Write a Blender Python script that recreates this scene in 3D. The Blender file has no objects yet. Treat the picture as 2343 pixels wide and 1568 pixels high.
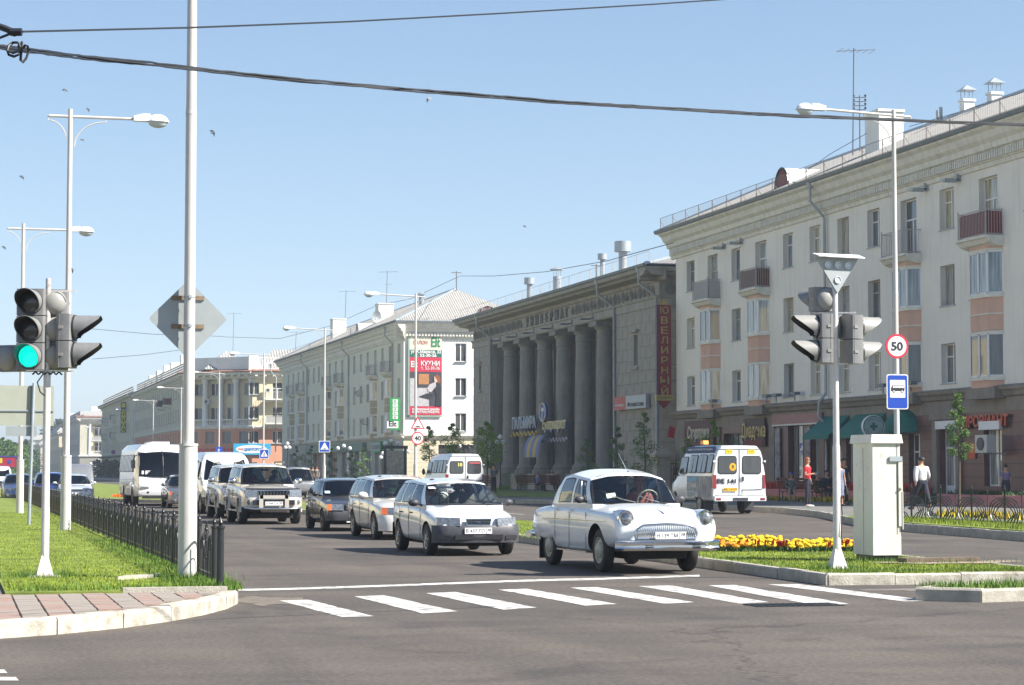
import bpy,bmesh,math,random
from mathutils import Vector,Matrix
from math import sin,cos,pi,radians,tan,atan2,sqrt
random.seed(7)
SC=bpy.context.scene
COL=SC.collection
# ---- camera, sky, sun
FP=4964.0
YAW,TILT=radians(14.4),math.atan(292/4964.0)
cam_d=bpy.data.cameras.new('camera');cam=bpy.data.objects.new('camera',cam_d);COL.objects.link(cam)
cam_d.sensor_width=36.0;cam_d.lens=FP/2342.0*36.0;cam_d.clip_start=0.5;cam_d.clip_end=6000
cam.location=(0,0,1.6);cam.rotation_euler=(pi/2 + TILT,0,-YAW)
SC.camera=cam
CR=cam.rotation_euler.to_matrix();CO=Vector((0,0,1.6))
SUN_AZ,SUN_EL=radians(57),radians(41)
sd=Vector((sin(SUN_AZ)*cos(SUN_EL),-cos(SUN_AZ)*cos(SUN_EL),sin(SUN_EL)))
sl=bpy.data.lights.new('sun','SUN');so=bpy.data.objects.new('sun',sl);COL.objects.link(so)
sl.energy=4.9;sl.angle=radians(0.55);sl.color=(1.0,0.95,0.87)
so.rotation_euler=sd.to_track_quat('Z','Y').to_euler();so.location=(30,-30,60)
W=bpy.data.worlds.new('World');SC.world=W;W.use_nodes=True
wn=W.node_tree;wn.nodes.clear()
sky=wn.nodes.new('ShaderNodeTexSky');sky.sky_type='NISHITA';sky.sun_disc=False
sky.sun_elevation=SUN_EL;sky.sun_rotation=atan2(sd.x,sd.y)
sky.air_density=0.7;sky.dust_density=0.35;sky.ozone_density=1.3;sky.altitude=400
bg=wn.nodes.new('ShaderNodeBackground');wo=wn.nodes.new('ShaderNodeOutputWorld')
bg.inputs['Strength'].default_value=0.13
def _vm(op,a,b):n=wn.nodes.new('ShaderNodeVectorMath');n.operation=op;[wn.links.new(v,n.inputs[i]) if hasattr(v,'links') else setattr(n.inputs[i],'default_value',v) for i,v in enumerate((a,b))];return n.outputs[0]
_s=sky.outputs[0];_s=_vm('DIVIDE',_s,_vm('ADD',_vm('MULTIPLY',_s,(1/8.0,)*3),(1,1,1)));_s=_vm('MULTIPLY',_s,(0.92,0.965,1.0))
wn.links.new(_s,bg.inputs[0]);wn.links.new(bg.outputs[0],wo.inputs[0])
SC.view_settings.view_transform='Standard';SC.view_settings.look='None'
SC.view_settings.exposure=1.15;SC.view_settings.gamma=1;SC.view_settings.use_curve_mapping=False
SC.cycles.max_bounces=6;SC.cycles.transparent_max_bounces=12;SC.cycles.caustics_reflective=False
SC.cycles.caustics_refractive=False;SC.cycles.volume_bounces=0
HAZE=0.0004
# ---- measuring helpers: photo (2342 px frame) -> place
def ray(x,y):return (CR @ Vector(((x-1171)/FP,-(y-784)/FP,-1))).normalized()
def G(x,y,z=0.0):
 r=ray(x,y);t=(z-1.6)/r.z;return (r.x*t,r.y*t)
def onX(x,y,X):
 r=ray(x,y);t=X/r.x;return (r.y*t,1.6+r.z*t)
def onY(x,y,Y):
 r=ray(x,y);t=Y/r.y;return (r.x*t,1.6+r.z*t)
def YX(x,X):return onX(x,1076,X)[0]
def zat(x,y,X,Y):
 r=ray(x,y);return 1.6 + r.z*sqrt(X*X+Y*Y)/sqrt(r.x*r.x+r.y*r.y)
 # ---- materials
MATS={}
def mat(name,col,rough=0.6,metal=0.0,var=0.12,scale=3.0,bump=0.0,bscale=40.0,spec=0.5,stretch=None,coat=0.0,emit=None,col2=None,alpha=None,detail=6,dirt=0.0,rp=(0.32,0.68)):
 if name in MATS:return MATS[name]
 m=bpy.data.materials.new(name);m.use_nodes=True;nt=m.node_tree;N=nt.nodes;L=nt.links
 p=N['Principled BSDF']
 p.inputs['Roughness'].default_value=rough;p.inputs['Metallic'].default_value=metal
 p.inputs['Specular IOR Level'].default_value=spec;p.inputs['Coat Weight'].default_value=coat
 p.inputs['Coat Roughness'].default_value=0.04
 c=tuple(col)+(1,)
 tc=N.new('ShaderNodeTexCoord');src=tc.outputs['Object']
 if stretch:
  mp=N.new('ShaderNodeMapping');mp.inputs['Scale'].default_value=stretch;L.new(src,mp.inputs[0]);src=mp.outputs[0]
 out=None
 if var > 0 or col2:
  n=N.new('ShaderNodeTexNoise');n.inputs['Scale'].default_value=scale;n.inputs['Detail'].default_value=detail;n.inputs['Roughness'].default_value=0.62
  L.new(src,n.inputs['Vector'])
  r=N.new('ShaderNodeValToRGB');r.color_ramp.elements[0].position,r.color_ramp.elements[1].position=rp
  a=tuple(max(0,v*(1-var)) for v in col)+(1,);b=tuple(min(1,v*(1+var)) for v in col)+(1,)
  if col2:b=tuple(col2)+(1,)
  r.color_ramp.elements[0].color=a;r.color_ramp.elements[1].color=b
  L.new(n.outputs['Fac'],r.inputs[0]);out=r.outputs[0]
  if dirt > 0:
   mp2=N.new('ShaderNodeMapping');mp2.inputs['Scale'].default_value=(1.3,1.3,0.12);L.new(tc.outputs['Object'],mp2.inputs[0])
   n2=N.new('ShaderNodeTexNoise');n2.inputs['Scale'].default_value=2.2;n2.inputs['Detail'].default_value=8;L.new(mp2.outputs[0],n2.inputs['Vector'])
   r2=N.new('ShaderNodeValToRGB');r2.color_ramp.elements[0].position=0.5;r2.color_ramp.elements[1].position=0.78
   r2.color_ramp.elements[0].color=(1,1,1,1);k=1-dirt;r2.color_ramp.elements[1].color=(k,k*0.97,k*0.93,1)
   L.new(n2.outputs['Fac'],r2.inputs[0])
   mx=N.new('ShaderNodeMix');mx.data_type='RGBA';mx.blend_type='MULTIPLY';mx.inputs[0].default_value=1
   L.new(out,mx.inputs[6]);L.new(r2.outputs[0],mx.inputs[7]);out=mx.outputs[2]
  L.new(out,p.inputs['Base Color'])
 else:
  p.inputs['Base Color'].default_value=c
 if bump > 0:
  n=N.new('ShaderNodeTexNoise');n.inputs['Scale'].default_value=bscale;n.inputs['Detail'].default_value=4;L.new(src,n.inputs['Vector'])
  b=N.new('ShaderNodeBump');b.inputs['Strength'].default_value=bump;b.inputs['Distance'].default_value=0.02
  L.new(n.outputs['Fac'],b.inputs['Height']);L.new(b.outputs[0],p.inputs['Normal'])
 if emit:p.inputs['Emission Color'].default_value=tuple(emit[:3])+(1,);p.inputs['Emission Strength'].default_value=emit[3]
 MATS[name]=m;return m
def glass_mat(name,tint=(0.45,0.5,0.48),refl=(0.9,0.95,1),rough=0.02):
 if name in MATS:return MATS[name]
 m=bpy.data.materials.new(name);m.use_nodes=True;nt=m.node_tree;N=nt.nodes;L=nt.links
 N.remove(N['Principled BSDF']);o=N['Material Output']
 t=N.new('ShaderNodeBsdfTransparent');t.inputs[0].default_value=tuple(tint)+(1,)
 g=N.new('ShaderNodeBsdfGlossy');g.inputs['Color'].default_value=tuple(refl)+(1,);g.inputs['Roughness'].default_value=rough
 f=N.new('ShaderNodeFresnel');f.inputs[0].default_value=1.6
 mx=N.new('ShaderNodeMixShader');L.new(f.outputs[0],mx.inputs[0]);L.new(t.outputs[0],mx.inputs[1]);L.new(g.outputs[0],mx.inputs[2]);L.new(mx.outputs[0],o.inputs[0])
 MATS[name]=m;return m
def pane_mat(name,cols):
 """window panes of rooms: each pane takes one tone, curtain, blind, dark room or painted reflection, behind one glossy sheet"""
 m=bpy.data.materials.new(name);m.use_nodes=True;nt=m.node_tree;N=nt.nodes;L=nt.links
 p=N['Principled BSDF'];p.inputs['Roughness'].default_value=0.6;p.inputs['Coat Weight'].default_value=1;p.inputs['Coat Roughness'].default_value=0.02;p.inputs['Coat IOR'].default_value=1.75
 oi=N.new('ShaderNodeObjectInfo');r=N.new('ShaderNodeValToRGB');r.color_ramp.interpolation='CONSTANT'
 while len(r.color_ramp.elements) < len(cols):r.color_ramp.elements.new(0.5)
 for i,c in enumerate(cols):
  r.color_ramp.elements[i].position=i/len(cols);r.color_ramp.elements[i].color=tuple(c)+(1,)
 L.new(oi.outputs['Random'],r.inputs[0])
 tc=N.new('ShaderNodeTexCoord');mp=N.new('ShaderNodeMapping');mp.inputs['Scale'].default_value=(7,7,0.5);L.new(tc.outputs['Object'],mp.inputs[0])
 n=N.new('ShaderNodeTexNoise');n.inputs['Scale'].default_value=1.4;n.inputs['Detail'].default_value=3;L.new(mp.outputs[0],n.inputs['Vector'])
 r2=N.new('ShaderNodeValToRGB');r2.color_ramp.elements[0].position=0.35;r2.color_ramp.elements[1].position=0.65;r2.color_ramp.elements[0].color=(0.35,0.35,0.35,1);r2.color_ramp.elements[1].color=(1.2,1.2,1.2,1)
 L.new(n.outputs['Fac'],r2.inputs[0])
 mx=N.new('ShaderNodeMix');mx.data_type='RGBA';mx.blend_type='MULTIPLY';mx.inputs[0].default_value=1
 L.new(r.outputs[0],mx.inputs[6]);L.new(r2.outputs[0],mx.inputs[7]);L.new(mx.outputs[2],p.inputs['Base Color'])
 MATS[name]=m;return m
def asphalt_mat():
 m=bpy.data.materials.new('asphalt');m.use_nodes=True;nt=m.node_tree;N=nt.nodes;L=nt.links
 p=N['Principled BSDF'];p.inputs['Roughness'].default_value=0.85;p.inputs['Specular IOR Level'].default_value=0.35
 tc=N.new('ShaderNodeTexCoord');P=tc.outputs['Object']
 def noise(s,d,scl=(1,1,1),rot=0,dist=0):
  mp=N.new('ShaderNodeMapping');mp.inputs['Scale'].default_value=scl;mp.inputs['Rotation'].default_value=(0,0,rot);L.new(P,mp.inputs[0])
  n=N.new('ShaderNodeTexNoise');n.inputs['Scale'].default_value=s;n.inputs['Detail'].default_value=d;n.inputs['Distortion'].default_value=dist;L.new(mp.outputs[0],n.inputs['Vector']);return n.outputs['Fac']
 def ramp(f,p0,p1,c0,c1):
  r=N.new('ShaderNodeValToRGB');r.color_ramp.elements[0].position=p0;r.color_ramp.elements[1].position=p1
  r.color_ramp.elements[0].color=tuple(c0)+(1,);r.color_ramp.elements[1].color=tuple(c1)+(1,);L.new(f,r.inputs[0]);return r.outputs[0]
 def mul(a,b,t='MULTIPLY',f=1.0):
  x=N.new('ShaderNodeMix');x.data_type='RGBA';x.blend_type=t;x.inputs[0].default_value=f;L.new(a,x.inputs[6]);L.new(b,x.inputs[7]);return x.outputs[2]
 base=ramp(noise(0.25,5),0.3,0.7,(0.086,0.076,0.068),(0.118,0.103,0.091))
 c=mul(base,ramp(noise(0.9,6,(1,0.16,1),0,0.6),0.3,0.7,(0.82,0.84,0.86),(1.12,1.1,1.08)))
 c=mul(c,ramp(noise(0.7,6,(0.14,1,1),0.12,0.8),0.32,0.68,(0.82,0.84,0.87),(1.1,1.09,1.06)))
 c=mul(c,ramp(noise(18,4),0.3,0.72,(0.70,0.70,0.71),(1.32,1.30,1.26)))
 c=mul(c,ramp(noise(90,1),0.35,0.75,(0.68,0.68,0.68),(1.6,1.55,1.5)));c=mul(c,ramp(noise(0.55,8,(1,1,1),0.4,1.5),0.55,0.68,(1,1,1),(0.78,0.78,0.8)))
 v=N.new('ShaderNodeTexVoronoi');v.feature='DISTANCE_TO_EDGE';v.inputs['Scale'].default_value=0.11
 mp=N.new('ShaderNodeMapping');L.new(P,mp.inputs[0]);nn=N.new('ShaderNodeTexNoise');nn.inputs['Scale'].default_value=1.3;nn.inputs['Detail'].default_value=6;L.new(P,nn.inputs['Vector'])
 ad=N.new('ShaderNodeVectorMath');ad.operation='MULTIPLY_ADD';ad.inputs[1].default_value=(1.6,1.6,0);L.new(nn.outputs['Color'],ad.inputs[0]);L.new(mp.outputs[0],ad.inputs[2]);L.new(ad.outputs[0],v.inputs['Vector'])
 c=mul(c,ramp(v.outputs['Distance'],0.0004,0.0020,(0.62,0.62,0.63),(1,1,1)))
 L.new(c,p.inputs['Base Color'])
 b=N.new('ShaderNodeBump');b.inputs['Strength'].default_value=0.35;b.inputs['Distance'].default_value=0.01;L.new(noise(120,2),b.inputs['Height']);L.new(b.outputs[0],p.inputs['Normal'])
 MATS['asphalt']=m;return m
 # ---- mesh builder
class MB:
 def __init__(s):s.v=[];s.f=[];s.m=[];s.k=0
 def mi(s,k):s.k=k;return s
 def add(s,vs,fs,k=None):
  o=len(s.v);s.v += [tuple(v) for v in vs]
  for f in fs:s.f.append(tuple(i+o for i in f));s.m.append(s.k if k is None else k)
  return s
 def quad(s,a,b,c,d,k=None):return s.add([a,b,c,d],[(0,1,2,3)],k)
 def poly(s,pts,k=None):return s.add(pts,[tuple(range(len(pts)))],k)
 def box(s,x0,x1,y0,y1,z0,z1,k=None):
  return s.add([(x0,y0,z0),(x1,y0,z0),(x1,y1,z0),(x0,y1,z0),(x0,y0,z1),(x1,y0,z1),(x1,y1,z1),(x0,y1,z1)],
  [(3,2,1,0),(4,5,6,7),(0,1,5,4),(1,2,6,5),(2,3,7,6),(3,0,4,7)],k)
 def cbox(s,c,d,k=None):return s.box(c[0]-d[0]/2,c[0]+d[0]/2,c[1]-d[1]/2,c[1]+d[1]/2,c[2]-d[2]/2,c[2]+d[2]/2,k)
 def obox(s,M,d,k=None):
  o=len(s.v);s.cbox((0,0,0),d,k)
  for i in range(o,len(s.v)):s.v[i]=tuple(M @ Vector(s.v[i]))
  return s
 def prism(s,pts,z0,z1,k=None,kt=None):
  n=len(pts);a=sum(pts[i][0]*pts[(i+1) % n][1]-pts[(i+1) % n][0]*pts[i][1] for i in range(n))
  if a < 0:pts=pts[::-1]
  o=[(p[0],p[1],z0) for p in pts]+[(p[0],p[1],z1) for p in pts]
  s.add(o,[tuple(range(n-1,-1,-1))]+[(i,(i+1) % n,n+(i+1) % n,n+i) for i in range(n)],k)
  return s.add([(p[0],p[1],z1) for p in pts],[tuple(range(n))],kt if kt is not None else k)
 def ext(s,pts,ax,a0,a1,k=None):
  """polygon pts=(u,w) in the plane normal to axis ax ('x': (y,z), 'y': (x,z)), extruded a0..a1"""
  f=(lambda p,a:(a,p[0],p[1])) if ax == 'x' else (lambda p,a:(p[0],a,p[1])) if ax == 'y' else (lambda p,a:(p[0],p[1],a))
  n=len(pts)
  return s.add([f(p,a0) for p in pts]+[f(p,a1) for p in pts],[tuple(range(n)),tuple(range(2*n-1,n-1,-1))]+[(i,n+i,n+(i+1) % n,(i+1) % n) for i in range(n)],k)
 def cyl(s,a,b,r0,r1=None,n=12,cap=True,k=None):
  a=Vector(a);b=Vector(b);r1=r0 if r1 is None else r1;d=b-a
  if d.length < 1e-6:return s
  q=d.to_track_quat('Z','Y');vs=[]
  for p,r in ((a,r0),(b,r1)):
   for i in range(n):vs.append(p + q @ Vector((cos(2*pi*i/n)*r,sin(2*pi*i/n)*r,0)))
  fs=[(i,(i+1) % n,n+(i+1) % n,n+i) for i in range(n)]
  if cap:fs += [tuple(range(n-1,-1,-1)),tuple(range(n,2*n))]
  return s.add(vs,fs,k)
 def tube(s,pts,r,n=6,k=None,cap=True):
  pts=[Vector(p) for p in pts];rs=r if isinstance(r,(list,tuple)) else [r]*len(pts);vs=[];up=None
  for i,p in enumerate(pts):
   d=(pts[min(i+1,len(pts)-1)]-pts[max(i-1,0)]).normalized()
   if up is None:up=d.orthogonal().normalized()
   up=(up - d*up.dot(d));up=up.normalized() if up.length > 1e-5 else d.orthogonal().normalized()
   w=d.cross(up)
   for j in range(n):t=2*pi*j/n;vs.append(p + (up*cos(t)+w*sin(t))*rs[i])
  fs=[(i*n+j,i*n+(j+1) % n,(i+1)*n+(j+1) % n,(i+1)*n+j) for i in range(len(pts)-1) for j in range(n)]
  if cap:fs += [tuple(range(n-1,-1,-1)),tuple(range((len(pts)-1)*n,len(pts)*n))]
  return s.add(vs,fs,k)
 def lathe(s,prof,o=(0,0,0),n=16,M=None,k=None,cap=True):
  """prof: list of (r, z) turned about z through o"""
  vs=[]
  for r,z in prof:
   for i in range(n):
    v=Vector((cos(2*pi*i/n)*r,sin(2*pi*i/n)*r,z))
    if M:v=M @ v
    vs.append(v+Vector(o))
  m=len(prof);fs=[(a*n+i,a*n+(i+1) % n,(a+1)*n+(i+1) % n,(a+1)*n+i) for a in range(m-1) for i in range(n)]
  if cap:fs += [tuple(range(n-1,-1,-1)),tuple(range((m-1)*n,m*n))]
  return s.add(vs,fs,k)
 def sph(s,c,r,n=10,m=7,k=None,sc=(1,1,1)):
  vs=[(c[0],c[1],c[2]-r*sc[2])]
  for a in range(1,m):
   t=pi*a/m
   for i in range(n):vs.append((c[0]+r*sin(t)*cos(2*pi*i/n)*sc[0],c[1]+r*sin(t)*sin(2*pi*i/n)*sc[1],c[2]-r*cos(t)*sc[2]))
  vs.append((c[0],c[1],c[2]+r*sc[2]));L=len(vs)-1
  fs=[(0,1+(i+1) % n,1+i) for i in range(n)]+[(1+a*n+i,1+a*n+(i+1) % n,1+(a+1)*n+(i+1) % n,1+(a+1)*n+i) for a in range(m-2) for i in range(n)]
  fs += [(L,1+(m-2)*n+i,1+(m-2)*n+(i+1) % n) for i in range(n)]
  return s.add(vs,fs,k)
 def grid(s,rows,k=None,close=False):
  n=len(rows[0]);vs=[p for r in rows for p in r]
  e=n if close else n-1
  return s.add(vs,[(a*n+i,a*n+(i+1) % n,(a+1)*n+(i+1) % n,(a+1)*n+i) for a in range(len(rows)-1) for i in range(e)],k)
 def xf(s,M,start=0):
  for i in range(start,len(s.v)):s.v[i]=tuple(M @ Vector(s.v[i]))
  return s
 def mesh(s,name,mats,smooth=None):
  me=bpy.data.meshes.new(name);me.from_pydata(s.v,[],s.f)
  mats=mats if isinstance(mats,(list,tuple)) else [mats]
  for m in mats:me.materials.append(m)
  if len(mats) > 1:me.polygons.foreach_set('material_index',s.m)
  if smooth is not None:shade(me,smooth)
  me.update();return me
def shade(me,ang):
 bm=bmesh.new();bm.from_mesh(me);bmesh.ops.remove_doubles(bm,verts=bm.verts,dist=1e-5);a=radians(ang)
 bmesh.ops.recalc_face_normals(bm,faces=bm.faces)
 for f in bm.faces:f.smooth=True
 for e in bm.edges:
  if len(e.link_faces) == 2:e.smooth=e.calc_face_angle(0) < a
 bm.to_mesh(me);bm.free()
 # ---- objects
def link(o,parent=None,loc=None,rz=None):
 COL.objects.link(o)
 if parent is not None:o.parent=parent
 if loc is not None:o.location=loc
 if rz is not None:o.rotation_euler.z=rz
 return o
def tag(o,label=None,cat=None,group=None,kind=None):
 if label:o['label']=label
 if cat:o['category']=cat
 if group:o['group']=group
 if kind:o['kind']=kind
 return o
def thing(name,label,cat,loc=(0,0,0),rz=0,group=None):
 o=bpy.data.objects.new(name,None);o.empty_display_size=0.2;link(o,None,loc,rz);return tag(o,label,cat,group)
def part(name,mb,m,parent=None,smooth=None,loc=None,rz=None):
 me=mb.mesh(name,m,smooth) if isinstance(mb,MB) else mb
 return link(bpy.data.objects.new(name,me),parent,loc,rz)
def inst(o,parent,loc=None,rz=None,name=None):
 c=o.copy();COL.objects.link(c);c.parent=parent
 if name:c.name=name
 if loc is not None:c.location=loc
 if rz is not None:c.rotation_euler.z=rz
 return c
KIDS={}
def copy_tree(o,label=None,loc=None,rz=None,parent=None,group=None):
 c=o.copy();COL.objects.link(c)
 c.parent=parent
 if label:c['label']=label
 if group:c['group']=group
 if loc is not None:c.location=loc
 if rz is not None:c.rotation_euler.z=rz
 for ch in [x for x in bpy.data.objects if x.parent == o]:copy_tree(ch,parent=c)
 return c
TS=bpy.data.scenes.new('tmp');TC=TS.collection
def tdg():v=TS.view_layers[0];v.update();return v.depsgraph
def ev(o):
 """evaluate modifiers into a plain mesh"""
 me=bpy.data.meshes.new_from_object(o.evaluated_get(tdg()));o.modifiers.clear();o.data=me;return o
def text_mesh(body,size,m,depth=0.01,width=None,bold=0.0,name='lettering',shear=0,spacing=1.0,align='CENTER',slim=None):
 cu=bpy.data.curves.new(name,'FONT');cu.body=body;cu.size=size;cu.extrude=depth/2;cu.offset=bold;cu.align_x=align;cu.align_y='CENTER';cu.shear=shear;cu.space_character=spacing;cu.resolution_u=3
 if '\n' in body:cu.space_line=0.85
 o=bpy.data.objects.new('tmp',cu);TC.objects.link(o)
 me=bpy.data.meshes.new_from_object(o.evaluated_get(tdg()));bpy.data.objects.remove(o)
 me.materials.clear();me.materials.append(m);me.name=name
 xs=[v.co.x for v in me.vertices];ys=[v.co.y for v in me.vertices]
 if not xs:return me
 sx=width/(max(xs)-min(xs)) if width else 1.0;cx=(max(xs)+min(xs))/2 if align == 'CENTER' else min(xs);cy=(max(ys)+min(ys))/2
 sy=(size/(max(ys)-min(ys))) if slim else 1
 for v in me.vertices:v.co.x=(v.co.x-cx)*sx;v.co.y=(v.co.y-cy)*sy
 return me
FACE_NY=Matrix.Rotation(pi/2,4,'X')
FACE_NX=Matrix.Rotation(-pi/2,4,'Z') @ Matrix.Rotation(pi/2,4,'X')
FACE_PY=Matrix.Rotation(pi,4,'Z') @ FACE_NY
def text(body,size,m,parent,pos,face=FACE_NY,name='lettering',**kw):
 me=text_mesh(body,size,m,name=name,**kw)
 o=bpy.data.objects.new(name,me);COL.objects.link(o);o.parent=parent
 o.matrix_local=Matrix.Translation(pos) @ face
 return o
def decal(mb,m,parent,pos,face=FACE_NY,name='marking'):
 o=bpy.data.objects.new(name,mb.mesh(name,m));COL.objects.link(o);o.parent=parent;o.matrix_local=Matrix.Translation(pos) @ face;return o
def disc(r,z0,z1,n=28,k=None,mb=None,sx=1,sy=1,c=(0,0)):
 mb=mb or MB();mb.ext([(c[0]+cos(2*pi*i/n)*r*sx,c[1]+sin(2*pi*i/n)*r*sy) for i in range(n)],'z',z0,z1,k);return mb
def rrect(w,h,r,n=4):
 p=[]
 for cx,cy,a in ((w/2-r,h/2-r,0),(-w/2+r,h/2-r,90),(-w/2+r,-h/2+r,180),(w/2-r,-h/2+r,270)):
  for i in range(n+1):t=radians(a+90*i/n);p.append((cx+cos(t)*r,cy+sin(t)*r))
 return p
M_ASPH=asphalt_mat()
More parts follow.
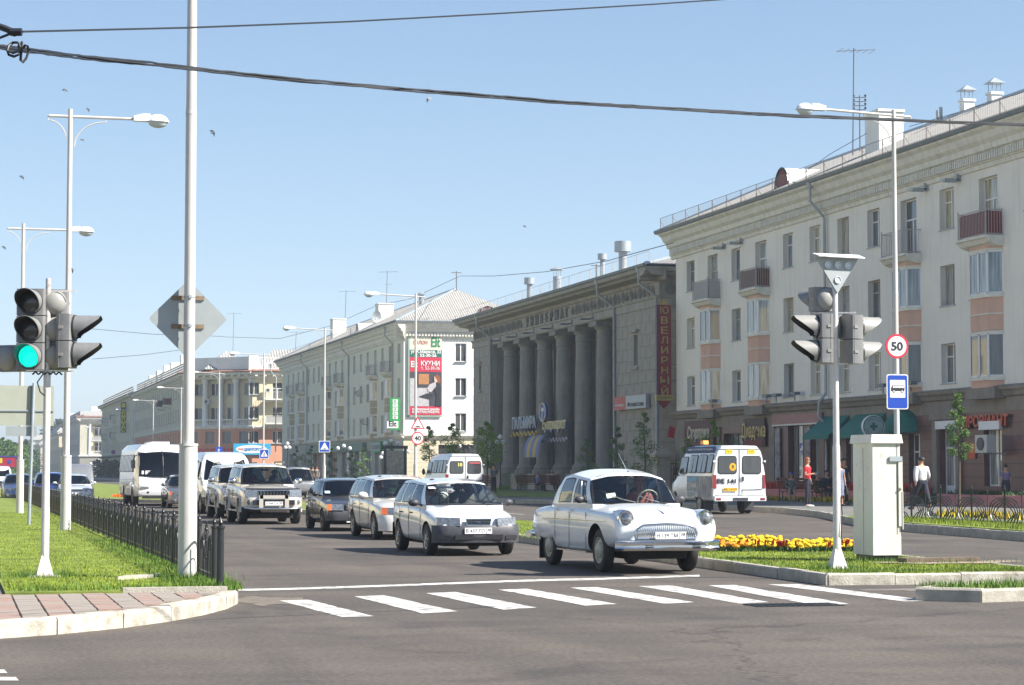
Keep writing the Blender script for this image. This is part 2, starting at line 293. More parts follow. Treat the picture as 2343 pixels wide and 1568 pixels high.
M=dict(
plaster=mat('plaster_cream',(0.80,0.765,0.69),0.9,var=0.05,scale=0.35,bump=0.25,bscale=30,dirt=0.13),
plaster2=mat('plaster_pale_yellow_green',(0.68,0.69,0.575),0.9,var=0.05,scale=0.4,bump=0.2,bscale=25,dirt=0.12),
white_wall=mat('whitewashed_plaster',(0.80,0.80,0.76),0.9,var=0.05,scale=0.6,bump=0.2,bscale=25,dirt=0.08),
yellow_wall=mat('yellow_plaster',(0.70,0.62,0.42),0.9,var=0.06,scale=0.4,bump=0.2,bscale=25,dirt=0.12),
beige_wall=mat('beige_plaster',(0.58,0.54,0.43),0.9,var=0.08,scale=0.4,bump=0.2,bscale=25,dirt=0.2),
pink=mat('pink_plaster',(0.66,0.42,0.32),0.9,var=0.08,scale=1.2,bump=0.2,bscale=40,dirt=0.12),
salmon=mat('salmon_plaster',(0.62,0.31,0.20),0.9,var=0.07,scale=0.5,bump=0.2,bscale=25,dirt=0.12),
tan=mat('tan_plaster',(0.44,0.38,0.27),0.9,var=0.08,scale=1,dirt=0.1),
trim=mat('white_moulding',(0.72,0.70,0.62),0.85,var=0.10,scale=2.5,bump=0.25,bscale=30,dirt=0.2),
stone=mat('grey_render_blocks',(0.34,0.32,0.285),0.92,var=0.13,scale=0.9,bump=0.5,bscale=35,dirt=0.3),
stone2=mat('grey_columns',(0.27,0.26,0.24),0.92,var=0.15,scale=1.1,bump=0.5,bscale=35,dirt=0.3),
stone3=mat('grey_relief',(0.22,0.215,0.20),0.92,var=0.12,scale=2,bump=0.4,bscale=40),
darkstone=mat('brown_grey_belt',(0.25,0.22,0.185),0.9,var=0.18,scale=1.2,bump=0.35,bscale=30,dirt=0.25),
maroon=mat('maroon_tiles',(0.14,0.06,0.05),0.45,var=0.2,scale=2.0,bump=0.15,bscale=20),
roof=mat('corrugated_grey_roof',(0.36,0.345,0.32),0.85,var=0.13,scale=2.2,bump=0.3,bscale=18),
roofmetal=mat('zinc_flashing',(0.36,0.42,0.47),0.45,metal=0.5,var=0.12,scale=1.5),
rusty=mat('rusty_tin_roof',(0.26,0.13,0.09),0.8,var=0.35,scale=1.5,dirt=0.2),
gutter=mat('blue_grey_gutter',(0.14,0.17,0.20),0.5,metal=0.3,var=0.15,scale=2),
pipe=mat('galvanised_pipe',(0.36,0.40,0.43),0.5,metal=0.35,var=0.12,scale=3),
wframe=mat('white_window_frame',(0.78,0.78,0.78),0.5,var=0.03,scale=3),
oframe=mat('old_wood_frame',(0.44,0.40,0.36),0.8,var=0.2,scale=6),
iron=mat('black_iron',(0.022,0.024,0.026),0.35,metal=0.3,var=0.3,scale=30,spec=0.7),
iron2=mat('weathered_rail_iron',(0.16,0.145,0.135),0.6,metal=0.2,var=0.2,scale=12),
grail=mat('grey_balcony_rail',(0.42,0.40,0.38),0.6,var=0.12,scale=8),
redrail=mat('red_balcony_cloth',(0.20,0.045,0.045),0.8,var=0.15,scale=4),
polew=mat('silver_painted_pole',(0.56,0.54,0.51),0.45,metal=0.0,var=0.08,scale=6,stretch=(1,1,0.3),bump=0.1,bscale=60),
polep=mat('white_painted_pole',(0.64,0.61,0.58),0.5,var=0.10,scale=9,bump=0.15,bscale=50),
polerust=mat('flaking_white_paint',(0.42,0.34,0.29),0.7,var=0.3,scale=22,col2=(0.76,0.74,0.71)),
lamphead=mat('lamp_housing',(0.78,0.79,0.80),0.3,var=0.02),
lens=mat('clear_lamp_lens',(0.55,0.60,0.62),0.12,var=0.05,spec=0.8),
greyplastic=mat('grey_signal_plastic',(0.20,0.20,0.20),0.5,var=0.12,scale=8,bump=0.1,bscale=60),
silverplastic=mat('light_grey_signal_cover',(0.29,0.285,0.265),0.42,var=0.06,scale=6),
darkplastic=mat('dark_signal_inside',(0.035,0.034,0.036),0.5,var=0.1),
signgrey=mat('galvanised_sign_back',(0.34,0.37,0.375),0.5,metal=0.25,var=0.07,scale=3),
signgreen=mat('dull_board_back',(0.36,0.375,0.31),0.6,var=0.05,scale=2),
signwhite=mat('sign_white',(0.80,0.80,0.78),0.4,var=0.02),signred=mat('sign_red',(0.60,0.03,0.06),0.4,var=0.03),
signblue=mat('sign_blue',(0.01,0.06,0.40),0.4,var=0.04),black=mat('black_print',(0.02,0.02,0.025),0.5,var=0.05),
kerb=mat('kerb_concrete',(0.40,0.37,0.31),0.92,var=0.22,scale=4,bump=0.5,bscale=45),
kerbw=mat('whitewashed_kerb',(0.30,0.27,0.22),0.92,var=0.10,scale=4,col2=(0.60,0.56,0.47),bump=0.5,bscale=40),
tileg=mat('grey_paving_tile',(0.29,0.25,0.215),0.9,var=0.12,scale=7,bump=0.25,bscale=60),
tiler=mat('red_paving_tile',(0.31,0.215,0.18),0.9,var=0.16,scale=7,bump=0.25,bscale=60),
pave=mat('pavement_asphalt',(0.16,0.155,0.145),0.9,var=0.12,scale=2,bump=0.3,bscale=70),
soil=mat('soil',(0.075,0.06,0.03),0.95,var=0.3,scale=9,bump=0.6,bscale=25,col2=(0.10,0.13,0.035)),
turf=mat('turf',(0.12,0.18,0.02),0.9,var=0.3,scale=1.6,bump=0.7,bscale=80,col2=(0.24,0.29,0.045)),
paint=mat('road_paint',(0.22,0.20,0.19),0.8,var=0.10,scale=5,bump=0.2,bscale=90,col2=(0.56,0.55,0.52),rp=(0.38,0.50),detail=12),
sand=mat('washed_sand',(0.25,0.20,0.14),0.95,var=0.25,scale=5,bump=0.3,bscale=60),
tyre=mat('tyre_rubber',(0.028,0.027,0.027),0.75,var=0.25,scale=12,bump=0.25,bscale=70),
chrome=mat('chrome',(0.72,0.73,0.75),0.12,metal=1.0,var=0.03),
rimgrey=mat('alloy_rim',(0.42,0.42,0.42),0.35,metal=0.7,var=0.15,scale=14),
rimcream=mat('cream_steel_rim',(0.50,0.46,0.36),0.5,var=0.15,scale=14),
rimdark=mat('dusty_steel_rim',(0.14,0.13,0.12),0.6,metal=0.3,var=0.25,scale=14),
cwhite=mat('white_car_paint',(0.78,0.79,0.80),0.3,var=0.03,scale=2,coat=1.0),
cwhite2=mat('old_white_car_paint',(0.74,0.77,0.79),0.38,var=0.05,scale=3,coat=0.8),
cwarm=mat('pearl_car_paint',(0.66,0.64,0.59),0.3,var=0.04,scale=2,coat=1.0),
cpearl=mat('silver_beige_car_paint',(0.58,0.54,0.48),0.3,metal=0.15,var=0.04,scale=2,coat=1.0),
csilver=mat('silver_car_paint',(0.62,0.66,0.70),0.28,metal=0.35,var=0.03,coat=1.0),
cgrey=mat('grey_metallic_car_paint',(0.15,0.145,0.16),0.3,metal=0.4,var=0.04,coat=1.0),
cblack=mat('dusty_black_car_paint',(0.035,0.036,0.042),0.35,var=0.25,scale=3,coat=0.9),
cblue=mat('blue_car_paint',(0.012,0.03,0.20),0.3,var=0.06,coat=1.0),
cnavy=mat('navy_car_paint',(0.03,0.05,0.13),0.3,var=0.06,coat=1.0),
cblackpl=mat('grey_bumper_plastic',(0.055,0.055,0.065),0.5,var=0.15,scale=6),
under=mat('dirty_underbody',(0.022,0.02,0.018),0.9,var=0.3,scale=8),
seal=mat('rubber_seal',(0.015,0.015,0.018),0.5,var=0.1),
inter=mat('dark_interior',(0.15,0.145,0.14),0.8,var=0.2,scale=6),
headl=mat('headlamp_lens',(0.30,0.31,0.32),0.15,metal=0.6,var=0.5,scale=22,coat=1.0),amber=mat('amber_lens',(0.70,0.16,0.04),0.15,var=0.1,coat=1.0),
taill=mat('tail_lamp_lens',(0.28,0.02,0.03),0.15,var=0.2,scale=10,coat=1.0),plate=mat('number_plate_white',(0.80,0.80,0.80),0.5,var=0.02),
platey=mat('number_plate_yellow',(0.75,0.42,0.03),0.5,var=0.04),
skin=mat('skin',(0.47,0.24,0.16),0.6,var=0.08,scale=8),skin2=mat('tanned_skin',(0.36,0.17,0.11),0.6,var=0.08,scale=8),
hairb=mat('dark_hair',(0.02,0.014,0.012),0.6,var=0.3,scale=20),hairr=mat('auburn_hair',(0.26,0.075,0.03),0.6,var=0.3,scale=20),hairg=mat('grey_hair',(0.24,0.23,0.22),0.7,var=0.2,scale=20),
bark=mat('bark',(0.10,0.075,0.05),0.9,var=0.3,scale=14,bump=0.5,bscale=30),
leafl=mat('fresh_leaf',(0.17,0.28,0.04),0.6,var=0.35,scale=3,spec=0.3),leafd=mat('dark_leaf',(0.035,0.085,0.022),0.6,var=0.35,scale=3,spec=0.3),
leafm=mat('mid_leaf',(0.095,0.18,0.035),0.6,var=0.35,scale=2,spec=0.3),
bench=mat('brown_bench_wood',(0.20,0.075,0.045),0.5,var=0.2,scale=8),cable=mat('black_cable',(0.015,0.018,0.024),0.5,var=0.1),
globe=mat('opal_globe',(0.80,0.80,0.80),0.25,var=0.03),acunit=mat('air_conditioner_case',(0.55,0.54,0.50),0.5,var=0.05),
gold=mat('gold_letters',(0.42,0.32,0.12),0.45,metal=0.3,var=0.08),deepred=mat('deep_red_sign',(0.20,0.012,0.02),0.45,var=0.06),
)
M['leaf_t']=M['leafl']
G_CAR=glass_mat('car_glass',(0.30,0.36,0.35));G_DARK=glass_mat('dark_car_glass',(0.10,0.12,0.14));G_CLEAR=glass_mat('clear_glass',(0.82,0.87,0.86))
P_F=pane_mat('apartment_panes',[(0.05,0.06,0.07),(0.18,0.21,0.23),(0.46,0.41,0.27),(0.09,0.11,0.12),(0.34,0.36,0.33),(0.22,0.27,0.30),(0.48,0.45,0.34),(0.14,0.14,0.13)])  # bluish mid-tones paint reflected sky into the panes, beside curtains and dark rooms
P_S=pane_mat('shop_panes',[(.36,.36,.3),(.18,.19,.18),(.45,.43,.34),(.10,.11,.12)])  # pale tones paint the bright street reflection into the shop glass
P_D=pane_mat('dark_panes',[(0.02,0.022,0.025),(0.035,0.035,0.035),(0.05,0.055,0.06),(0.07,0.07,0.065)])
P_V=pane_mat('vehicle_panes',[(0.012,0.014,0.016),(0.02,0.02,0.024)])
# ---- GROUND, ROAD, KERBS
def offset_poly(pts,d):
 """polyline moved d to the left of its direction"""
 out=[]
 for i,p in enumerate(pts):
  a=Vector(pts[max(i-1,0)]);b=Vector(pts[min(i+1,len(pts)-1)]);t=(b-a).normalized();out.append((p[0]-t.y*d,p[1]+t.x*d))
 return out
def resample(pts,step,upto=None):
 out=[Vector(pts[0])];acc=0
 P=[Vector(p) for p in pts]
 i=0;cur=P[0];need=step
 while i < len(P)-1:
  seg=P[i+1]-cur;L=seg.length
  if L >= need:cur=cur+seg*(need/L);out.append(cur.copy());need=step
  else:need -= L;cur=P[i+1];i += 1
  if upto and len(out) > upto:break
 return out
g=MB();g.quad((-1500,-400,-0.012),(1500,-400,-0.012),(1500,3200,-0.012),(-1500,3200,-0.012))
tag(part('ground',g,mat('town_ground',(0.13,0.125,0.11),0.95,var=0.2,scale=0.02,col2=(0.12,0.14,0.07))),kind='structure')
g=MB();nx,ny=20,60
for i in range(nx):
 for j in range(ny):
  x0,x1=-60+i*8,-60+(i+1)*8;y0,y1=-30+j*12,-30+(j+1)*12
  g.quad((x0,y0,0),(x1,y0,0),(x1,y1,0),(x0,y1,0))
tag(part('road',g,M_ASPH),kind='structure')
ZP,ZL,ZM=0.20,0.17,0.16
LK=[(-14,20.0),(-6,20.2),(-2,20.6),(0.42,21.2),(1.3,22.0),(2.04,22.9),(2.65,24.1),(3.07,25.2),(3.35,26.3),(3.45,28),(3.5,32),(3.6,60),(3.7,100),(3.7,520)]
MK=[(15.7,28.0),(11.78,28.3),(12.0,36),(12.2,45),(12.4,60),(12.4,102),(10.5,106.5),(8.2,110),(7.2,114),(7.0,122),(7.0,520)]
MKR=[(16.1,520),(16.1,60),(15.7,36),(15.7,28.0)]
RK=[(22.6,30),(23.4,45),(24.0,52),(25.1,58),(28.2,68),(29.9,76),(30.3,95),(27.7,100),(26,101.5),(25.9,108),(24.4,114),(24.2,130),(24.2,560)]
def kerbline(parent,line,h,wt,m,step=1.0,near=60,side=1,name='kerb_stone'):
 """kerb stones one by one up to distance `near`, then one long piece; the stones stand on the road along `line`, body to side"""
 P=resample(line,step);rest=None;k=0
 stones=[]
 for a,b in zip(P[:-1],P[1:]):
  if max(a.y,b.y) > near or k > 290:continue
  k += 1
  d=(b-a);L=d.length;t=d/L;n=Vector((-t.y,t.x))*side;j=0.006
  a2=a+t*j;b2=b-t*j;dz=random.uniform(-0.008,0.008);o1=random.uniform(-0.008,0.008)
  mb=MB();p=[a2+n*o1,b2+n*o1,b2+n*wt,a2+n*wt];q=[a2+n*(o1+0.02),b2+n*(o1+0.02),b2+n*wt,a2+n*wt]
  hh=h+dz
  vs=[(v.x,v.y,-0.02) for v in p]+[(v.x,v.y,hh-0.025) for v in p]+[(v.x,v.y,hh) for v in q]
  mb.add(vs,[(0,1,5,4),(1,2,6,5),(2,3,7,6),(3,0,4,7),(4,5,9,8),(5,6,10,9),(6,7,11,10),(7,4,8,11),(8,9,10,11)])
  part(name,mb,m,parent)
 far=[p for p in P if p.y > near-step]
 if len(far) > 2:
  mb=MB();fo=offset_poly([tuple(p) for p in far],wt*side)
  rows=[[(a.x,a.y,-0.02),(a.x,a.y,h),(b[0],b[1],h),(b[0],b[1],-0.02)] for a,b in zip(far[::3],fo[::3])]
  mb.grid(rows);o=part('kerb_line',mb,m,parent)
lp=thing('left_pavement',None,None);lp['kind']='structure'
inner=offset_poly(LK,0.15)
g=MB();nearpts=[p for p in inner if p[1] < 27]+[(3.3,26.15),(0.55,26.0),(0.5,60),(0.2,520),(-14,520)]
g.prism([(p[0],p[1]) for p in inner[:9]]+[(3.2,26.2),(0.6,25.9),(0.5,60),(0.2,520),(-14,520)],-0.02,ZL-0.022);part('paving_base',g,mat('joint_sand',(.15,.125,.10),.95,var=.2),lp)
tl={}
for nm,w_,l_ in (('a',0.265,0.27),):
 mb=MB();mb.add([(0.007,0.007,-0.03),(w_-0.007,0.007,-0.03),(w_-0.007,l_-0.007,-0.03),(0.007,l_-0.007,-0.03),(0.012,0.012,0),(w_-0.012,0.012,0),(w_-0.012,l_-0.012,0),(0.012,l_-0.012,0)],
 [(0,1,5,4),(1,2,6,5),(2,3,7,6),(3,0,4,7),(4,5,6,7)])
 tl['g']=mb.mesh('paving_tile',M['tileg']);tl['r']=mb.mesh('paving_tile',M['tiler'])
def kerb_y(x):
 for a,b in zip(inner[:9],inner[1:9]):
  if a[0] <= x <= b[0]:return a[1]+(b[1]-a[1])*(x-a[0])/(b[0]-a[0])
 return 20.3
cand=[]
for i in range(-8,12):
 for j in range(0,46):
  x=0.4+i*0.265;y=20.2+j*0.27
  if y < max(kerb_y(x+0.02),kerb_y(x+0.245))-0.05:continue
  if x > 0.3 and y+0.27 > 26.05:continue
  if x > 3.0:continue
  if x < 0.3 and y > 33:continue
  r=(i % 2 == 0) and j % 5 != 4
  cand.append((x,y,r))
cand.sort(key=lambda c:abs(c[0]-1.5)+abs(c[1]-23.5)*0.8)
for x,y,r in cand[:295]:
 o=part('paving_tile',tl['r' if r else 'g'],None,lp,loc=(x,y,ZL-0.004+random.uniform(-0.004,0.004)));o.rotation_euler=(random.uniform(-.008,.008),random.uniform(-.008,.008),random.uniform(-.01,.01))
mb=MB()
for x,y,r in cand[295:]:mb.mi(1 if r else 0).box(x+0.005,x+0.26,y+0.005,y+0.265,ZL-0.02,ZL-0.004)
tag(part('paving_tiles_beyond',mb,[M['tileg'],M['tiler']],lp),kind='stuff')
kerbline(lp,LK[:9],ZL,0.15,M['kerbw'],1.02,400,1)
kerbline(lp,LK[8:],ZL,0.15,M['kerb'],1.02,62,1)
mb=MB();mb.box(1.95,3.18,26.02,26.16,0.1,ZL+0.045);part('edging_slab',mb,M['kerb'],lp)
ll=thing('left_lawn',None,None);ll['kind']='structure'
mb=MB();mb.prism([(0.6,26.0),(1.95,26.0),(1.95,26.17),(3.19,26.17),(3.3,28),(3.35,32),(3.45,60),(3.55,100),(3.55,520),(0.5,520),(0.5,60)],0.0,ZL+0.01);part('turf',mb,M['turf'],ll)
md=thing('median',None,None);md['kind']='structure'
mb=MB();mi_=[(11.93,28.45),(12.15,36),(12.35,45),(12.55,60),(12.55,102.2),(10.6,106.8),(8.4,110.2),(7.35,114.1),(7.15,122),(7.15,520),(15.95,520),(15.95,60),(15.55,36),(15.55,28.15)]
mb.prism(mi_,0,ZM-0.01);part('turf',mb,M['turf'],md)
kerbline(md,MK[:2],ZM,0.15,M['kerbw'],0.975,300,-1)
kerbline(md,MK[1:],ZM,0.15,M['kerb'],1.0,62,-1)
kerbline(md,MKR[1:],ZM,0.15,M['kerb'],1.0,300,-1)
isl=thing('traffic_island',None,None);isl['kind']='structure'
IK=[(22,25.6),(16,24.9),(13,24.35),(11.9,24.15),(11.45,24.4),(11.45,24.7)]
IK=IK[::-1]
IKB=[(11.45,24.7),(12.2,25.6),(16,26.2),(22,26.9)]
mb=MB();mb.prism([(11.75,24.62),(12.0,24.5),(13,24.68),(16,25.2),(22,25.9),(22,26.7),(16,26.0),(12.3,25.3)],0,0.15);part('turf',mb,M['turf'],isl)
kerbline(isl,IK,0.16,0.15,M['kerb'],1.0,300,1)
kerbline(isl,IKB[::-1],0.16,0.12,M['kerb'],1.0,300,1)
rp=thing('right_pavement',None,None);rp['kind']='structure'
ri=offset_poly(RK,-0.15)
mb=MB();mb.prism([(p[0],p[1]) for p in ri]+[(140,560),(140,30)],-0.02,ZP);part('pavement_surface',mb,M['pave'],rp)
kerbline(rp,RK,ZP+0.005,0.15,M['kerb'],1.0,114,-1)
mb=MB();V=[(p[0],p[1]) for p in ri if p[1] < 60];vb=[(27.4,59),(27.0,52),(26.6,45),(26.2,30)]
mb.prism(V+vb,ZP,ZP+0.03);part('verge_turf',mb,M['turf'],rp)
mb=MB();mb.prism([(31,106),(36.8,106),(36.8,168),(26.5,168),(26.5,116)],ZP,ZP+0.03);part('verge_turf',mb,M['turf'],rp)
# ---- road paint
def stripe(name,pts,label,cat,grp=None,z=0.004):
 mb=MB();mb.poly([(x,y,z) for x,y in pts]);o=part(name,mb,M['paint']);return o
rm=thing('road_marking',None,None);rm['kind']='structure'
ZB=[(639.5,1374.6,706.5,1373,853.5,1410.6,781.5,1412.5),(810,1365.4,878.5,1362.5,1046,1399.6,967.6,1404.2),(973,1358,1041,1355,1227,1390.7,1151,1395.8),
(1139.5,1349.8,1205,1347.8,1414,1383,1340,1386.4),(1304,1345.3,1366,1343.8,1590,1378.5,1520,1382),(1461,1341.6,1535,1340.3,1760,1378.2,1693,1381.7),(1619,1340,1680,1339,1944,1382.4,1866,1385.4)]
for q in ZB:
 mb=MB();p=[G(q[i],q[i+1]) for i in (0,2,4,6)]
 n=8;L=[Vector(p[0]).lerp(Vector(p[3]),i/n) for i in range(n+1)];R=[Vector(p[1]).lerp(Vector(p[2]),i/n) for i in range(n+1)]
 mb.grid([[(a.x+random.uniform(-.012,.012),a.y,0.004),(b.x+random.uniform(-.012,.012),b.y,0.004)] for a,b in zip(L,R)]);part('zebra_bar',mb,M['paint'],rm)
mb=MB();p=[G(1754,1337.5),G(1825,1337),G(2133,1375),G(2070,1377)];mb.poly([(x,y,0.004) for x,y in p]);part('zebra_bar',mb,M['paint'],rm)
sl_=[(545,1350.5),(640,1348.7),(760,1345),(880,1341),(1000,1336.5),(1120,1332),(1240,1328),(1360,1325.5),(1480,1321.5),(1600,1318)]
mb=MB();rows=[]
for x,y in sl_:a=G(x,y-2.2);b=G(x,y+2.2);rows.append([(a[0],a[1],0.004),(b[0],b[1],0.004)])
mb.grid(rows);part('stop_line',mb,M['paint'],rm)
for y0,x0 in ((1536,14),(1553,40)):
 mb=MB();p=[G(-60,y0-3),G(x0-4,y0-3),G(x0+3,y0+5),G(-60,y0+5)];mb.poly([(x,y,0.004) for x,y in p]);part('zebra_bar',mb,M['paint'],rm)
mb=MB()
for k in range(12):mb.box(19.9,20.02,58+k*9,61+k*9,0.003,0.0042)
part('lane_dashes',mb,M['paint'],rm)
gx,gy=G(1815,1385);dr=thing('drain_grating','black iron drain grating sunk in the road at the end of the zebra bars','drain',(gx,gy,0))
mb=MB();mb.box(-0.55,0.55,-0.24,0.24,0.001,0.003);part('pit',mb,M['under'],dr)
mb=MB()
for k in range(14):mb.box(-0.53+k*0.08,-0.50+k*0.08,-0.22,0.22,0.003,0.012)
mb.box(-0.55,0.55,-0.24,-0.21,0.003,0.012);mb.box(-0.55,0.55,0.21,0.24,0.003,0.012);part('bar',mb,M['iron'],dr)
def blot(cx,cy,rx,ry,m,z=0.0035,n=26,name='sand_drift'):
 mb=MB();ph=random.random()*6
 mb.poly([(cx+cos(2*pi*i/n)*rx*(1+0.25*sin(3*2*pi*i/n+ph)+random.uniform(-.12,.12)),cy+sin(2*pi*i/n)*ry*(1+0.2*sin(5*2*pi*i/n+ph)+random.uniform(-.12,.12)),z) for i in range(n)])
 return tag(part(name,mb,m),kind='stuff')
blot(3.75,26.6,0.5,0.9,mat('sandy_grit',(0.15,0.125,0.10),0.95,var=0.3,scale=6,bump=.2),name='sand_drift')
blot(13.4,26.9,1.6,0.5,mat('dry_grit',(0.17,0.15,0.13),0.95,var=0.25,scale=4,bump=.2),name='sand_drift')
ax,ay=G(2170,1287,ZM)
blot(ax,ay,1.15,0.55,mat('bare_earth',(0.30,0.24,0.18),0.95,var=0.45,scale=6,bump=0.9,bscale=12),z=ZM+0.006,name='bare_earth')
mb=MB();mb.prism([(ax-0.75,ay+0.28),(ax+0.55,ay+0.36),(ax+0.6,ay+0.12),(ax-0.7,ay+0.02)],ZM,ZM+0.07);tag(part('sunken_slab',mb,mat('worn_slab',(0.16,0.12,0.09),0.95,var=0.35,scale=6,bump=.8)),'cracked brown slab lying in bare earth beside the white cabinet','slab')
mb=MB();x0,y0=G(560,1327,ZL);x1,y1=G(420,1331,ZL)
bx0,by0=G(268,1329,ZL);bx1,by1=G(365,1323,ZL)
mb.prism([(bx0,by0-0.1),(bx1,by1-0.1),(bx1+0.02,by1+0.15),(bx0+0.1,by0+0.2)],ZL,ZL+0.06);tag(part('buried_slab',mb,M['kerb']),'pale concrete slab half buried in the lawn left of the tall lamp pole','slab')
# ---- BUILDINGS
class Facade:
 """local frame: x to the viewer's right along the wall, y into the wall, z up"""
 def __init__(s,bld,loc,rz,L):
  s.b=bld;s.loc=Vector((loc[0],loc[1],0));s.rz=rz;s.L=L;s.R=Matrix.Rotation(rz,4,'Z')
 def T(s,u,d,z):return tuple(s.loc + s.R @ Vector((u,d,z)))
 def P(s,name,mb,m,smooth=None,parent=None,u=0,d=0,z=0):
  return part(name,mb,m,parent or s.b,smooth,loc=s.T(u,d,z),rz=s.rz)
 def wall(s,name,m,z0,z1,holes,depth=0.28,u0=0,u1=None,d=0,rev=None):
  u1=s.L if u1 is None else u1
  mb=MB();H=[(max(a,u0),min(b,u1),max(c,z0),min(e,z1)) for a,b,c,e in holes if a < u1 and b > u0 and c < z1 and e > z0]
  us=sorted({u0,u1} | {x for h in H for x in h[:2]});zs=sorted({z0,z1} | {x for h in H for x in h[2:]})
  for i in range(len(us)-1):
   for j in range(len(zs)-1):
    cu,cz=(us[i]+us[i+1])/2,(zs[j]+zs[j+1])/2
    if any(a < cu < b and c < cz < e for a,b,c,e in H):continue
    mb.quad((us[i],d,zs[j]),(us[i+1],d,zs[j]),(us[i+1],d,zs[j+1]),(us[i],d,zs[j+1]))
  for a,b,c,e in H:
   q=d+depth
   mb.quad((a,d,c),(b,d,c),(b,q,c),(a,q,c));mb.quad((a,q,e),(b,q,e),(b,d,e),(a,d,e))
   mb.quad((a,d,c),(a,q,c),(a,q,e),(a,d,e));mb.quad((b,q,c),(b,d,c),(b,d,e),(b,q,e))
  return s.P(name,mb,m)
 def prof(s,name,m,pts,u0,u1,parent=None):
  mb=MB();mb.ext(pts,'x',u0,u1);return s.P(name,mb,m,parent=parent)
_wc={}
def window_mesh(w,h,kind,fm):
 key=(round(w,2),round(h,2),kind,fm.name)
 if key in _wc:return _wc[key]
 f,p=MB(),MB();t=0.06
 f.box(-w/2,w/2,-0.03,0.04,0,t);f.box(-w/2,w/2,-0.03,0.04,h-t,h);f.box(-w/2,-w/2+t,-0.03,0.04,t,h-t);f.box(w/2-t,w/2,-0.03,0.04,t,h-t)
 if kind == 'two':f.box(-0.045,0.045,-0.035,0.04,t,h-t)
 elif kind == 'tee':f.box(-0.04,0.04,-0.035,0.04,t,h*0.62);f.box(-w/2+t,w/2-t,-0.034,0.04,h*0.62,h*0.62+0.07)
 elif kind == 'fort':
  f.box(-0.04,0.04,-0.035,0.04,t,h-t);f.box(-w/2+t,-0.04,-0.034,0.04,h*0.66,h*0.66+0.05)
 elif kind == 'three':f.box(-w/6-0.035,-w/6+0.035,-0.035,0.04,t,h-t);f.box(w/6-0.035,w/6+0.035,-0.035,0.04,t,h-t)
 elif kind == 'door':f.box(-0.05,0.05,-0.035,0.04,t,h-t);f.box(-w/2+t,w/2-t,-0.034,0.04,h*0.72,h*0.72+0.07);f.box(-w/2+t,w/2-t,-0.02,0.03,t,h*0.22)
 elif kind == 'grid':
  for q in range(1,4):f.box(-w/2+w*q/4-0.02,-w/2+w*q/4+0.02,-0.035,0.03,t,h-t)
  for q in range(1,4):f.box(-w/2+t,w/2-t,-0.034,0.03,h*q/4-0.02,h*q/4+0.02)
 p.box(-w/2+t,w/2-t,0.0,0.012,t,h-t)
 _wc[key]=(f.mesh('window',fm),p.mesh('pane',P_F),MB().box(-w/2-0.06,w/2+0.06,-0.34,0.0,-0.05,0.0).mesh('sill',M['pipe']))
 return _wc[key]
def window(fc,u,z,w,h,kind='two',fm=None,pane=None,d=0.22,sill=True,lab=None):
 fm=fm or M['wframe'];a,b,c=window_mesh(w,h,kind,fm)
 o=part('window',a,None,fc.b,loc=fc.T(u,d,z),rz=fc.rz)
 me=b
 q=link(bpy.data.objects.new('pane',me),o)
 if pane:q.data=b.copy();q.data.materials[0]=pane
 if sill:link(bpy.data.objects.new('sill',c),o)
 if lab:o['label']=lab
 return o
def corr(mb,O,U,Vv,Nn,u0,u1,vtop,pitch=0.3,amp=0.03,v0=0.0,rows=1):
 """corrugated sheet: waves across U, running up V; vtop(u) gives the length"""
 n=int((u1-u0)/pitch*2)+1;us=[u0+(u1-u0)*i/n for i in range(n+1)]
 O,U,Vv,Nn=map(Vector,(O,U,Vv,Nn));R0=[];R1=[]
 for i,u in enumerate(us):
  a=amp if i % 2 else -amp;R0.append(O+U*u+Vv*v0+Nn*a);R1.append(O+U*u+Vv*max(v0,vtop(u))+Nn*a)
 mb.grid([[tuple(p) for p in R0],[tuple(p) for p in R1]])
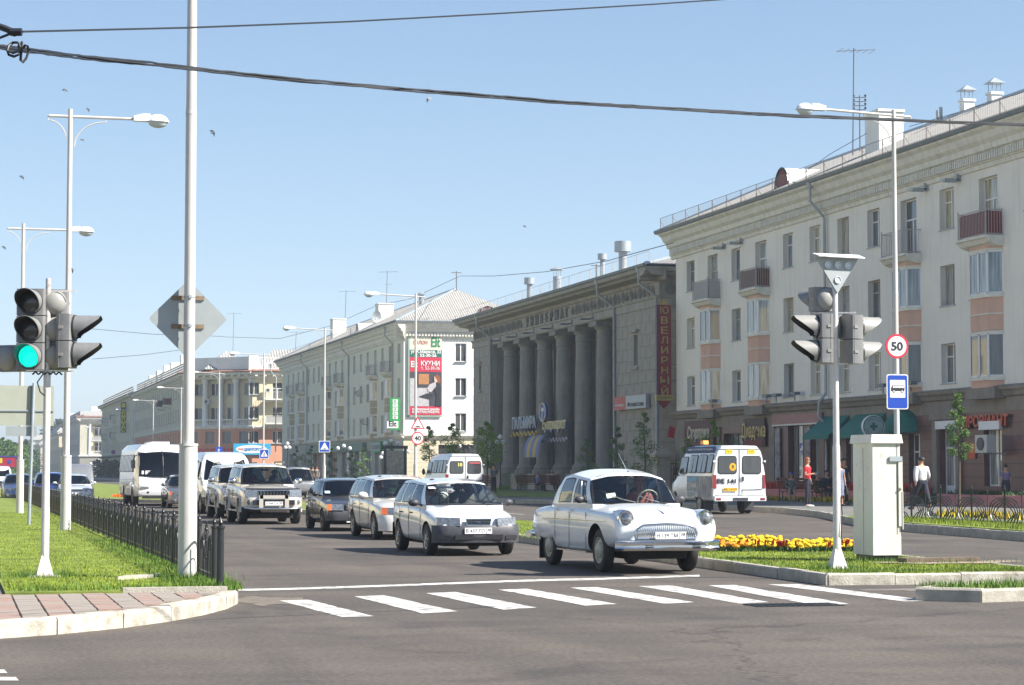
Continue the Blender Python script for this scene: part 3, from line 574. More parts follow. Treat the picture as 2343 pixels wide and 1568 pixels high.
def roof_hip(fc,L,D,z0,z1,e,m,sheets=True,hipL=True,hipR=True,rows=4,seg=1.2,ez=0):
 """hipped roof over L x D, eaves overhang e, ridge height z1; front slope laid in separate corrugated sheets"""
 y0,y1=-e,D+e;ym=(y0+y1)/2;run=ym-y0;a=run if hipL else 0;b=run if hipR else 0
 up=Vector((0,run,z1-z0));sl=up.length;vd=up/sl;nn=Vector((0,-(z1-z0),run)).normalized()
 x0,x1=-e if hipL else 0,L+e if hipR else L
 base=MB()
 c=[(x0,y0,z0),(x1,y0,z0),(x1,y1,z0),(x0,y1,z0),(x0+a,ym,z1),(x1-b,ym,z1)]
 base.add(c,[(0,1,5,4),(2,3,4,5),(3,0,4),(1,2,5),(3,2,1,0)])
 fc.P('roof',base,M['roofmetal']);rs=sl/rows
 def lim(u):
  t=sl
  if hipL and u-x0 < a:t=min(t,sl*(u-x0)/a)
  if hipR and x1-u < b:t=min(t,sl*(x1-u)/b)
  return t
 rf=None
 shared=MB();corr(shared,(0,0,0),(1,0,0),vd,nn,0,seg-0.01,lambda u:rs+0.08,0.15,0.022);sm=shared.mesh('roof_sheet',m);cnt=0;rest=MB()
 k=int((x1-x0)/seg)
 for i in range(k):
  ua=x0+i*seg
  for r in range(rows):
   O=Vector((ua,y0,z0))+vd*(r*rs)+nn*(0.05+0.02)
   full=lim(ua) >= (r+1)*rs and lim(ua+seg) >= (r+1)*rs
   if full and sheets and cnt < 285:
    o=part('roof_sheet',sm,None,fc.b,loc=fc.T(*(O+nn*random.uniform(0,0.02))),rz=fc.rz);cnt += 1
   elif full:corr(rest,O,(1,0,0),vd,nn,0,seg-0.01,lambda u:rs+0.06,0.3,0.022)
   else:
    if max(lim(ua),lim(ua+seg)) > r*rs:corr(rest,O,(1,0,0),vd,nn,0,seg-0.01,lambda u:max(0,min(rs,lim(ua+u)-r*rs)),0.15,0.022)
 for s_,on in ((0,hipL),(1,hipR)):
  if not on:continue
  O=Vector((x0 if s_ == 0 else x1,y0,z0));v2=Vector((run if s_ == 0 else -run,0,z1-z0));l2=v2.length;v2.normalize();n2=Vector((-(z1-z0) if s_ == 0 else (z1-z0),0,run)).normalized()
  corr(rest,O+n2*0.06,(0,1,0),v2,n2,0,y1-y0,lambda u:l2*min(1,u/run,(y1-y0-u)/run),0.24,0.03)
 o=fc.P('hip_sheets',rest,m);o['kind']='stuff'
 cap=MB();cap.tube([(x0+a,ym,z1+0.07),(x1-b,ym,z1+0.07)],0.12,6)
 if hipL:cap.tube([(x0,y0,z0+0.08),(x0+a,ym,z1+0.09)],0.12,6)
 if hipR:cap.tube([(x1,y0,z0+0.08),(x1-b,ym,z1+0.09)],0.12,6)
 fc.P('ridge_cap',cap,M['roofmetal'])
def downpipe(fc,u,ztop,zbot,e,r=0.075,zk=None):
 mb=MB();mb.cyl((u,-e+0.06,ztop-0.25),(u,-e+0.06,ztop),0.14,0.2,8)
 mb.tube([(u,-e+0.06,ztop-0.2),(u,-e+0.06,ztop-0.9),(u,-0.16,ztop-1.7),(u,-0.16,zbot)],r,8);fc.P('drainpipe',mb,M['pipe'],smooth=50)
def railing(fc,u0,u1,d,z,h=0.75,step=2.0,picks=0.16,m=None):
 m=m or M['iron2'];post=MB();post.box(-0.018,0.018,-0.018,0.018,0,h);post.tube([(0,0,h*0.8),(0,0.35,0.1)],0.012,4);pm=post.mesh('rail_post',m)
 k=int((u1-u0)/step)
 for i in range(k+1):part('rail_post',pm,None,fc.b,loc=fc.T(u0+(u1-u0)*i/k,d,z),rz=fc.rz)
 for zz in (h,0.12):fc.P('rail_bar',MB().tube([(u0,d,z+zz),(u1,d,z+zz)],0.014,4),m)
 mb=MB();n=int((u1-u0)/picks)
 for i in range(n):x=u0+(u1-u0)*i/n;mb.tube([(x,d,z+0.12),(x,d,z+h)],0.0055,3,cap=False)
 fc.P('rail_pickets',mb,m)['kind']='stuff'
def antenna(name,lab,x,y,z,h,m=None,kind=0):
 o=thing(name,lab,'antenna',(x,y,z));m=m or M['iron2']
 part('mast',MB().cyl((0,0,0),(0.12,0,h),0.035,0.03,6),m,o)
 mb=MB();mb.tube([(-0.9+0.12,0.2,h*0.97),(1.2,-0.3,h*0.985)],0.018,4)
 for k in range(6):a=-0.8+k*0.36;mb.tube([(a+0.1,-0.55+0.02*k,h*0.975),(a+0.2,0.55,h*0.975)],0.011,4)
 part('yagi',mb,m,o)
 if kind:
  mb=MB();mb.tube([(-0.3,0,h*0.7),(0.7,0,h*0.72)],0.014,4)
  for k in range(4):mb.tube([(-0.2+k*0.25,-0.3,h*0.7),(-0.2+k*0.25,0.3,h*0.71)],0.009,4)
  part('small_yagi',mb,m,o)
 return o
def chimney(name,lab,x,y,z,w,d,h,m=None,cap=False,grp=None):
 o=thing(name,lab,'chimney',(x,y,z),0,grp);m=m or M['white_wall']
 mb=MB();mb.box(-w/2,w/2,-d/2,d/2,-1.2,h);part('stack',mb,m,o)
 mb=MB();mb.box(-w/2-0.06,w/2+0.06,-d/2-0.06,d/2+0.06,h,h+0.12);part('crown',mb,m,o)
 if cap:
  mb=MB()
  for a in (-1,1):
   for b in (-1,1):mb.cyl((a*w*0.4,b*d*0.4,h+0.1),(a*w*0.4,b*d*0.4,h+0.55),0.02,n=4)
  mb.add([(-w*.75,-d*.75,h+.55),(w*.75,-d*.75,h+.55),(w*.75,d*.75,h+.55),(-w*.75,d*.75,h+.55),(0,0,h+0.85)],[(0,1,4),(1,2,4),(2,3,4),(3,0,4),(3,2,1,0)]);part('rain_hood',mb,M['pipe'],o)
 return o
def balcony(fc,u,z,w=2.4,p=0.8,h=1.0,m=None,cloth=None,slab=True):
 m=m or M['grail'];mb=MB()
 if slab:
  mb.ext([(0,0),(-p-0.1,0),(-p-0.1,-0.1),(-p,-0.14),(-p+0.12,-0.3),(-p*0.35,-0.42),(0,-0.42)],'x',-w/2-0.1,w/2+0.1)
  s=fc.P('balcony',mb,M['trim'],u=u,z=z)
 rl=MB()
 for zz in (0.06,h):rl.tube([(-w/2,0,zz),(-w/2,-p,zz),(w/2,-p,zz),(w/2,0,zz)],0.022,4)
 n=int(w/0.13)
 for i in range(n+1):x=-w/2+w*i/n;rl.tube([(x,-p,0.06),(x,-p,h)],0.012,4,cap=False)
 for sx in (-1,1):
  for i in range(1,6):rl.tube([(sx*w/2,-p+p*i/6,0.06),(sx*w/2,-p+p*i/6,h)],0.012,4,cap=False)
  rl.tube([(sx*w/2,-p,0),(sx*w/2,-p,h+0.14)],0.028,5)
 link(bpy.data.objects.new('railing',rl.mesh('railing',m)),s)
 if cloth:
  c=MB();c.box(-w/2+0.04,w/2-0.04,-p+0.05,-p+0.07,0.08,h-0.06);c.box(w/2-0.06,w/2-0.04,-p+0.05,-0.02,0.08,h-0.06);link(bpy.data.objects.new('balcony_screen',c.mesh('balcony_screen',cloth)),s)
 return s
def bay(fc,u,z0,z1,w=2.2,fw=1.4,p=0.45,pm=None,lab=None):
 """shallow splayed bay: apron panel, moulding, three lights, panel above"""
 pm=pm or M['pink'];P3=[(-w/2,0),(-fw/2,-p),(fw/2,-p),(w/2,0)]
 def ring(mb,za,zb,o=0.0):pts=[(-w/2-o,0),(-fw/2-o*0.6,-p-o),(fw/2+o*0.6,-p-o),(w/2+o,0)];mb.prism(pts,za,zb)
 b=MB();ring(b,z0-(0.62 if z0 < 6 else 1.5),z0-0.16,-0.03);o=fc.P('bay',b,pm,u=u)
 if z0 > 6:b=MB();ring(b,z1+0.1,z1+0.62,-0.03);link(bpy.data.objects.new('bay_panel',b.mesh('bay_panel',pm)),o)
 for za,zb,oo in ((z0-0.16,z0,0.07),(z0-0.86,z0-0.8,0.02),(z1,z1+0.1,0.02)):
  if za < 4.97:continue
  t=MB();ring(t,za,zb,oo);link(bpy.data.objects.new('moulding',t.mesh('moulding',M['trim'])),o)
 fr,pn=MB(),MB()
 for a,b2 in zip(P3[:-1],P3[1:]):
  a=Vector(a);b2=Vector(b2);d=(b2-a);L=d.length;d.normalize();n=Vector((d.y,-d.x));n=n if n.y < 0 or True else -n
  def Q(s_,e_):v=a+d*s_+Vector((-d.y,d.x))*e_;return v
  segs=[0,L] if L < 1 else [0,L/2,L]
  for k in range(len(segs)-1):
   x0,x1=segs[k],segs[k+1];t_=0.055
   for (sa,sb,za,zb) in ((x0,x0+t_,z0,z1),(x1-t_,x1,z0,z1),(x0,x1,z0,z0+t_),(x0,x1,z1-t_,z1)):
    q=[Q(sa,0),Q(sb,0),Q(sb,0.06),Q(sa,0.06)];fr.prism([(v.x,v.y) for v in q],za,zb)
   q=[Q(x0+t_,0.03),Q(x1-t_,0.03)];pn.quad((q[0].x,q[0].y,z0+t_),(q[1].x,q[1].y,z0+t_),(q[1].x,q[1].y,z1-t_),(q[0].x,q[0].y,z1-t_))
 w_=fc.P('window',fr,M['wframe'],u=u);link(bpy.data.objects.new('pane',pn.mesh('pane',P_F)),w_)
 return o
FL=3.3
# ---- A: cream house with shops on the right
XF=41.0;YL=YX(1548,XF)
bA=thing('apartment_house','long cream four storey apartment house with pink bay windows and shops below, at the right','building',(XF,YL,0))
fA=Facade(bA,(0,0),-pi/2,47.0);LA=47.0
U=lambda x:YL-YX(x,XF)
rows=[(5.30,7.0),(8.62,10.35),(11.90,13.65)]
cols=[(1581.5,0),(1632.5,1),(1686,0),(1743.5,1),(1806,0),(1868,0),(1933,0),(2003,0),(2084,1),(2172,0),(2268,1),(2372,0)]
wins=[]
for ci,(x,kind) in enumerate(cols):
 u=U(x)
 for ri_,(z0,z1) in enumerate(rows):
  if kind == 0:wins.append((u,z0,1.38,z1-z0,'w',ci,ri_))
  elif ri_ == 2:wins.append((u,11.2,1.65,2.45,'d',ci,ri_))
holesA=[(u-w/2,u+w/2,z,z+h) for u,z,w,h,*_ in wins]
SX=lambda x0,x1,z0,z1:(U(x0),U(x1),z0,z1)
shopA=[SX(1655,1700,0.9,3.6),SX(1802,1838,0.7,4.0),SX(1856,1873,0.7,4.0),SX(1884,1925,0.7,3.9),SX(1935,1960,0.7,3.9),SX(1975,2040,0.9,3.3),SX(2078,2104,0.25,3.2),SX(2150,2190,0.25,3.4),SX(2250,2291,0.95,3.3)]
fA.wall('wall',M['plaster'],4.95,14.4,holesA,depth=0.34)
fA.wall('shop_wall',M['maroon'],0,4.0,shopA,depth=0.35,d=0.02)
fA.wall('belt_course',M['darkstone'],4.0,4.95,[],d=0.0)
for u,z,w,h,k,ci,ri_ in wins:
 fm=M['oframe'] if (ci,ri_) in ((0,2),(1,2),(4,1),(6,2),(6,1),(7,1),(2,1),(9,1),(4,0)) else M['wframe']
 window(fA,u,z,w,h,'tee' if k == 'd' else random.choice(['fort','two','fort']),fm,d=0.28)
 if k == 'd':
  balcony(fA,u,11.1,2.5,0.75,1.05,M['grail'],{10:M['redrail'],3:mat('brown_boards',(0.16,0.07,0.045),0.8),8:None,1:mat('pale_sheet',(0.45,0.46,0.46),0.7)}.get(ci))
  for z0,z1 in rows[:2]:bay(fA,u,z0+0.15 if z0 > 6 else z0+0.1,z1+0.15,2.5,1.6,.5)
for i,(a,b,z0,z1) in enumerate(shopA):
 w_=b-a;kd=['grid','three','two','grid','two','three','door','door','two'][i]
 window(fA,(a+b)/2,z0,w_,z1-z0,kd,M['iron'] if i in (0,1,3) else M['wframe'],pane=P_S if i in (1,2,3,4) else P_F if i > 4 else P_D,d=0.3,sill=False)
 if i in (5,8,7):fA.P('roller_shutter',MB().box(a-0.12,b+0.12,-0.16,0.02,z1-0.05,z1+0.3),M['wframe'])
for i,(x0,x1) in enumerate(((1548,1574),(1644,1648),(1762,1774))):fA.P('pier',MB().box(U(x0),U(x1),-0.08,0.0,0.2,4.0),M['darkstone'])
for z in [0.75+0.55*i for i in range(6)]:
 for x0,x1 in ((2105,2149),(2192,2249),(2293,2420),(2042,2077)):fA.P('joint',MB().box(U(x0),U(x1),0.012,0.02,z,z+0.025),M['seal'])
fA.P('door_surround',MB().box(U(2138),U(2148),-0.12,0.02,0.2,3.75).box(U(2192),U(2199),-0.12,0.02,0.2,3.75).box(U(2135),U(2203),-0.2,0.02,3.75,3.98),M['darkstone'])
fA.prof('belt_moulding',M['darkstone'],[(0,4.55),(-0.12,4.6),(-0.2,4.75),(-0.32,4.85),(-0.34,4.97),(0,5.03)],-0.3,LA)
fA.prof('belt_flashing',M['gutter'],[(0,5.032),(-0.36,4.975),(-0.36,4.99),(0,5.06)],-0.3,LA)
for x in (1632.5,1743.5,2084,2268):fA.P('bracket',MB().box(U(x)-1.3,U(x)+1.3,-0.5,-0.02,4.5,4.95),M['darkstone'])
fA.prof('cornice',M['trim'],[(0,14.0),(-0.1,14.02),(-0.12,14.2),(-0.2,14.22),(-0.22,14.62),(-0.36,14.68),(-0.42,14.9),(-0.6,15.05),(-0.72,15.3),(-0.9,15.42),(-0.92,15.52),(0,15.55)],-0.6,LA)
mb=MB();n=int(LA/0.2)
for i in range(n):x=0.05+i*0.2;mb.box(x,x+0.11,-0.34,-0.221,14.28,14.60)
fA.P('dentils',mb,M['trim'])['kind']='stuff'
fA.prof('gutter',M['gutter'],[(-0.86,15.5),(-1.02,15.52),(-1.08,15.68),(-1.05,15.68),(-0.98,15.58),(-0.86,15.58)],-0.9,LA)
roof_hip(fA,LA,13.0,15.56,18.9,1.0,M['roof'],hipR=False,rows=5,seg=1.15)
railing(fA,-0.6,LA,-0.75,15.7,0.75,2.2)
fA.P('end_wall',MB().quad((0,13,0),(0,0,0),(0,0,15.5),(0,13,15.5)).quad((LA,0,0),(LA,13,0),(LA,13,15.5),(LA,0,15.5)).quad((LA,13,0),(0,13,0),(0,13,15.5),(LA,13,15.5)),M['plaster'])
downpipe(fA,U(1897),15.55,5.2,0.95)
fA.P('drainpipe',MB().tube([(U(1897),-0.16,5.3),(U(1897),-0.5,4.9),(U(1897)-0.1,-0.5,4.2),(U(1897),-0.16,3.8),(U(1897),-0.16,0.3)],0.075,8),M['pipe'])
for i,x in enumerate((1662,1702,2130,2205)):
 if i < 4:fA.P('cornice_lamp',MB().box(U(x)-0.3,U(x)+0.05,-0.75,-0.1,13.75,13.88).box(U(x)-0.03,U(x)+0.05,-0.2,0,13.8,14.1),M['pipe'])
for i,x in enumerate((1643,1768,1787 if 0 else 1790,1833,2036,2100)):
 fA.P('belt_lamp',MB().box(U(x)-0.12,U(x)+0.55,-0.55,-0.25,5.35,5.5).cyl((U(x)+0.2,-0.4,5.05),(U(x)+0.2,-0.4,5.4),0.03,n=6),M['gutter'])
ud=U(1772);dm=MB();n=10
arc=[(cos(pi*i/n)*0.95,sin(pi*i/n)*1.15+0.35) for i in range(n+1)]
R0=[(ud+a,0.5,15.8+b) for a,b in arc];R1=[(ud+a,5.0,15.8+b) for a,b in arc];dm.grid([R0,R1]);dm.quad((ud-.95,.5,15.6),(ud-.95,.5,16.15),(ud-.95,5,16.15),(ud-.95,5,15.6));dm.quad((ud+.95,.5,15.6),(ud+.95,.5,16.15),(ud+.95,5,16.15),(ud+.95,5,15.6))
do=fA.P('dormer',dm,mat('white_tin',(0.74,0.75,0.75),0.35,var=0.03),smooth=40)
part('dormer_shutter',MB().poly([(ud+a*0.93,0.55,15.8+b*0.95) for a,b in arc]+[(ud-.88,.55,15.6),(ud+.88,.55,15.6)]),M['redrail'],do);part('dormer_rim',MB().tube([(ud+a,0.48,15.8+b) for a,b in arc],0.05,5),M['iron'],do)
def ridge_z(d):return 15.56+(d+1)*(18.9-15.56)/7.5
def on_roofA(x,d):return (XF+d,YX(x,XF+d),ridge_z(d))
px_,py_,pz_=on_roofA(2030,3.2);chimney('chimney','big white plastered chimney on the cream house roof beside the mast',px_,py_,pz_,1.3,1.7,1.7)
px_,py_,pz_=on_roofA(2222,6.8);chimney('chimney','white hooded chimney on the ridge, nearer the big white chimney',px_,py_,18.7,0.55,0.5,0.9,cap=True)
px_,py_,pz_=on_roofA(2286,6.8);chimney('chimney','white hooded chimney on the ridge, nearest the right edge',px_,py_,18.7,0.55,0.5,0.75,cap=True)
px_,py_,pz_=on_roofA(2154,5.8)
for k in range(2):
 o=part('vent_pipe',MB().cyl((0,0,-0.3),(0,0,0.75+0.1*k),0.09,n=10),M['pipe'],loc=(px_,py_-k*0.35,pz_));tag(o,['shorter of the twin grey vent pipes on the cream house roof','taller of the twin grey vent pipes on the cream house roof'][k],'vent pipe','twin vent pipes')
px_,py_,pz_=on_roofA(1957,4.4)
zt=zat(1979,105,px_,py_);antenna('roof_antenna','tall leaning roof antenna mast beside the big white chimney',px_,py_,pz_-0.2,zt-pz_+0.1)
px_,py_,pz_=on_roofA(1974,5.6);o=thing('wire_mast','short roof mast with a black cluster of insulators by the chimney','mast',(px_,py_,pz_-0.2));part('mast',MB().cyl((0,0,0),(0,0,3.3),0.04,n=6),M['iron2'],o)
mb=MB()
for k in range(4):mb.tube([(-0.35,0,2.5+k*0.22),(0.35,0,2.55+k*0.22)],0.025,4);mb.sph((-0.33,0,2.6+k*0.22),0.07,6,5);mb.sph((0.33,0,2.64+k*0.22),0.07,6,5)
part('insulator',mb,M['iron'],o)
# ---- B: grey department store with the giant columns
YBl,YBr=YX(1083,XF),YX(1510,XF);LB=YBl-YBr
bB=thing('department_store','dark grey colonnaded department store with six giant columns and carved frieze','building',(XF,YBl,0))
fB=Facade(bB,(0,0),-pi/2,LB);UB=lambda x:YBl-YX(x,XF)
uo0,uo1=UB(1126),UB(1409)
smallw=[(UB(1098),8.1,0.8,1.9),(UB(1455),8.1,0.8,1.9)]
doorsB=[(UB(1096)-1.1,UB(1096)+1.1,0.2,3.0)]
fB.wall('wall',M['stone'],0,13.2,[(uo0,uo1,0.2,11.45)]+[(u-w/2,u+w/2,z,z+h) for u,z,w,h in smallw]+doorsB,depth=0.35)
for u,z,w,h in smallw:
 window(fB,u,z,w,h,'none',M['oframe'],P_D,sill=False)
 fB.P('lintel',MB().box(u-w/2-0.3,u+w/2+0.3,-0.25,0,z+h+0.15,z+h+0.32).box(u-w/2-0.2,u+w/2+0.2,-0.16,0,z-0.25,z-0.08),M['stone'])
window(fB,UB(1096),0.2,2.2,2.8,'two',M['wframe'],P_D,sill=False)
rec=MB();D_=3.4
rec.quad((uo0,0.35,0.2),(uo0,D_,0.2),(uo0,D_,11.45),(uo0,0.35,11.45));rec.quad((uo1,D_,0.2),(uo1,0.35,0.2),(uo1,0.35,11.45),(uo1,D_,11.45));rec.quad((uo0,.35,11.45),(uo0,D_,11.45),(uo1,D_,11.45),(uo1,.35,11.45))
fB.P('portico_recess',rec,M['stone2'])
bays=[];colx=[1168.8,1206.7,1246.6,1290.8,1336,1385]
ucol=[YBl-YX(x,XF+0.75) for x in colx];sp=(ucol[-1]-ucol[0])/5
gaps=[ucol[0]-sp/2]+[(a+b)/2 for a,b in zip(ucol[:-1],ucol[1:])]+[ucol[-1]+sp/2]
hb=[]
for gx_ in gaps:hb += [(gx_-0.75,gx_+0.75,7.4,10.6),(gx_-0.75,gx_+0.75,1.9,6.0)]
fBb=Facade(bB,tuple((Matrix.Rotation(-pi/2,4,'Z') @ Vector((0,D_,0)))[:2]),-pi/2,LB)
fBb.wall('back_wall',M['stone2'],0.2,11.5,hb,u0=uo0,u1=uo1,depth=0.3)
for gx_ in gaps:
 window(fBb,gx_,7.4,1.5,3.2,'grid',M['oframe'],P_D,sill=False);window(fBb,gx_,1.9,1.5,4.1,'grid',M['oframe'],P_D,sill=False)
 fBb.P('panel',MB().box(gx_-0.6,gx_+0.6,-0.08,0,6.3,7.1),M['stone'])
 for s_ in (-1,1):fBb.P('pilaster',MB().box(gx_+s_*1.15-0.22,gx_+s_*1.15+0.22,-0.3,0,0.2,11.4),M['stone2'])
cs=MB();prof=[(0.95,1.35),(0.95,1.6),(0.82,1.68),(0.86,1.8),(0.74,1.95),(0.64,2.1),(0.635,5),(0.60,8),(0.545,10.35),(0.6,10.4),(0.6,10.5),(0.56,10.55),(0.57,10.85),(0.72,11.0),(0.74,11.12)]
cs.lathe(prof,n=28);colm=cs.mesh('column',M['stone2'],smooth=40)
pl=MB();pl.box(-1.05,1.05,-1.05,1.05,0.2,1.35);plm=pl.mesh('plinth',M['stone']);ab=MB();ab.box(-0.9,0.9,-0.9,0.9,11.1,11.44);abm=ab.mesh('abacus',M['stone2'])
for u in ucol:
 c=fB.P('column',colm,None,u=u,d=0.75);link(bpy.data.objects.new('plinth',plm),c);link(bpy.data.objects.new('abacus',abm),c)
 fB.P('frieze_lamp',MB().box(u-0.25,u+0.25,-1.0,-0.35,11.55,11.63).box(u-0.03,u+0.03,-0.4,0,11.6,11.66).cyl((u,-0.1,11.6),(u,-0.1,11.9),0.06,n=6),M['gutter'])
fB.prof('architrave',M['stone'],[(0,11.5),(-0.08,11.5),(-0.08,11.95),(-0.16,12.0),(-0.2,12.12),(0,12.14)],-0.25,LB+0.25)
fB.prof('cornice',M['stone'],[(0,12.95),(-0.12,13.0),(-0.15,13.2),(-0.9,13.3),(-1.0,13.42),(-1.3,13.5),(-1.35,13.74),(0,13.78)],-1.3,LB+1.3)
fB.prof('gutter',M['gutter'],[(-1.3,13.7),(-1.46,13.74),(-1.5,13.9),(-1.46,13.9),(-1.4,13.78),(-1.3,13.78)],-1.4,LB+1.4)
ros=MB();ros.add([],[])
for i,r in enumerate((0.36,0.26,0.12)):disc(r,0.0,0.05+0.04*i,16,mb=ros)
for i in range(8):a=2*pi*i/8;ros.sph((cos(a)*0.19,sin(a)*0.19,0.06),0.06,5,4)
rosm=ros.mesh('rosette',M['stone3']);pm_=MB()
for i,a in enumerate((-70,-45,-20,0,20,45,70)):
 t=radians(90+a);L_=0.72-abs(a)*0.003
 pm_.add([(0,-0.33,0.01),(cos(t)*L_*0.55-0.07,-0.33+sin(t)*L_*0.55,0.02),(cos(t)*L_,-0.33+sin(t)*L_,0.06),(cos(t)*L_*0.55+0.07,-0.33+sin(t)*L_*0.55,0.02),(cos(t)*L_*0.5,-0.33+sin(t)*L_*0.5,0.1)],[(0,1,4),(1,2,4),(2,3,4),(3,0,4)])
palm=pm_.mesh('palmette',M['stone3']);ut0,ut1=UB(1204),UB(1304)
k=0;u=0.5
while u < LB-0.3:
 if not (ut0-0.6 < u < ut1+0.6):
  o=bpy.data.objects.new('rosette' if k % 2 == 0 else 'palmette',rosm if k % 2 == 0 else palm);COL.objects.link(o);o.parent=bB
  o.matrix_local=Matrix.Translation(fB.T(u,-0.004,12.54)) @ FACE_NX
 k += 1;u += 0.88
uni='УНИВЕРМАГ'
for i,ch in enumerate(uni):text(ch,0.95,M['stone3'],bB,fB.T(ut0+0.5+(ut1-ut0-1.0)*i/8,-0.06,12.52),FACE_NX,name='letter',depth=0.12,bold=0.012)
blk=MB();blk.add([(0.01,0,0.01),(1.59,0,0.01),(1.59,0,0.72),(0.01,0,0.72),(0.03,-0.03,0.03),(1.57,-0.03,0.03),(1.57,-0.03,0.70),(0.03,-0.03,0.70)],[(0,1,5,4),(1,2,6,5),(2,3,7,6),(3,0,4,7),(4,5,6,7)])
bm_=blk.mesh('stone_block',M['stone'])
for (a,b) in ((0.05,uo0-0.15),(uo1+0.25,LB)):
 for r in range(15):
  z=0.35+r*0.735;x=a-(0.8 if r % 2 else 0)
  while x < b-0.2:
   xa,xb=max(x,a),min(x+1.6,b)
   if xb-xa > 0.5 and not any(u-w/2-0.3 < xb and u+w/2+0.3 > xa and z < zz+h+0.35 and z+0.73 > zz-0.3 for u,zz,w,h in smallw) and not (r < 4 and xa < doorsB[0][1]+0.1 and xb > doorsB[0][0]-0.1):
    o=fB.P('stone_block',bm_,None,u=xa,z=z);o.scale=((xb-xa)/1.6,1,1)
   x += 1.6
fBe=Facade(bB,(0,-LB),0,12.0)
fBe.wall('end_wall',M['stone'],0,13.2,[])
bk2=bpy.data.meshes.new_from_object(bpy.data.objects.new('t',bm_));bk2.materials.clear();bk2.materials.append(mat('sunlit_tone_blocks',(0.42,0.37,0.30),0.92,var=0.1,scale=1.2,bump=0.5,bscale=35,dirt=0.2));bk2.name='stone_block'  # same stone blocks, sunlight on the end wall painted in as lighter beige
for r in range(15):
 x=0.02-(0.6 if r % 2 else 0)
 while x < 9:
  xa=max(x,0.02);o=fBe.P('stone_block',bk2,None,u=xa,z=0.35+r*0.735);o.scale=((x+1.2-xa)/1.6,1,1);x += 1.2
fBe.prof('cornice',M['stone'],[(0,12.95),(-0.12,13.0),(-0.15,13.2),(-0.9,13.3),(-1.0,13.42),(-1.3,13.5),(-1.35,13.74),(0,13.78)],-1.3,12)
fBe.prof('architrave',M['stone'],[(0,11.5),(-0.08,11.5),(-0.08,11.95),(-0.16,12.0),(-0.2,12.12),(0,12.14)],-0.25,12)
for k in range(5):
 o=bpy.data.objects.new('rosette' if k % 2 == 0 else 'palmette',rosm if k % 2 == 0 else palm);COL.objects.link(o);o.parent=bB;o.matrix_local=Matrix.Translation(fBe.T(0.7+k*1.0,-0.004,12.54)) @ FACE_NY
roof_hip(fB,LB,16,13.8,16.4,1.35,M['roof'],rows=2,seg=2.4,sheets=False)
fB.P('body',MB().quad((0,16,0),(0,0,0),(0,0,13.7),(0,16,13.7)),M['stone'])
railing(fB,-0.8,LB+0.8,-0.9,13.9,0.8,2.4,0.6,M['grail'])
for x in (1126,1409):downpipe(fB,UB(x)+(0.0 if x == 1126 else 0.15),13.75,0.3,1.35,0.09)
downpipe(fB,LB-0.12,13.75,0.5,1.35,0.09)
def vent(x,y0,y1,lab,r,kind):
 X=XF+4.0;Y=YX(x,X);zb=14.4;zt=zat(x,y0,X,Y)
 o=thing('roof_vent',lab,'roof vent',(X,Y,zb-1.0));h=zt-zb+1.0
 if kind == 0:
  hh=r*1.25;part('duct',MB().cyl((0,0,0),(0,0,h-hh),r*0.52,n=14),M['pipe'],o,40);part('drum',MB().cyl((0,0,h-hh),(0,0,h),r*1.02,r,18),M['pipe'],o,40)
 else:
  part('duct',MB().cyl((0,0,0),(0,0,h-0.75),r*0.6,n=14),M['pipe'],o,40);mb=MB()
  for k in range(4):a=k*pi/2;mb.cyl((cos(a)*r*.5,sin(a)*r*.5,h-0.8),(cos(a)*r*.5,sin(a)*r*.5,h-0.2),0.02,n=4)
  mb.cyl((0,0,h-0.25),(0,0,h-0.18),r*1.02,n=16);mb.cyl((0,0,h-0.18),(0,0,h),r*1.02,0.05,16);part('rain_hood',mb,M['pipe'],o,30)
vent(1211,636,676,'grey drum topped roof vent at the far left of the store roof',0.42,0)
vent(1275,611,650,'grey hooded chimney duct on the store roof',0.55,1)
vent(1379,581,622,'small grey drum topped roof vent beside the largest one',0.34,0)
vent(1426,553,612,'largest grey drum topped roof vent on the store roof',0.58,0)
X_=XF+3;Y_=YX(1365,X_);o=thing('wire_mast','short wire mast between the drum vents on the store roof','mast',(X_,Y_,13.8));part('mast',MB().cyl((0,0,0),(0,0,2.4),0.05,n=6),M['iron2'],o);part('crossarm',MB().tube([(-0.4,0,2.3),(0.4,0,2.3)],0.04,4),M['iron2'],o)
# ---- C: pale house with the kitchen banner
YCl,YCr=YX(645,XF),YX(922,XF);LC=YCl-YCr
bC=thing('apartment_house','pale four storey apartment house with the tall kitchen banner on its white end wall','building',(XF,YCl,0))
fC=Facade(bC,(0,0),-pi/2,LC);UC=lambda x:YCl-YX(x,XF)
v=lambda c:(1000+c/2.603)/1.6533
cw=[231,329,429,481,531,700,822,881,946,1013,1158,1320];cb=[280,378,639,761,1087,1234];cb2={280,378,639,761,1087,1234}
cb3=[c for c in cb]
cw += [583]
H=[];ww=[]
for c in cw:
 for z0,z1 in rows:ww.append((UC(v(c)),z0,1.25,z1-z0,'two'))
for c in cb:ww.append((UC(v(c)),11.2,1.3,2.45,'tee'))
fC.wall('wall',M['plaster2'],4.9,14.4,[(u-w/2,u+w/2,z,z+h) for u,z,w,h,k in ww])
gsh=[(UC(x0),UC(x1),0.5,3.6) for x0,x1 in ((662,672),(690,700),(716,734),(752,770),(782,800),(812,826),(838,850),(858,866),(872,880),(888,900))]
fC.wall('shop_wall',mat('greygreen_render',(0.40,0.41,0.36),0.9,var=0.08,scale=0.8,bump=.2,dirt=0.2),0,4.9,gsh,depth=0.3)
for u,z,w,h,k in ww:
 window(fC,u,z,w,h,k,M['oframe'] if random.random() < 0.25 else M['wframe'])
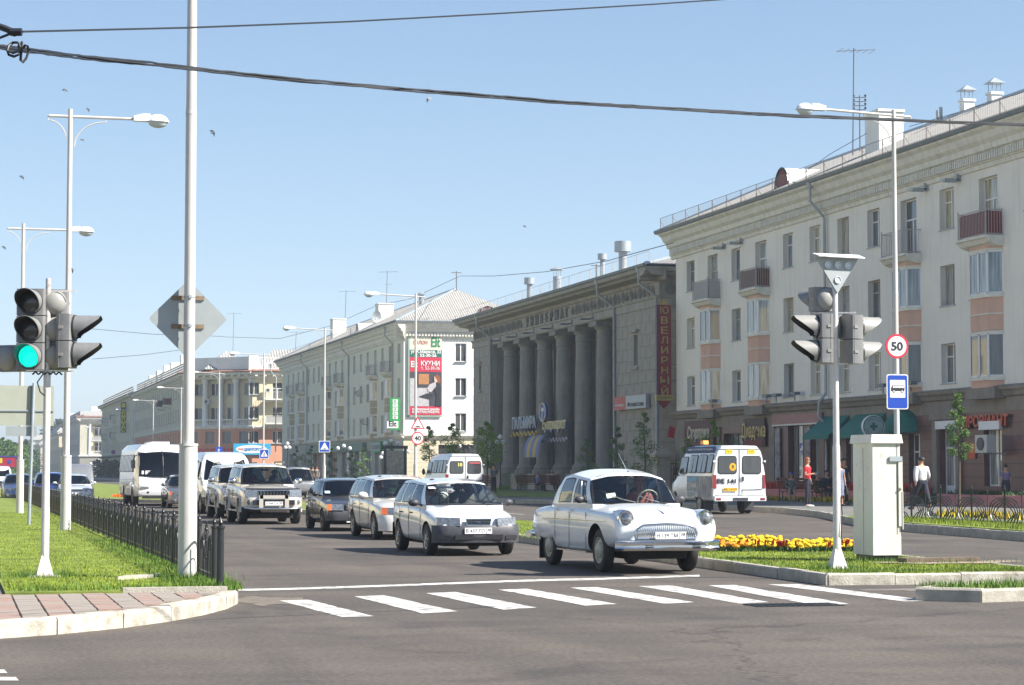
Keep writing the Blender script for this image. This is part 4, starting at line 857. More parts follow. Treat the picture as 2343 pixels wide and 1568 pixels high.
for c in cb:
 u=UC(v(c));balcony(fC,u,11.1,2.4,0.75,1.0)
 for z0,z1 in rows[:2]:bay(fC,u,z0+0.1,z1+0.1,pm=M['tan'])
for a,b,z0,z1 in gsh:window(fC,(a+b)/2,z0,b-a,z1-z0,'three',M['wframe'],P_D,sill=False)
fC.prof('belt_moulding',M['trim'],[(0,4.6),(-0.15,4.7),(-0.3,4.85),(-0.3,4.95),(0,5.0)],-0.3,LC+0.3)
fC.P('shop_fascia',MB().box(UC(706),UC(838),-0.45,-0.05,3.55,4.45),mat('green_fascia',(0.16,0.24,0.17),0.6,var=0.1))
CP=[(0,14.0),(-0.1,14.02),(-0.12,14.2),(-0.2,14.22),(-0.22,14.62),(-0.36,14.68),(-0.42,14.9),(-0.6,15.05),(-0.72,15.3),(-0.9,15.42),(-0.92,15.52),(0,15.55)]
fC.prof('cornice',M['trim'],CP,-0.9,LC+0.9)
fCe=Facade(bC,(0,-LC),0,13.0)
ew=[(1041,14.3,13.65),(1041,0,0),(1041,0,0)]
xe=onY(1054,900,YCr)[0]-XF
fCe.wall('end_wall',M['white_wall'],4.95,14.35,[(xe-0.55,xe+0.55,z0,z1) for z0,z1 in rows]+[(xe+4-0.55,xe+4+0.55,z0,z1) for z0,z1 in rows],depth=0.22,u0=0.02)
for z0,z1 in rows:
 for q in (0,4):window(fCe,xe+q,z0,1.1,z1-z0,'two',M['wframe'],P_D,d=0.16)
fCe.wall('end_wall_base',mat('cream_rustication',(0.62,0.55,0.40),0.9,var=0.05,scale=1,bump=.2,dirt=.1),0,4.9,[(3.4,7.2,0.2,4.0)],depth=0.3,u0=0.02)
window(fCe,5.3,0.2,3.8,3.8,'three',M['iron'],P_D,sill=False)
for i in range(10):fCe.P('joint',MB().box(0.03,3.38,-0.003,0.004,0.6+i*0.42,0.64+i*0.42),M['tan'])
fCe.prof('belt_moulding',M['trim'],[(0,4.6),(-0.15,4.7),(-0.3,4.85),(-0.3,4.95),(0,5.0)],-0.3,13)
fCe.prof('cornice',M['trim'],CP,-0.9,13.9)
mb=MB()
for i in range(46):x=-0.1+i*0.3;mb.box(x,x+0.17,-0.34,-0.221,14.28,14.60)
fCe.P('dentils',mb,M['trim'])['kind']='stuff'
for f_,l_ in ((fC,LC),(fCe,13)):f_.prof('gutter',M['gutter'] if f_ is fC else M['roofmetal'],[(-0.86,15.5),(-1.02,15.52),(-1.08,15.68),(-1.05,15.68),(-0.98,15.58),(-0.86,15.58)],-1.0,l_+1.0)
roof_hip(fC,LC,13.0,15.56,19.3,1.0,M['roof'],rows=4,seg=1.3)
fC.P('far_walls',MB().quad((0,13,0),(0,0,0),(0,0,15.5),(0,13,15.5)).quad((LC,13,0),(0,13,0),(0,13,15.5),(LC,13,15.5)),M['plaster2'])
railing(fC,-0.5,LC+0.5,-0.75,15.7,0.8,2.4,0.4,M['grail']);railing(fCe,-0.5,13,-0.75,15.7,0.8,2.4,0.4,M['grail'])
for c in (120,425,835,1268):downpipe(fC,UC(v(c)),15.5,4.0 if c != 1268 else 0.3,0.95)
rz=lambda d:15.56+(d+1)*(19.3-15.56)/7.5
def rC(c,d):X=XF+d;return (X,YX(v(c),X),rz(d))
for c,d,w,dd,h,lab in ((1175,2.5,1.6,1.8,1.6,'white chimney with a dish aerial on the pale house roof'),(720,2.5,1.6,1.8,1.9,'white chimney further along the pale house roof')):
 x,y,z=rC(c,d);chimney('chimney',lab,x,y,z,w,dd,h)
x,y,z=rC(1085,1.2);o=thing('satellite_dish','round white satellite dish beside the chimney of the pale house','satellite dish',(x,y,z+0.9));part('dish',MB().lathe([(0.02,0),(0.35,0.06),(0.62,0.2)],n=18,M=Matrix.Rotation(radians(100),4,'X') @ Matrix.Rotation(0.5,4,'Y'),cap=False),M['pipe'],o,60);part('stand',MB().cyl((0,0,-1.2),(0,0,0),0.05,n=6),M['pipe'],o)
x,y,z=rC(1192,4);antenna('roof_antenna','tall roof antenna above the white chimney of the pale house',x,y,z,zat(881,620,x,y)-z,kind=1)
x,y,z=rC(785,4);antenna('roof_antenna','leaning roof antenna at the middle of the pale house roof',x,y,z,zat(794,665,x,y)-z)
x,y,z=rC(1905,6.4);o=thing('wire_mast','wire mast on the gable peak of the pale house','mast',(XF+6.5,YCr+6.0,19.2));part('mast',MB().cyl((0,0,0),(0,0,1.9),0.05,n=6),M['iron2'],o);part('crossarm',MB().tube([(-0.5,0,1.75),(0.5,0,1.75)],0.05,4),M['iron2'],o)
x,y,z=rC(1540,4.0);o=thing('roof_vent','small hooded vent on the pale house roof slope','roof vent',(x,y,z-0.2));part('duct',MB().cyl((0,0,0),(0,0,1.2),0.25,n=10),M['pipe'],o);part('rain_hood',MB().cyl((0,0,1.3),(0,0,1.55),0.5,0.05,10),M['pipe'],o)
ud=UC(v(1010-150));dm=MB();R0=[(ud+a,0.5,15.8+b) for a,b in arc];R1=[(ud+a,5.0,15.8+b) for a,b in arc];dm.grid([R0,R1]);dm.quad((ud+.95,.5,15.6),(ud+.95,.5,16.15),(ud+.95,5,16.15),(ud+.95,5,15.6))
do=fC.P('dormer',dm,MATS['white_tin'],smooth=40);part('dormer_shutter',MB().poly([(ud+a*0.93,0.55,15.8+b*0.95) for a,b in arc]+[(ud-.88,.55,15.6),(ud+.88,.55,15.6)]),M['iron'],do)
dm=MB();R0=[(8.3+a,0.3,15.8+b) for a,b in arc];R1=[(8.3+a,4.0,15.8+b) for a,b in arc];dm.grid([R0,R1]);do=fCe.P('dormer',dm,M['roof'],smooth=40);part('dormer_shutter',MB().poly([(8.3+a*0.93,0.4,15.8+b*0.95) for a,b in arc]+[(7.4,.4,15.6),(9.2,.4,15.6)]),mat('rusty_brown_boards',(0.17,0.075,0.06),0.8,var=.3,scale=5),do)
M['ac']=M['acunit']
def ac_unit(fc,u,z,d=-0.35,lab=None):
 mb=MB();mb.box(-0.4,0.4,-0.3,0,0,0.6);o=thing('air_conditioner',lab,'air conditioner',tuple(Vector(fc.b.location)+Vector(fc.T(u,d,z))),fc.rz)
 part('case',mb,M['acunit'],o);part('fan_grille',MB().lathe([(0.22,0),(0.22,0.03),(0.0,0.03)],o=(0,-0.31,0.3),n=14,M=Matrix.Rotation(pi/2,4,'X')),M['cblackpl'],o);part('bracket',MB().box(-0.35,-0.31,-0.1,0.36,-0.05,0).box(0.31,0.35,-0.1,0.36,-0.05,0),M['pipe'],o)
 return o
ac_unit(fC,UC(v(958)),9.3,lab='air conditioner on the pale house wall between the drainpipe and balconies')
ac_unit(fC,UC((1050+880/2.603)/1.6533),4.98+1.3,lab='air conditioner low on the pale house wall beside a bay')
# ---- D: yellow corner house
XD,YD=38.7,291.0
bD=thing('corner_house','yellow and salmon corner house with white colonnade and roof balustrade','building',(XD,YD,0))
LDe=15.0;fDe=Facade(bD,(0,0),0,LDe)
def xD(x):return onY(x,1076,YD)[0]-XD
zz=lambda y:1.6+(1076-y)/16.85
rD=[(11.75,13.4),(8.45,10.1),(5.2,6.85)]
wd=[(xD(580),z0,1.35,z1-z0) for z0,z1 in rD]+[(xD(634),z0-(0.6 if i < 2 else 0),1.35,z1-z0+(0.6 if i < 2 else 0)) for i,(z0,z1) in enumerate(rD)]+[(xD(680),z0,1.35,z1-z0) for z0,z1 in rD]
hs=[(u-w/2,u+w/2,z,z+h) for u,z,w,h in wd]
fDe.wall('wall',M['yellow_wall'],7.4,14.6,hs);fDe.wall('lower_wall',M['salmon'],0,7.3,hs+[(xD(622),xD(650),0.2,2.6)],depth=0.28)
for u,z,w,h in wd:window(fDe,u,z,w,h,'two' if h < 2 else 'tee',M['wframe'],P_D,d=0.16)
for z in (11.1,7.85):balcony(fDe,xD(634),z,3.4,1.2,1.0,M['trim'],MATS['pale_sheet'] if z < 10 else None)
CD=[(0,13.9),(-0.15,14.0),(-0.2,14.35),(-0.8,14.45),(-0.9,14.75),(0,14.8)]
TRD=[(0,7.15),(-0.12,7.2),(-0.22,7.4),(-0.22,7.5),(0,7.55)]
dd=8.1;fDd=Facade(bD,(-dd,dd),-pi/4,dd*sqrt(2));Ld=dd*sqrt(2)
ud_=[Ld*(i+0.5)/4 for i in range(4)]
wdd=[(u,z0,1.5,z1-z0) for u in ud_ for z0,z1 in rD];hs=[(u-w/2,u+w/2,z,z+h) for u,z,w,h in wdd]
fDd.wall('wall',M['yellow_wall'],7.4,14.6,hs,d=1.0);fDd.wall('lower_wall',M['salmon'],0,7.3,hs,depth=0.28,d=0)
for u,z,w,h in wdd:window(fDd,u,z,w,h,'two',M['wframe'] if z > 7 else M['oframe'],P_D,d=1.16 if z > 7 else 0.16)
cm=MB();cm.lathe([(0.5,7.5),(0.5,7.7),(0.42,7.8),(0.40,10),(0.34,13.3),(0.42,13.4),(0.5,13.6),(0.5,13.9)],n=16);cmm=cm.mesh('column',M['white_wall'],40)
for i in range(5):fDd.P('column',cmm,None,u=0.45+(Ld-0.9)*i/4,d=0.45)
bal=MB();bal.lathe([(0.05,0),(0.09,0.25),(0.04,0.45),(0.04,0.6),(0.07,0.7)],n=6);balm=bal.mesh('baluster',M['white_wall'],50)
def balustrade(fc,u0,u1,d,z,h=0.95,m=None,n_at=0.28):
 fc.P('balustrade_rail',MB().box(u0,u1,d-0.12,d+0.12,z+h-0.15,z+h).box(u0,u1,d-0.12,d+0.12,z,z+0.12),M['white_wall'])
 mb=MB();k=int((u1-u0)/n_at)
 for i in range(k):mb.lathe([(0.05,0.1),(0.09,0.3),(0.04,0.5),(0.04,0.65),(0.07,h-0.15)],(u0+(i+0.5)*(u1-u0)/k,d,z),5,cap=False)
 fc.P('balusters',mb,M['white_wall'])['kind']='stuff'
for i in range(4):balustrade(fDd,0.9+(Ld-0.9)*i/4,0.0+(Ld-0.9)*(i+1)/4,0.3,7.55)
XS=XD-dd;LDs=384-(YD+dd);fDs=Facade(bD,(-dd,384-YD),-pi/2,LDs)
ncol=22;wds=[]
for i in range(ncol):
 u=2.2+i*(LDs-4)/ncol
 for z0,z1 in rD:wds.append((u,z0,1.1,z1-z0))
hs=[(u-w/2,u+w/2,z,z+h) for u,z,w,h in wds]
fDs.wall('wall',M['beige_wall'],7.4,14.6,hs);fDs.wall('lower_wall',M['salmon'],0,7.3,hs,depth=0.28)
for u,z,w,h in wds:window(fDs,u,z,w,h,'two',M['wframe'],d=0.18)
for i,u in enumerate((LDs*0.62,LDs*0.75)):balcony(fDs,u,11.1-3.3*0,2.6,1.0,1.0,M['iron2'],M['iron'] if i == 0 else M['redrail'])
for f_,a,b in ((fDe,-0.05,LDe),(fDd,-0.3,Ld+0.3),(fDs,0,LDs+0.3)):
 f_.prof('cornice',M['trim'],CD,a-0.3 if f_ is fDd else a,b);f_.prof('belt_moulding',M['trim'],TRD,a,b)
 f_.prof('tin_eave',M['rusty'],[(0,14.82),(-1.0,14.78),(-1.05,14.9),(0.6,15.3)],a-0.4 if f_ is fDd else a,b)
 mb=MB();n=int((b-a)/1.2)
 for i in range(n):mb.box(a+i*1.2+0.3,a+i*1.2+0.65,-0.75,-0.2,14.2,14.44)
 f_.P('cornice_bracket',mb,M['trim'])['kind']='stuff'
balustrade(fDe,0.8,LDe,0.3,15.2,1.6,n_at=0.35);fDd.P('parapet',MB().box(0,Ld,0.3,0.6,15.0,16.9),M['white_wall'])
fDe.P('parapet_pier',MB().box(-0.5,0.8,0.0,0.9,15.0,17.0),M['white_wall'])
lat=MB();n=int(LDs/1.3)
for i in range(n):
 x=LDs*i/n
 lat.box(x,x+0.2,0.2,0.32,15.1,16.5)
 for zq in (15.3,15.65,16.0,16.35):lat.box(x+0.2,x+1.3,0.22,0.3,zq,zq+0.16)
fDs.P('roof_balustrade',lat,mat('grey_balustrade',(0.52,0.53,0.52),0.8,var=.1))['kind']='stuff'
fDs.P('balustrade_pier',MB().box(LDs*0.45,LDs*0.45+2.2,0.1,0.8,15.0,17.2),M['white_wall'])
rb=MB();a0=(LDe,1.2,15.2);pts=[(0,1,15.1),(LDe,1,15.1),(LDe,14,15.1),(-dd,14+dd,15.1),(-dd+0.5,dd,15.1)]
rb.prism([(p[0],p[1]) for p in pts],14.9,15.15);part('roof',rb,M['roofmetal'],bD)
hr=MB();corr(hr,(1.0,3.5,15.3),(1,0,0),Vector((0,4.5,3.0)).normalized(),Vector((0,-3,4.5)).normalized(),0,10.5,lambda u:5.4*min(1,(u+0.5)/3.5,(11-u)/4.5),0.4,0.05);hr.add([(1.0,3.5,15.25),(11.5,3.5,15.25),(7,8,18.2),(4.5,8,18.2),(1.0,12,15.25),(11.5,12,15.25)],[(0,1,2,3),(0,3,4),(1,5,2),(4,3,2,5)]);part('roof_sheets',hr,M['roof'],bD)
g2=MB();corr(g2,(-6.0,4.5,15.3),(1,0,0),Vector((0,4.0,2.8)).normalized(),Vector((0,-2.8,4)).normalized(),0,7.0,lambda u:4.9*min(1,u/3.5,(7-u)/3.5),0.4,0.05);g2.add([(-6,4.5,15.25),(1,4.5,15.25),(-2.5,8.5,18.1),(-6,12,15.25),(1,12,15.25)],[(0,1,2),(0,2,3),(1,4,2)]);part('gable_roof',g2,M['roof'],bD)
part('rear_walls',MB().box(-dd+0.8,LDe,14,15,0,15).box(-dd+1,-dd+12,dd+2,384-YD,14.0,15.1),M['yellow_wall'],bD)
for i,(x,yy,w,h) in enumerate(((412,838-0,2.0,2.6),(392,851-0,1.8,2.0),(375,868-0,1.6,1.5),(349,889,2.2,1.7),(322,902,1.6,1.2))):
 X=XS+4.0;Y=YX(x*0+[426,401,384,353,325][i],X);zt=zat([426,401,384,353,325][i],[815,832,838,862,893][i],X,Y)
 chimney('chimney',['white chimney nearest the corner of the yellow house','second white chimney of the yellow house, lower and farther','third white chimney behind the yellow house balustrade','fourth white chimney behind the yellow house balustrade','farthest and lowest chimney of the yellow house'][i],X,Y,zt-2.2,w,w,2.2)
ac_unit(fDe,xD(610),12.0,lab='air conditioner high on the yellow end wall beside the balcony')
ac_unit(fDd,Ld*0.36,10.6,lab='air conditioner between the white columns of the yellow house')
X_,Y_=XD+7,YD+8;antenna('roof_antenna','antenna mast on the corrugated roof of the yellow house',X_,Y_,18.0,2.8)
X_=XS+6;Y_=YX(530,X_);antenna('roof_antenna','thin tall antenna mast on the yellow house behind the diamond sign',X_,Y_,15,zat(530,715,X_,Y_)-15)
# ---- E: farther house with the green vertical sign
XE,YE0=30.0,384.0;LE=YX(232,XE)-YE0
bE=thing('apartment_house','long grey beige house further down the street behind the green vertical sign','building',(XE,YE0+LE,0))
fE=Facade(bE,(0,0),-pi/2,LE);nc=17;we=[]
for i in range(nc):
 for z0,z1 in rD:we.append((2.5+i*(LE-4)/nc,z0,1.2,z1-z0))
hs=[(u-w/2,u+w/2,z,z+h) for u,z,w,h in we]
fE.wall('wall',M['beige_wall'],0,14.6,hs+[(2+i*6.5,5.5+i*6.5,0.5,3.6) for i in range(13)])
for u,z,w,h in we:window(fE,u,z,w,h,'two',M['wframe'],d=0.18,sill=False)
for i in range(13):window(fE,3.75+i*6.5,0.5,3.5,3.1,'three',M['oframe'],P_D,sill=False)
fE.prof('cornice',M['beige_wall'],CD,-0.5,LE+0.05);fE.prof('belt_moulding',M['darkstone'],[(0,4.0),(-0.9,4.2),(-0.9,4.4),(0,4.5)],-0.5,LE)
fE.prof('tin_eave',M['gutter'],[(0,14.82),(-1.0,14.78),(-1.05,14.9),(0.6,15.3)],-0.5,LE+0.05)
lat=MB();n=int(LE/1.5)
for i in range(n):
 x=LE*i/n;lat.box(x,x+0.25,0.2,0.32,15.1,16.4)
 for zq in (15.3,15.7,16.1):lat.box(x+0.25,x+1.5,0.22,0.3,zq,zq+0.2)
fE.P('roof_balustrade',lat,MATS['grey_balustrade'])['kind']='stuff'
fE.P('end_pilaster',MB().box(LE-0.02,LE,0.0,1.5,0,14.5),M['white_wall'])
part('rear_walls',MB().box(1.0,12,-LE,0,0,15.0),M['yellow_wall'],bE)
for z in (11.1,7.8):
 for uu in (0.2,0.5):balcony(fE,LE*uu,z,2.6,1.0,1.0,M['iron2'])
 # ---- F: distant house with a columned loggia end
YFd=545.0;XFd=30.0
bF=thing('distant_house','distant beige house with a white columned loggia on its end wall','building',(XFd,YFd,0))
fFe=Facade(bF,(0,0),0,16);fFs=Facade(bF,(0,90),-pi/2,90)
fFe.wall('wall',M['beige_wall'],5.2,14.0,[(2.1,5.6,5.4,12.9)],depth=1.2);fFe.wall('lower_wall',mat('grey_lower',(0.30,0.29,0.25),.9,dirt=.1),0,5.0,[(2.6,4.4,1.2,3.9)])
fFe.P('loggia_wall',MB().quad((2.1,1.2,5.4),(5.6,1.2,5.4),(5.6,1.2,12.9),(2.1,1.2,12.9)),M['yellow_wall'])
for z in (6.0,10.2):window(fFe,4.4,z,1.6,2.4,'tee',M['wframe'],P_D,d=1.1,sill=False)
balcony(fFe,4.2,8.9,2.6,0.3,1.0,M['trim'],MATS['pale_sheet']);balustrade(fFe,2.9,5.6,0.2,5.4)
for u in (2.3,5.7):fFe.P('column',MB().lathe([(0.5,5.3),(0.42,5.6),(0.36,12.6),(0.5,12.9)],n=12),M['white_wall'],u=u,d=0.1,smooth=40)
fFe.P('window',MB().box(2.6,4.4,0.2,0.25,1.2,3.9),M['wframe'])
wf=[(3+i*5.5,z0,1.4,z1-z0) for i in range(16) for z0,z1 in ((9.6,11.6),(6.2,8.2),(1.5,3.8))]
fFs.wall('wall',M['beige_wall'],0,14.0,[(u-w/2,u+w/2,z,z+h) for u,z,w,h in wf])
for u,z,w,h in wf:window(fFs,u,z,w,h,'two',M['wframe'],sill=False)
for f_,l_ in ((fFe,16),(fFs,90)):
 f_.prof('cornice',M['trim'],[(0,13.6),(-0.9,14.2),(-1.0,14.6),(0,14.7)],-0.9,l_+0.9);f_.prof('tin_eave',M['rusty'],[(0,14.7),(-1.1,14.62),(-1.1,14.75),(1,15.3)],-1,l_+1);f_.prof('belt_moulding',M['trim'],TRD[:0]+[(0,4.9),(-0.3,5.0),(-0.3,5.3),(0,5.35)],-0.3,l_)
part('roof',MB().prism([(0,0),(16,0),(16,90),(0,90)],14.7,16.2),MATS['grey_balustrade'],bF)
for i,(x,w,h) in enumerate(((9.5,4.5,3.4),(5.2,2.2,2.6),(1.2,3.5,1.5))):chimney('chimney',['widest white chimney block of the distant loggia house','middle white chimney block of the distant loggia house','low white chimney of the distant loggia house'][i],XFd+x,YFd+[12,25,50][i],15.3,w,2,h)
# ---- G: houses at the end of the street
def far_house(lab,x0,x1,Y,ztop,m,depth=60,sun=False):
 X0=onY(x0,1076,Y)[0];X1=onY(x1,1076,Y)[0]
 b=thing('distant_house',lab,'building',(X0,Y,0));f=Facade(b,(0,0),0,X1-X0);fs=Facade(b,(0,depth),-pi/2,depth)
 L_=X1-X0;n=max(1,int(L_/4));h=[(L_*(i+0.5)/n-0.8,L_*(i+0.5)/n+0.8,z,z+2.0) for i in range(n) for z in (1.5,5.5,9.0) if z+2.4 < ztop]
 f.wall('wall',m,0,ztop,h)
 for a,c,z,z1 in h:window(f,(a+c)/2,z,c-a,2.0,'two',M['wframe'],P_D,sill=False)
 n=int(depth/6);h=[(depth*(i+0.5)/n-0.8,depth*(i+0.5)/n+0.8,z,z+2.0) for i in range(n) for z in (1.5,5.5,9.0) if z+2.4 < ztop]
 fs.wall('side_wall',m,0,ztop,h)
 for a,c,z,z1 in h:window(fs,(a+c)/2,z,c-a,2.0,'two',M['wframe'],sill=False)
 for f_,l_ in ((f,L_),(fs,depth)):f_.prof('cornice',M['trim'],[(0,ztop-0.6),(-0.7,ztop-0.1),(-0.7,ztop+0.15),(0,ztop+0.3)],-0.7,l_+0.7)
 part('roof',MB().add([(-0.7,-0.7,ztop+0.2),(L_+0.7,-0.7,ztop+0.2),(L_+0.7,depth,ztop+0.2),(-0.7,depth,ztop+0.2),(L_*0.5,6,ztop+2.6),(L_*0.5,depth,ztop+2.6)],[(0,1,4),(1,2,5,4),(3,0,4,5)]),M['roof'],b)
 return b
far_house('distant cream house with a sunlit corner behind the leftmost lamp poles',134,160,640,12.5,M['yellow_wall'])
far_house('pale end house of the street seen between the poles, lower of the two',92,128,760,10.5,M['beige_wall'])
far_house('pale gabled house half hidden behind the grey road sign',74,112,900,14.0,M['plaster2'])
bO=thing('apartment_house','cream apartment house on the left side of the street','building',(-24,60,0));fO=Facade(bO,(0,0),pi/2,190)
h=[(3+i*4.2-0.6,3+i*4.2+0.6,z,z+1.8) for i in range(44) for z in (1.4,5.3,8.6,11.9)]
fO.wall('wall',M['yellow_wall'],0,15.5,h)
pO=MB()
for a,b,z,z1 in h:pO.box(a,b,0.2,0.22,z,z1)
fO.P('window_row',pO,P_D)['kind']='stuff'
part('rear_walls',MB().box(-14,-1,0,190,0,15.5),M['yellow_wall'],bO)
# ---- LAMPS, SIGNALS, SIGNS
def street_lamp(x,y,z,h,arm,lab,rs=0.125,r0=0.068,r1=0.055,sleeve=1.75,al=2.3,tilt=0.12):
 o=thing('street_lamp',lab,'street lamp',(x,y,z),0,'tall silver street lamps')
 mb=MB();mb.cyl((0,0,-0.05),(0,0,sleeve),rs,rs*0.97,18);mb.cyl((0,0,sleeve),(0,0,sleeve+0.03),rs*1.05,rs*1.02,18);part('pole_base',mb,M['polew'],o,40)
 mb=MB();mb.cyl((0,0,sleeve+0.02),(0,0,h*0.55),r0*1.12,r0*1.05,14);mb.cyl((0,0,h*0.55),(0,0,h*0.56),r0*1.12,r0,14);mb.cyl((0,0,h*0.56),(0,0,h),r0,r1,14);part('pole',mb,M['polew'],o,40)
 za=h-0.18;part('arm',MB().tube([(-arm*0.5,0,za),(arm*al,0,za+tilt)],0.036,8),M['polew'],o,40)
 for s_,w,d in ((arm,0.75,0.62),(-arm,0.42,0.45)):
  pts=[(s_*0.1,0,za-d-0.05)]+[(s_*(0.1+w*(1-cos(t))),0,za-0.1-d*(1-sin(t))) for t in [i*pi/2/8 for i in range(9)]]+[(s_*(0.1+w),0,za)]
  part('brace',MB().tube(pts,0.016,5),M['polew'],o)
 hd=MB();e=al;n=12
 hd.ext([(arm*(e-0.28),za+tilt-0.05),(arm*(e-0.28),za+tilt+0.07),(arm*(e-0.05),za+tilt+0.13),(arm*(e+0.12),za+tilt+0.13),(arm*(e+0.12),za+tilt-0.05)],'y',-0.1,0.1)
 rows_=[]
 for j in range(6):
  t=pi/2*j/5;rows_.append([(arm*(e+0.3)+cos(2*pi*i/n)*0.26*cos(t),sin(2*pi*i/n)*0.17*cos(t),za+tilt-0.03+0.17*sin(t)) for i in range(n)])
 hd.grid(rows_,close=True);hd.ext([(arm*(e+0.3)+cos(2*pi*i/n)*0.28,sin(2*pi*i/n)*0.19) for i in range(n)],'z',za+tilt-0.05,za+tilt-0.03)
 hh=part('lamp_head',hd,M['lamphead'],o,40);rows_=[]
 for j in range(5):
  t=pi/2*j/4;rows_.append([(arm*(e+0.3)+cos(2*pi*i/n)*0.24*cos(t),sin(2*pi*i/n)*0.15*cos(t),za+tilt-0.05-0.15*sin(t)) for i in range(n)])
 link(bpy.data.objects.new('lens',MB().grid(rows_,close=True).mesh('lens',M['lens'],60)),hh)
 return o
def gz(x,y,z):a=G(x,y,z);return (a[0],a[1],z)
bx_,by_,_=gz(428,1325,ZL);BIG=(bx_,by_)
big=street_lamp(bx_,by_,ZL,11.2,1,'thick silver lamp pole nearest the camera, running out of the top of the frame')
X1,Y1,_=gz(149.5,1214,ZL);street_lamp(X1,Y1,ZL,zat(156,250,X1,Y1)-ZL,1,'second silver street lamp on the left lawn, its head over the road',al=1.78,tilt=0.0)
X2,Y2,_=gz(45,1175,ZL);street_lamp(X2,Y2,ZL,zat(64,512,X2,Y2)-ZL,1,'third silver street lamp at the left behind the green signal',al=1.75,tilt=0.0)
XL=24.9;LR=[(2052,'silver street lamp behind the white cabinet with the 50 sign'),(951,'silver street lamp carrying the 40 and speed bump signs'),(743,'silver street lamp with the blue speed bump sign before the pale house'),
(604,'silver street lamp with the pedestrian crossing sign before the yellow house'),(502,'silver street lamp in front of the white colonnade'),(415,'silver street lamp just left of the thick near pole'),(351,'silver street lamp directly behind the white bus roof'),
(306,'silver street lamp by the left corner of the white bus'),(260,'silver street lamp with the round no stopping sign'),(226,'silver street lamp beside the distant loggia house corner'),(193,'farthest silver street lamp with a small blue sign')]
LP={}
for x,lab in LR:
 Y=YX(x,XL) if x > 2000 else None
 top={951:672,743:750,604:808,502:851,415:886,351:915,306:937,260:960,226:977,193:990}.get(x)
 if top is None:X,Y,h=XL,YX(x,XL),11.35
 else:
  r=ray(x,top);t=(11.2-1.6)/r.z;X,Y=r.x*t,r.y*t;h=11.05
 z=ZP if X > 24.2 else ZM;LP[x]=(X,Y);street_lamp(X,Y,0.15,h,-1,lab,rs=0.11)
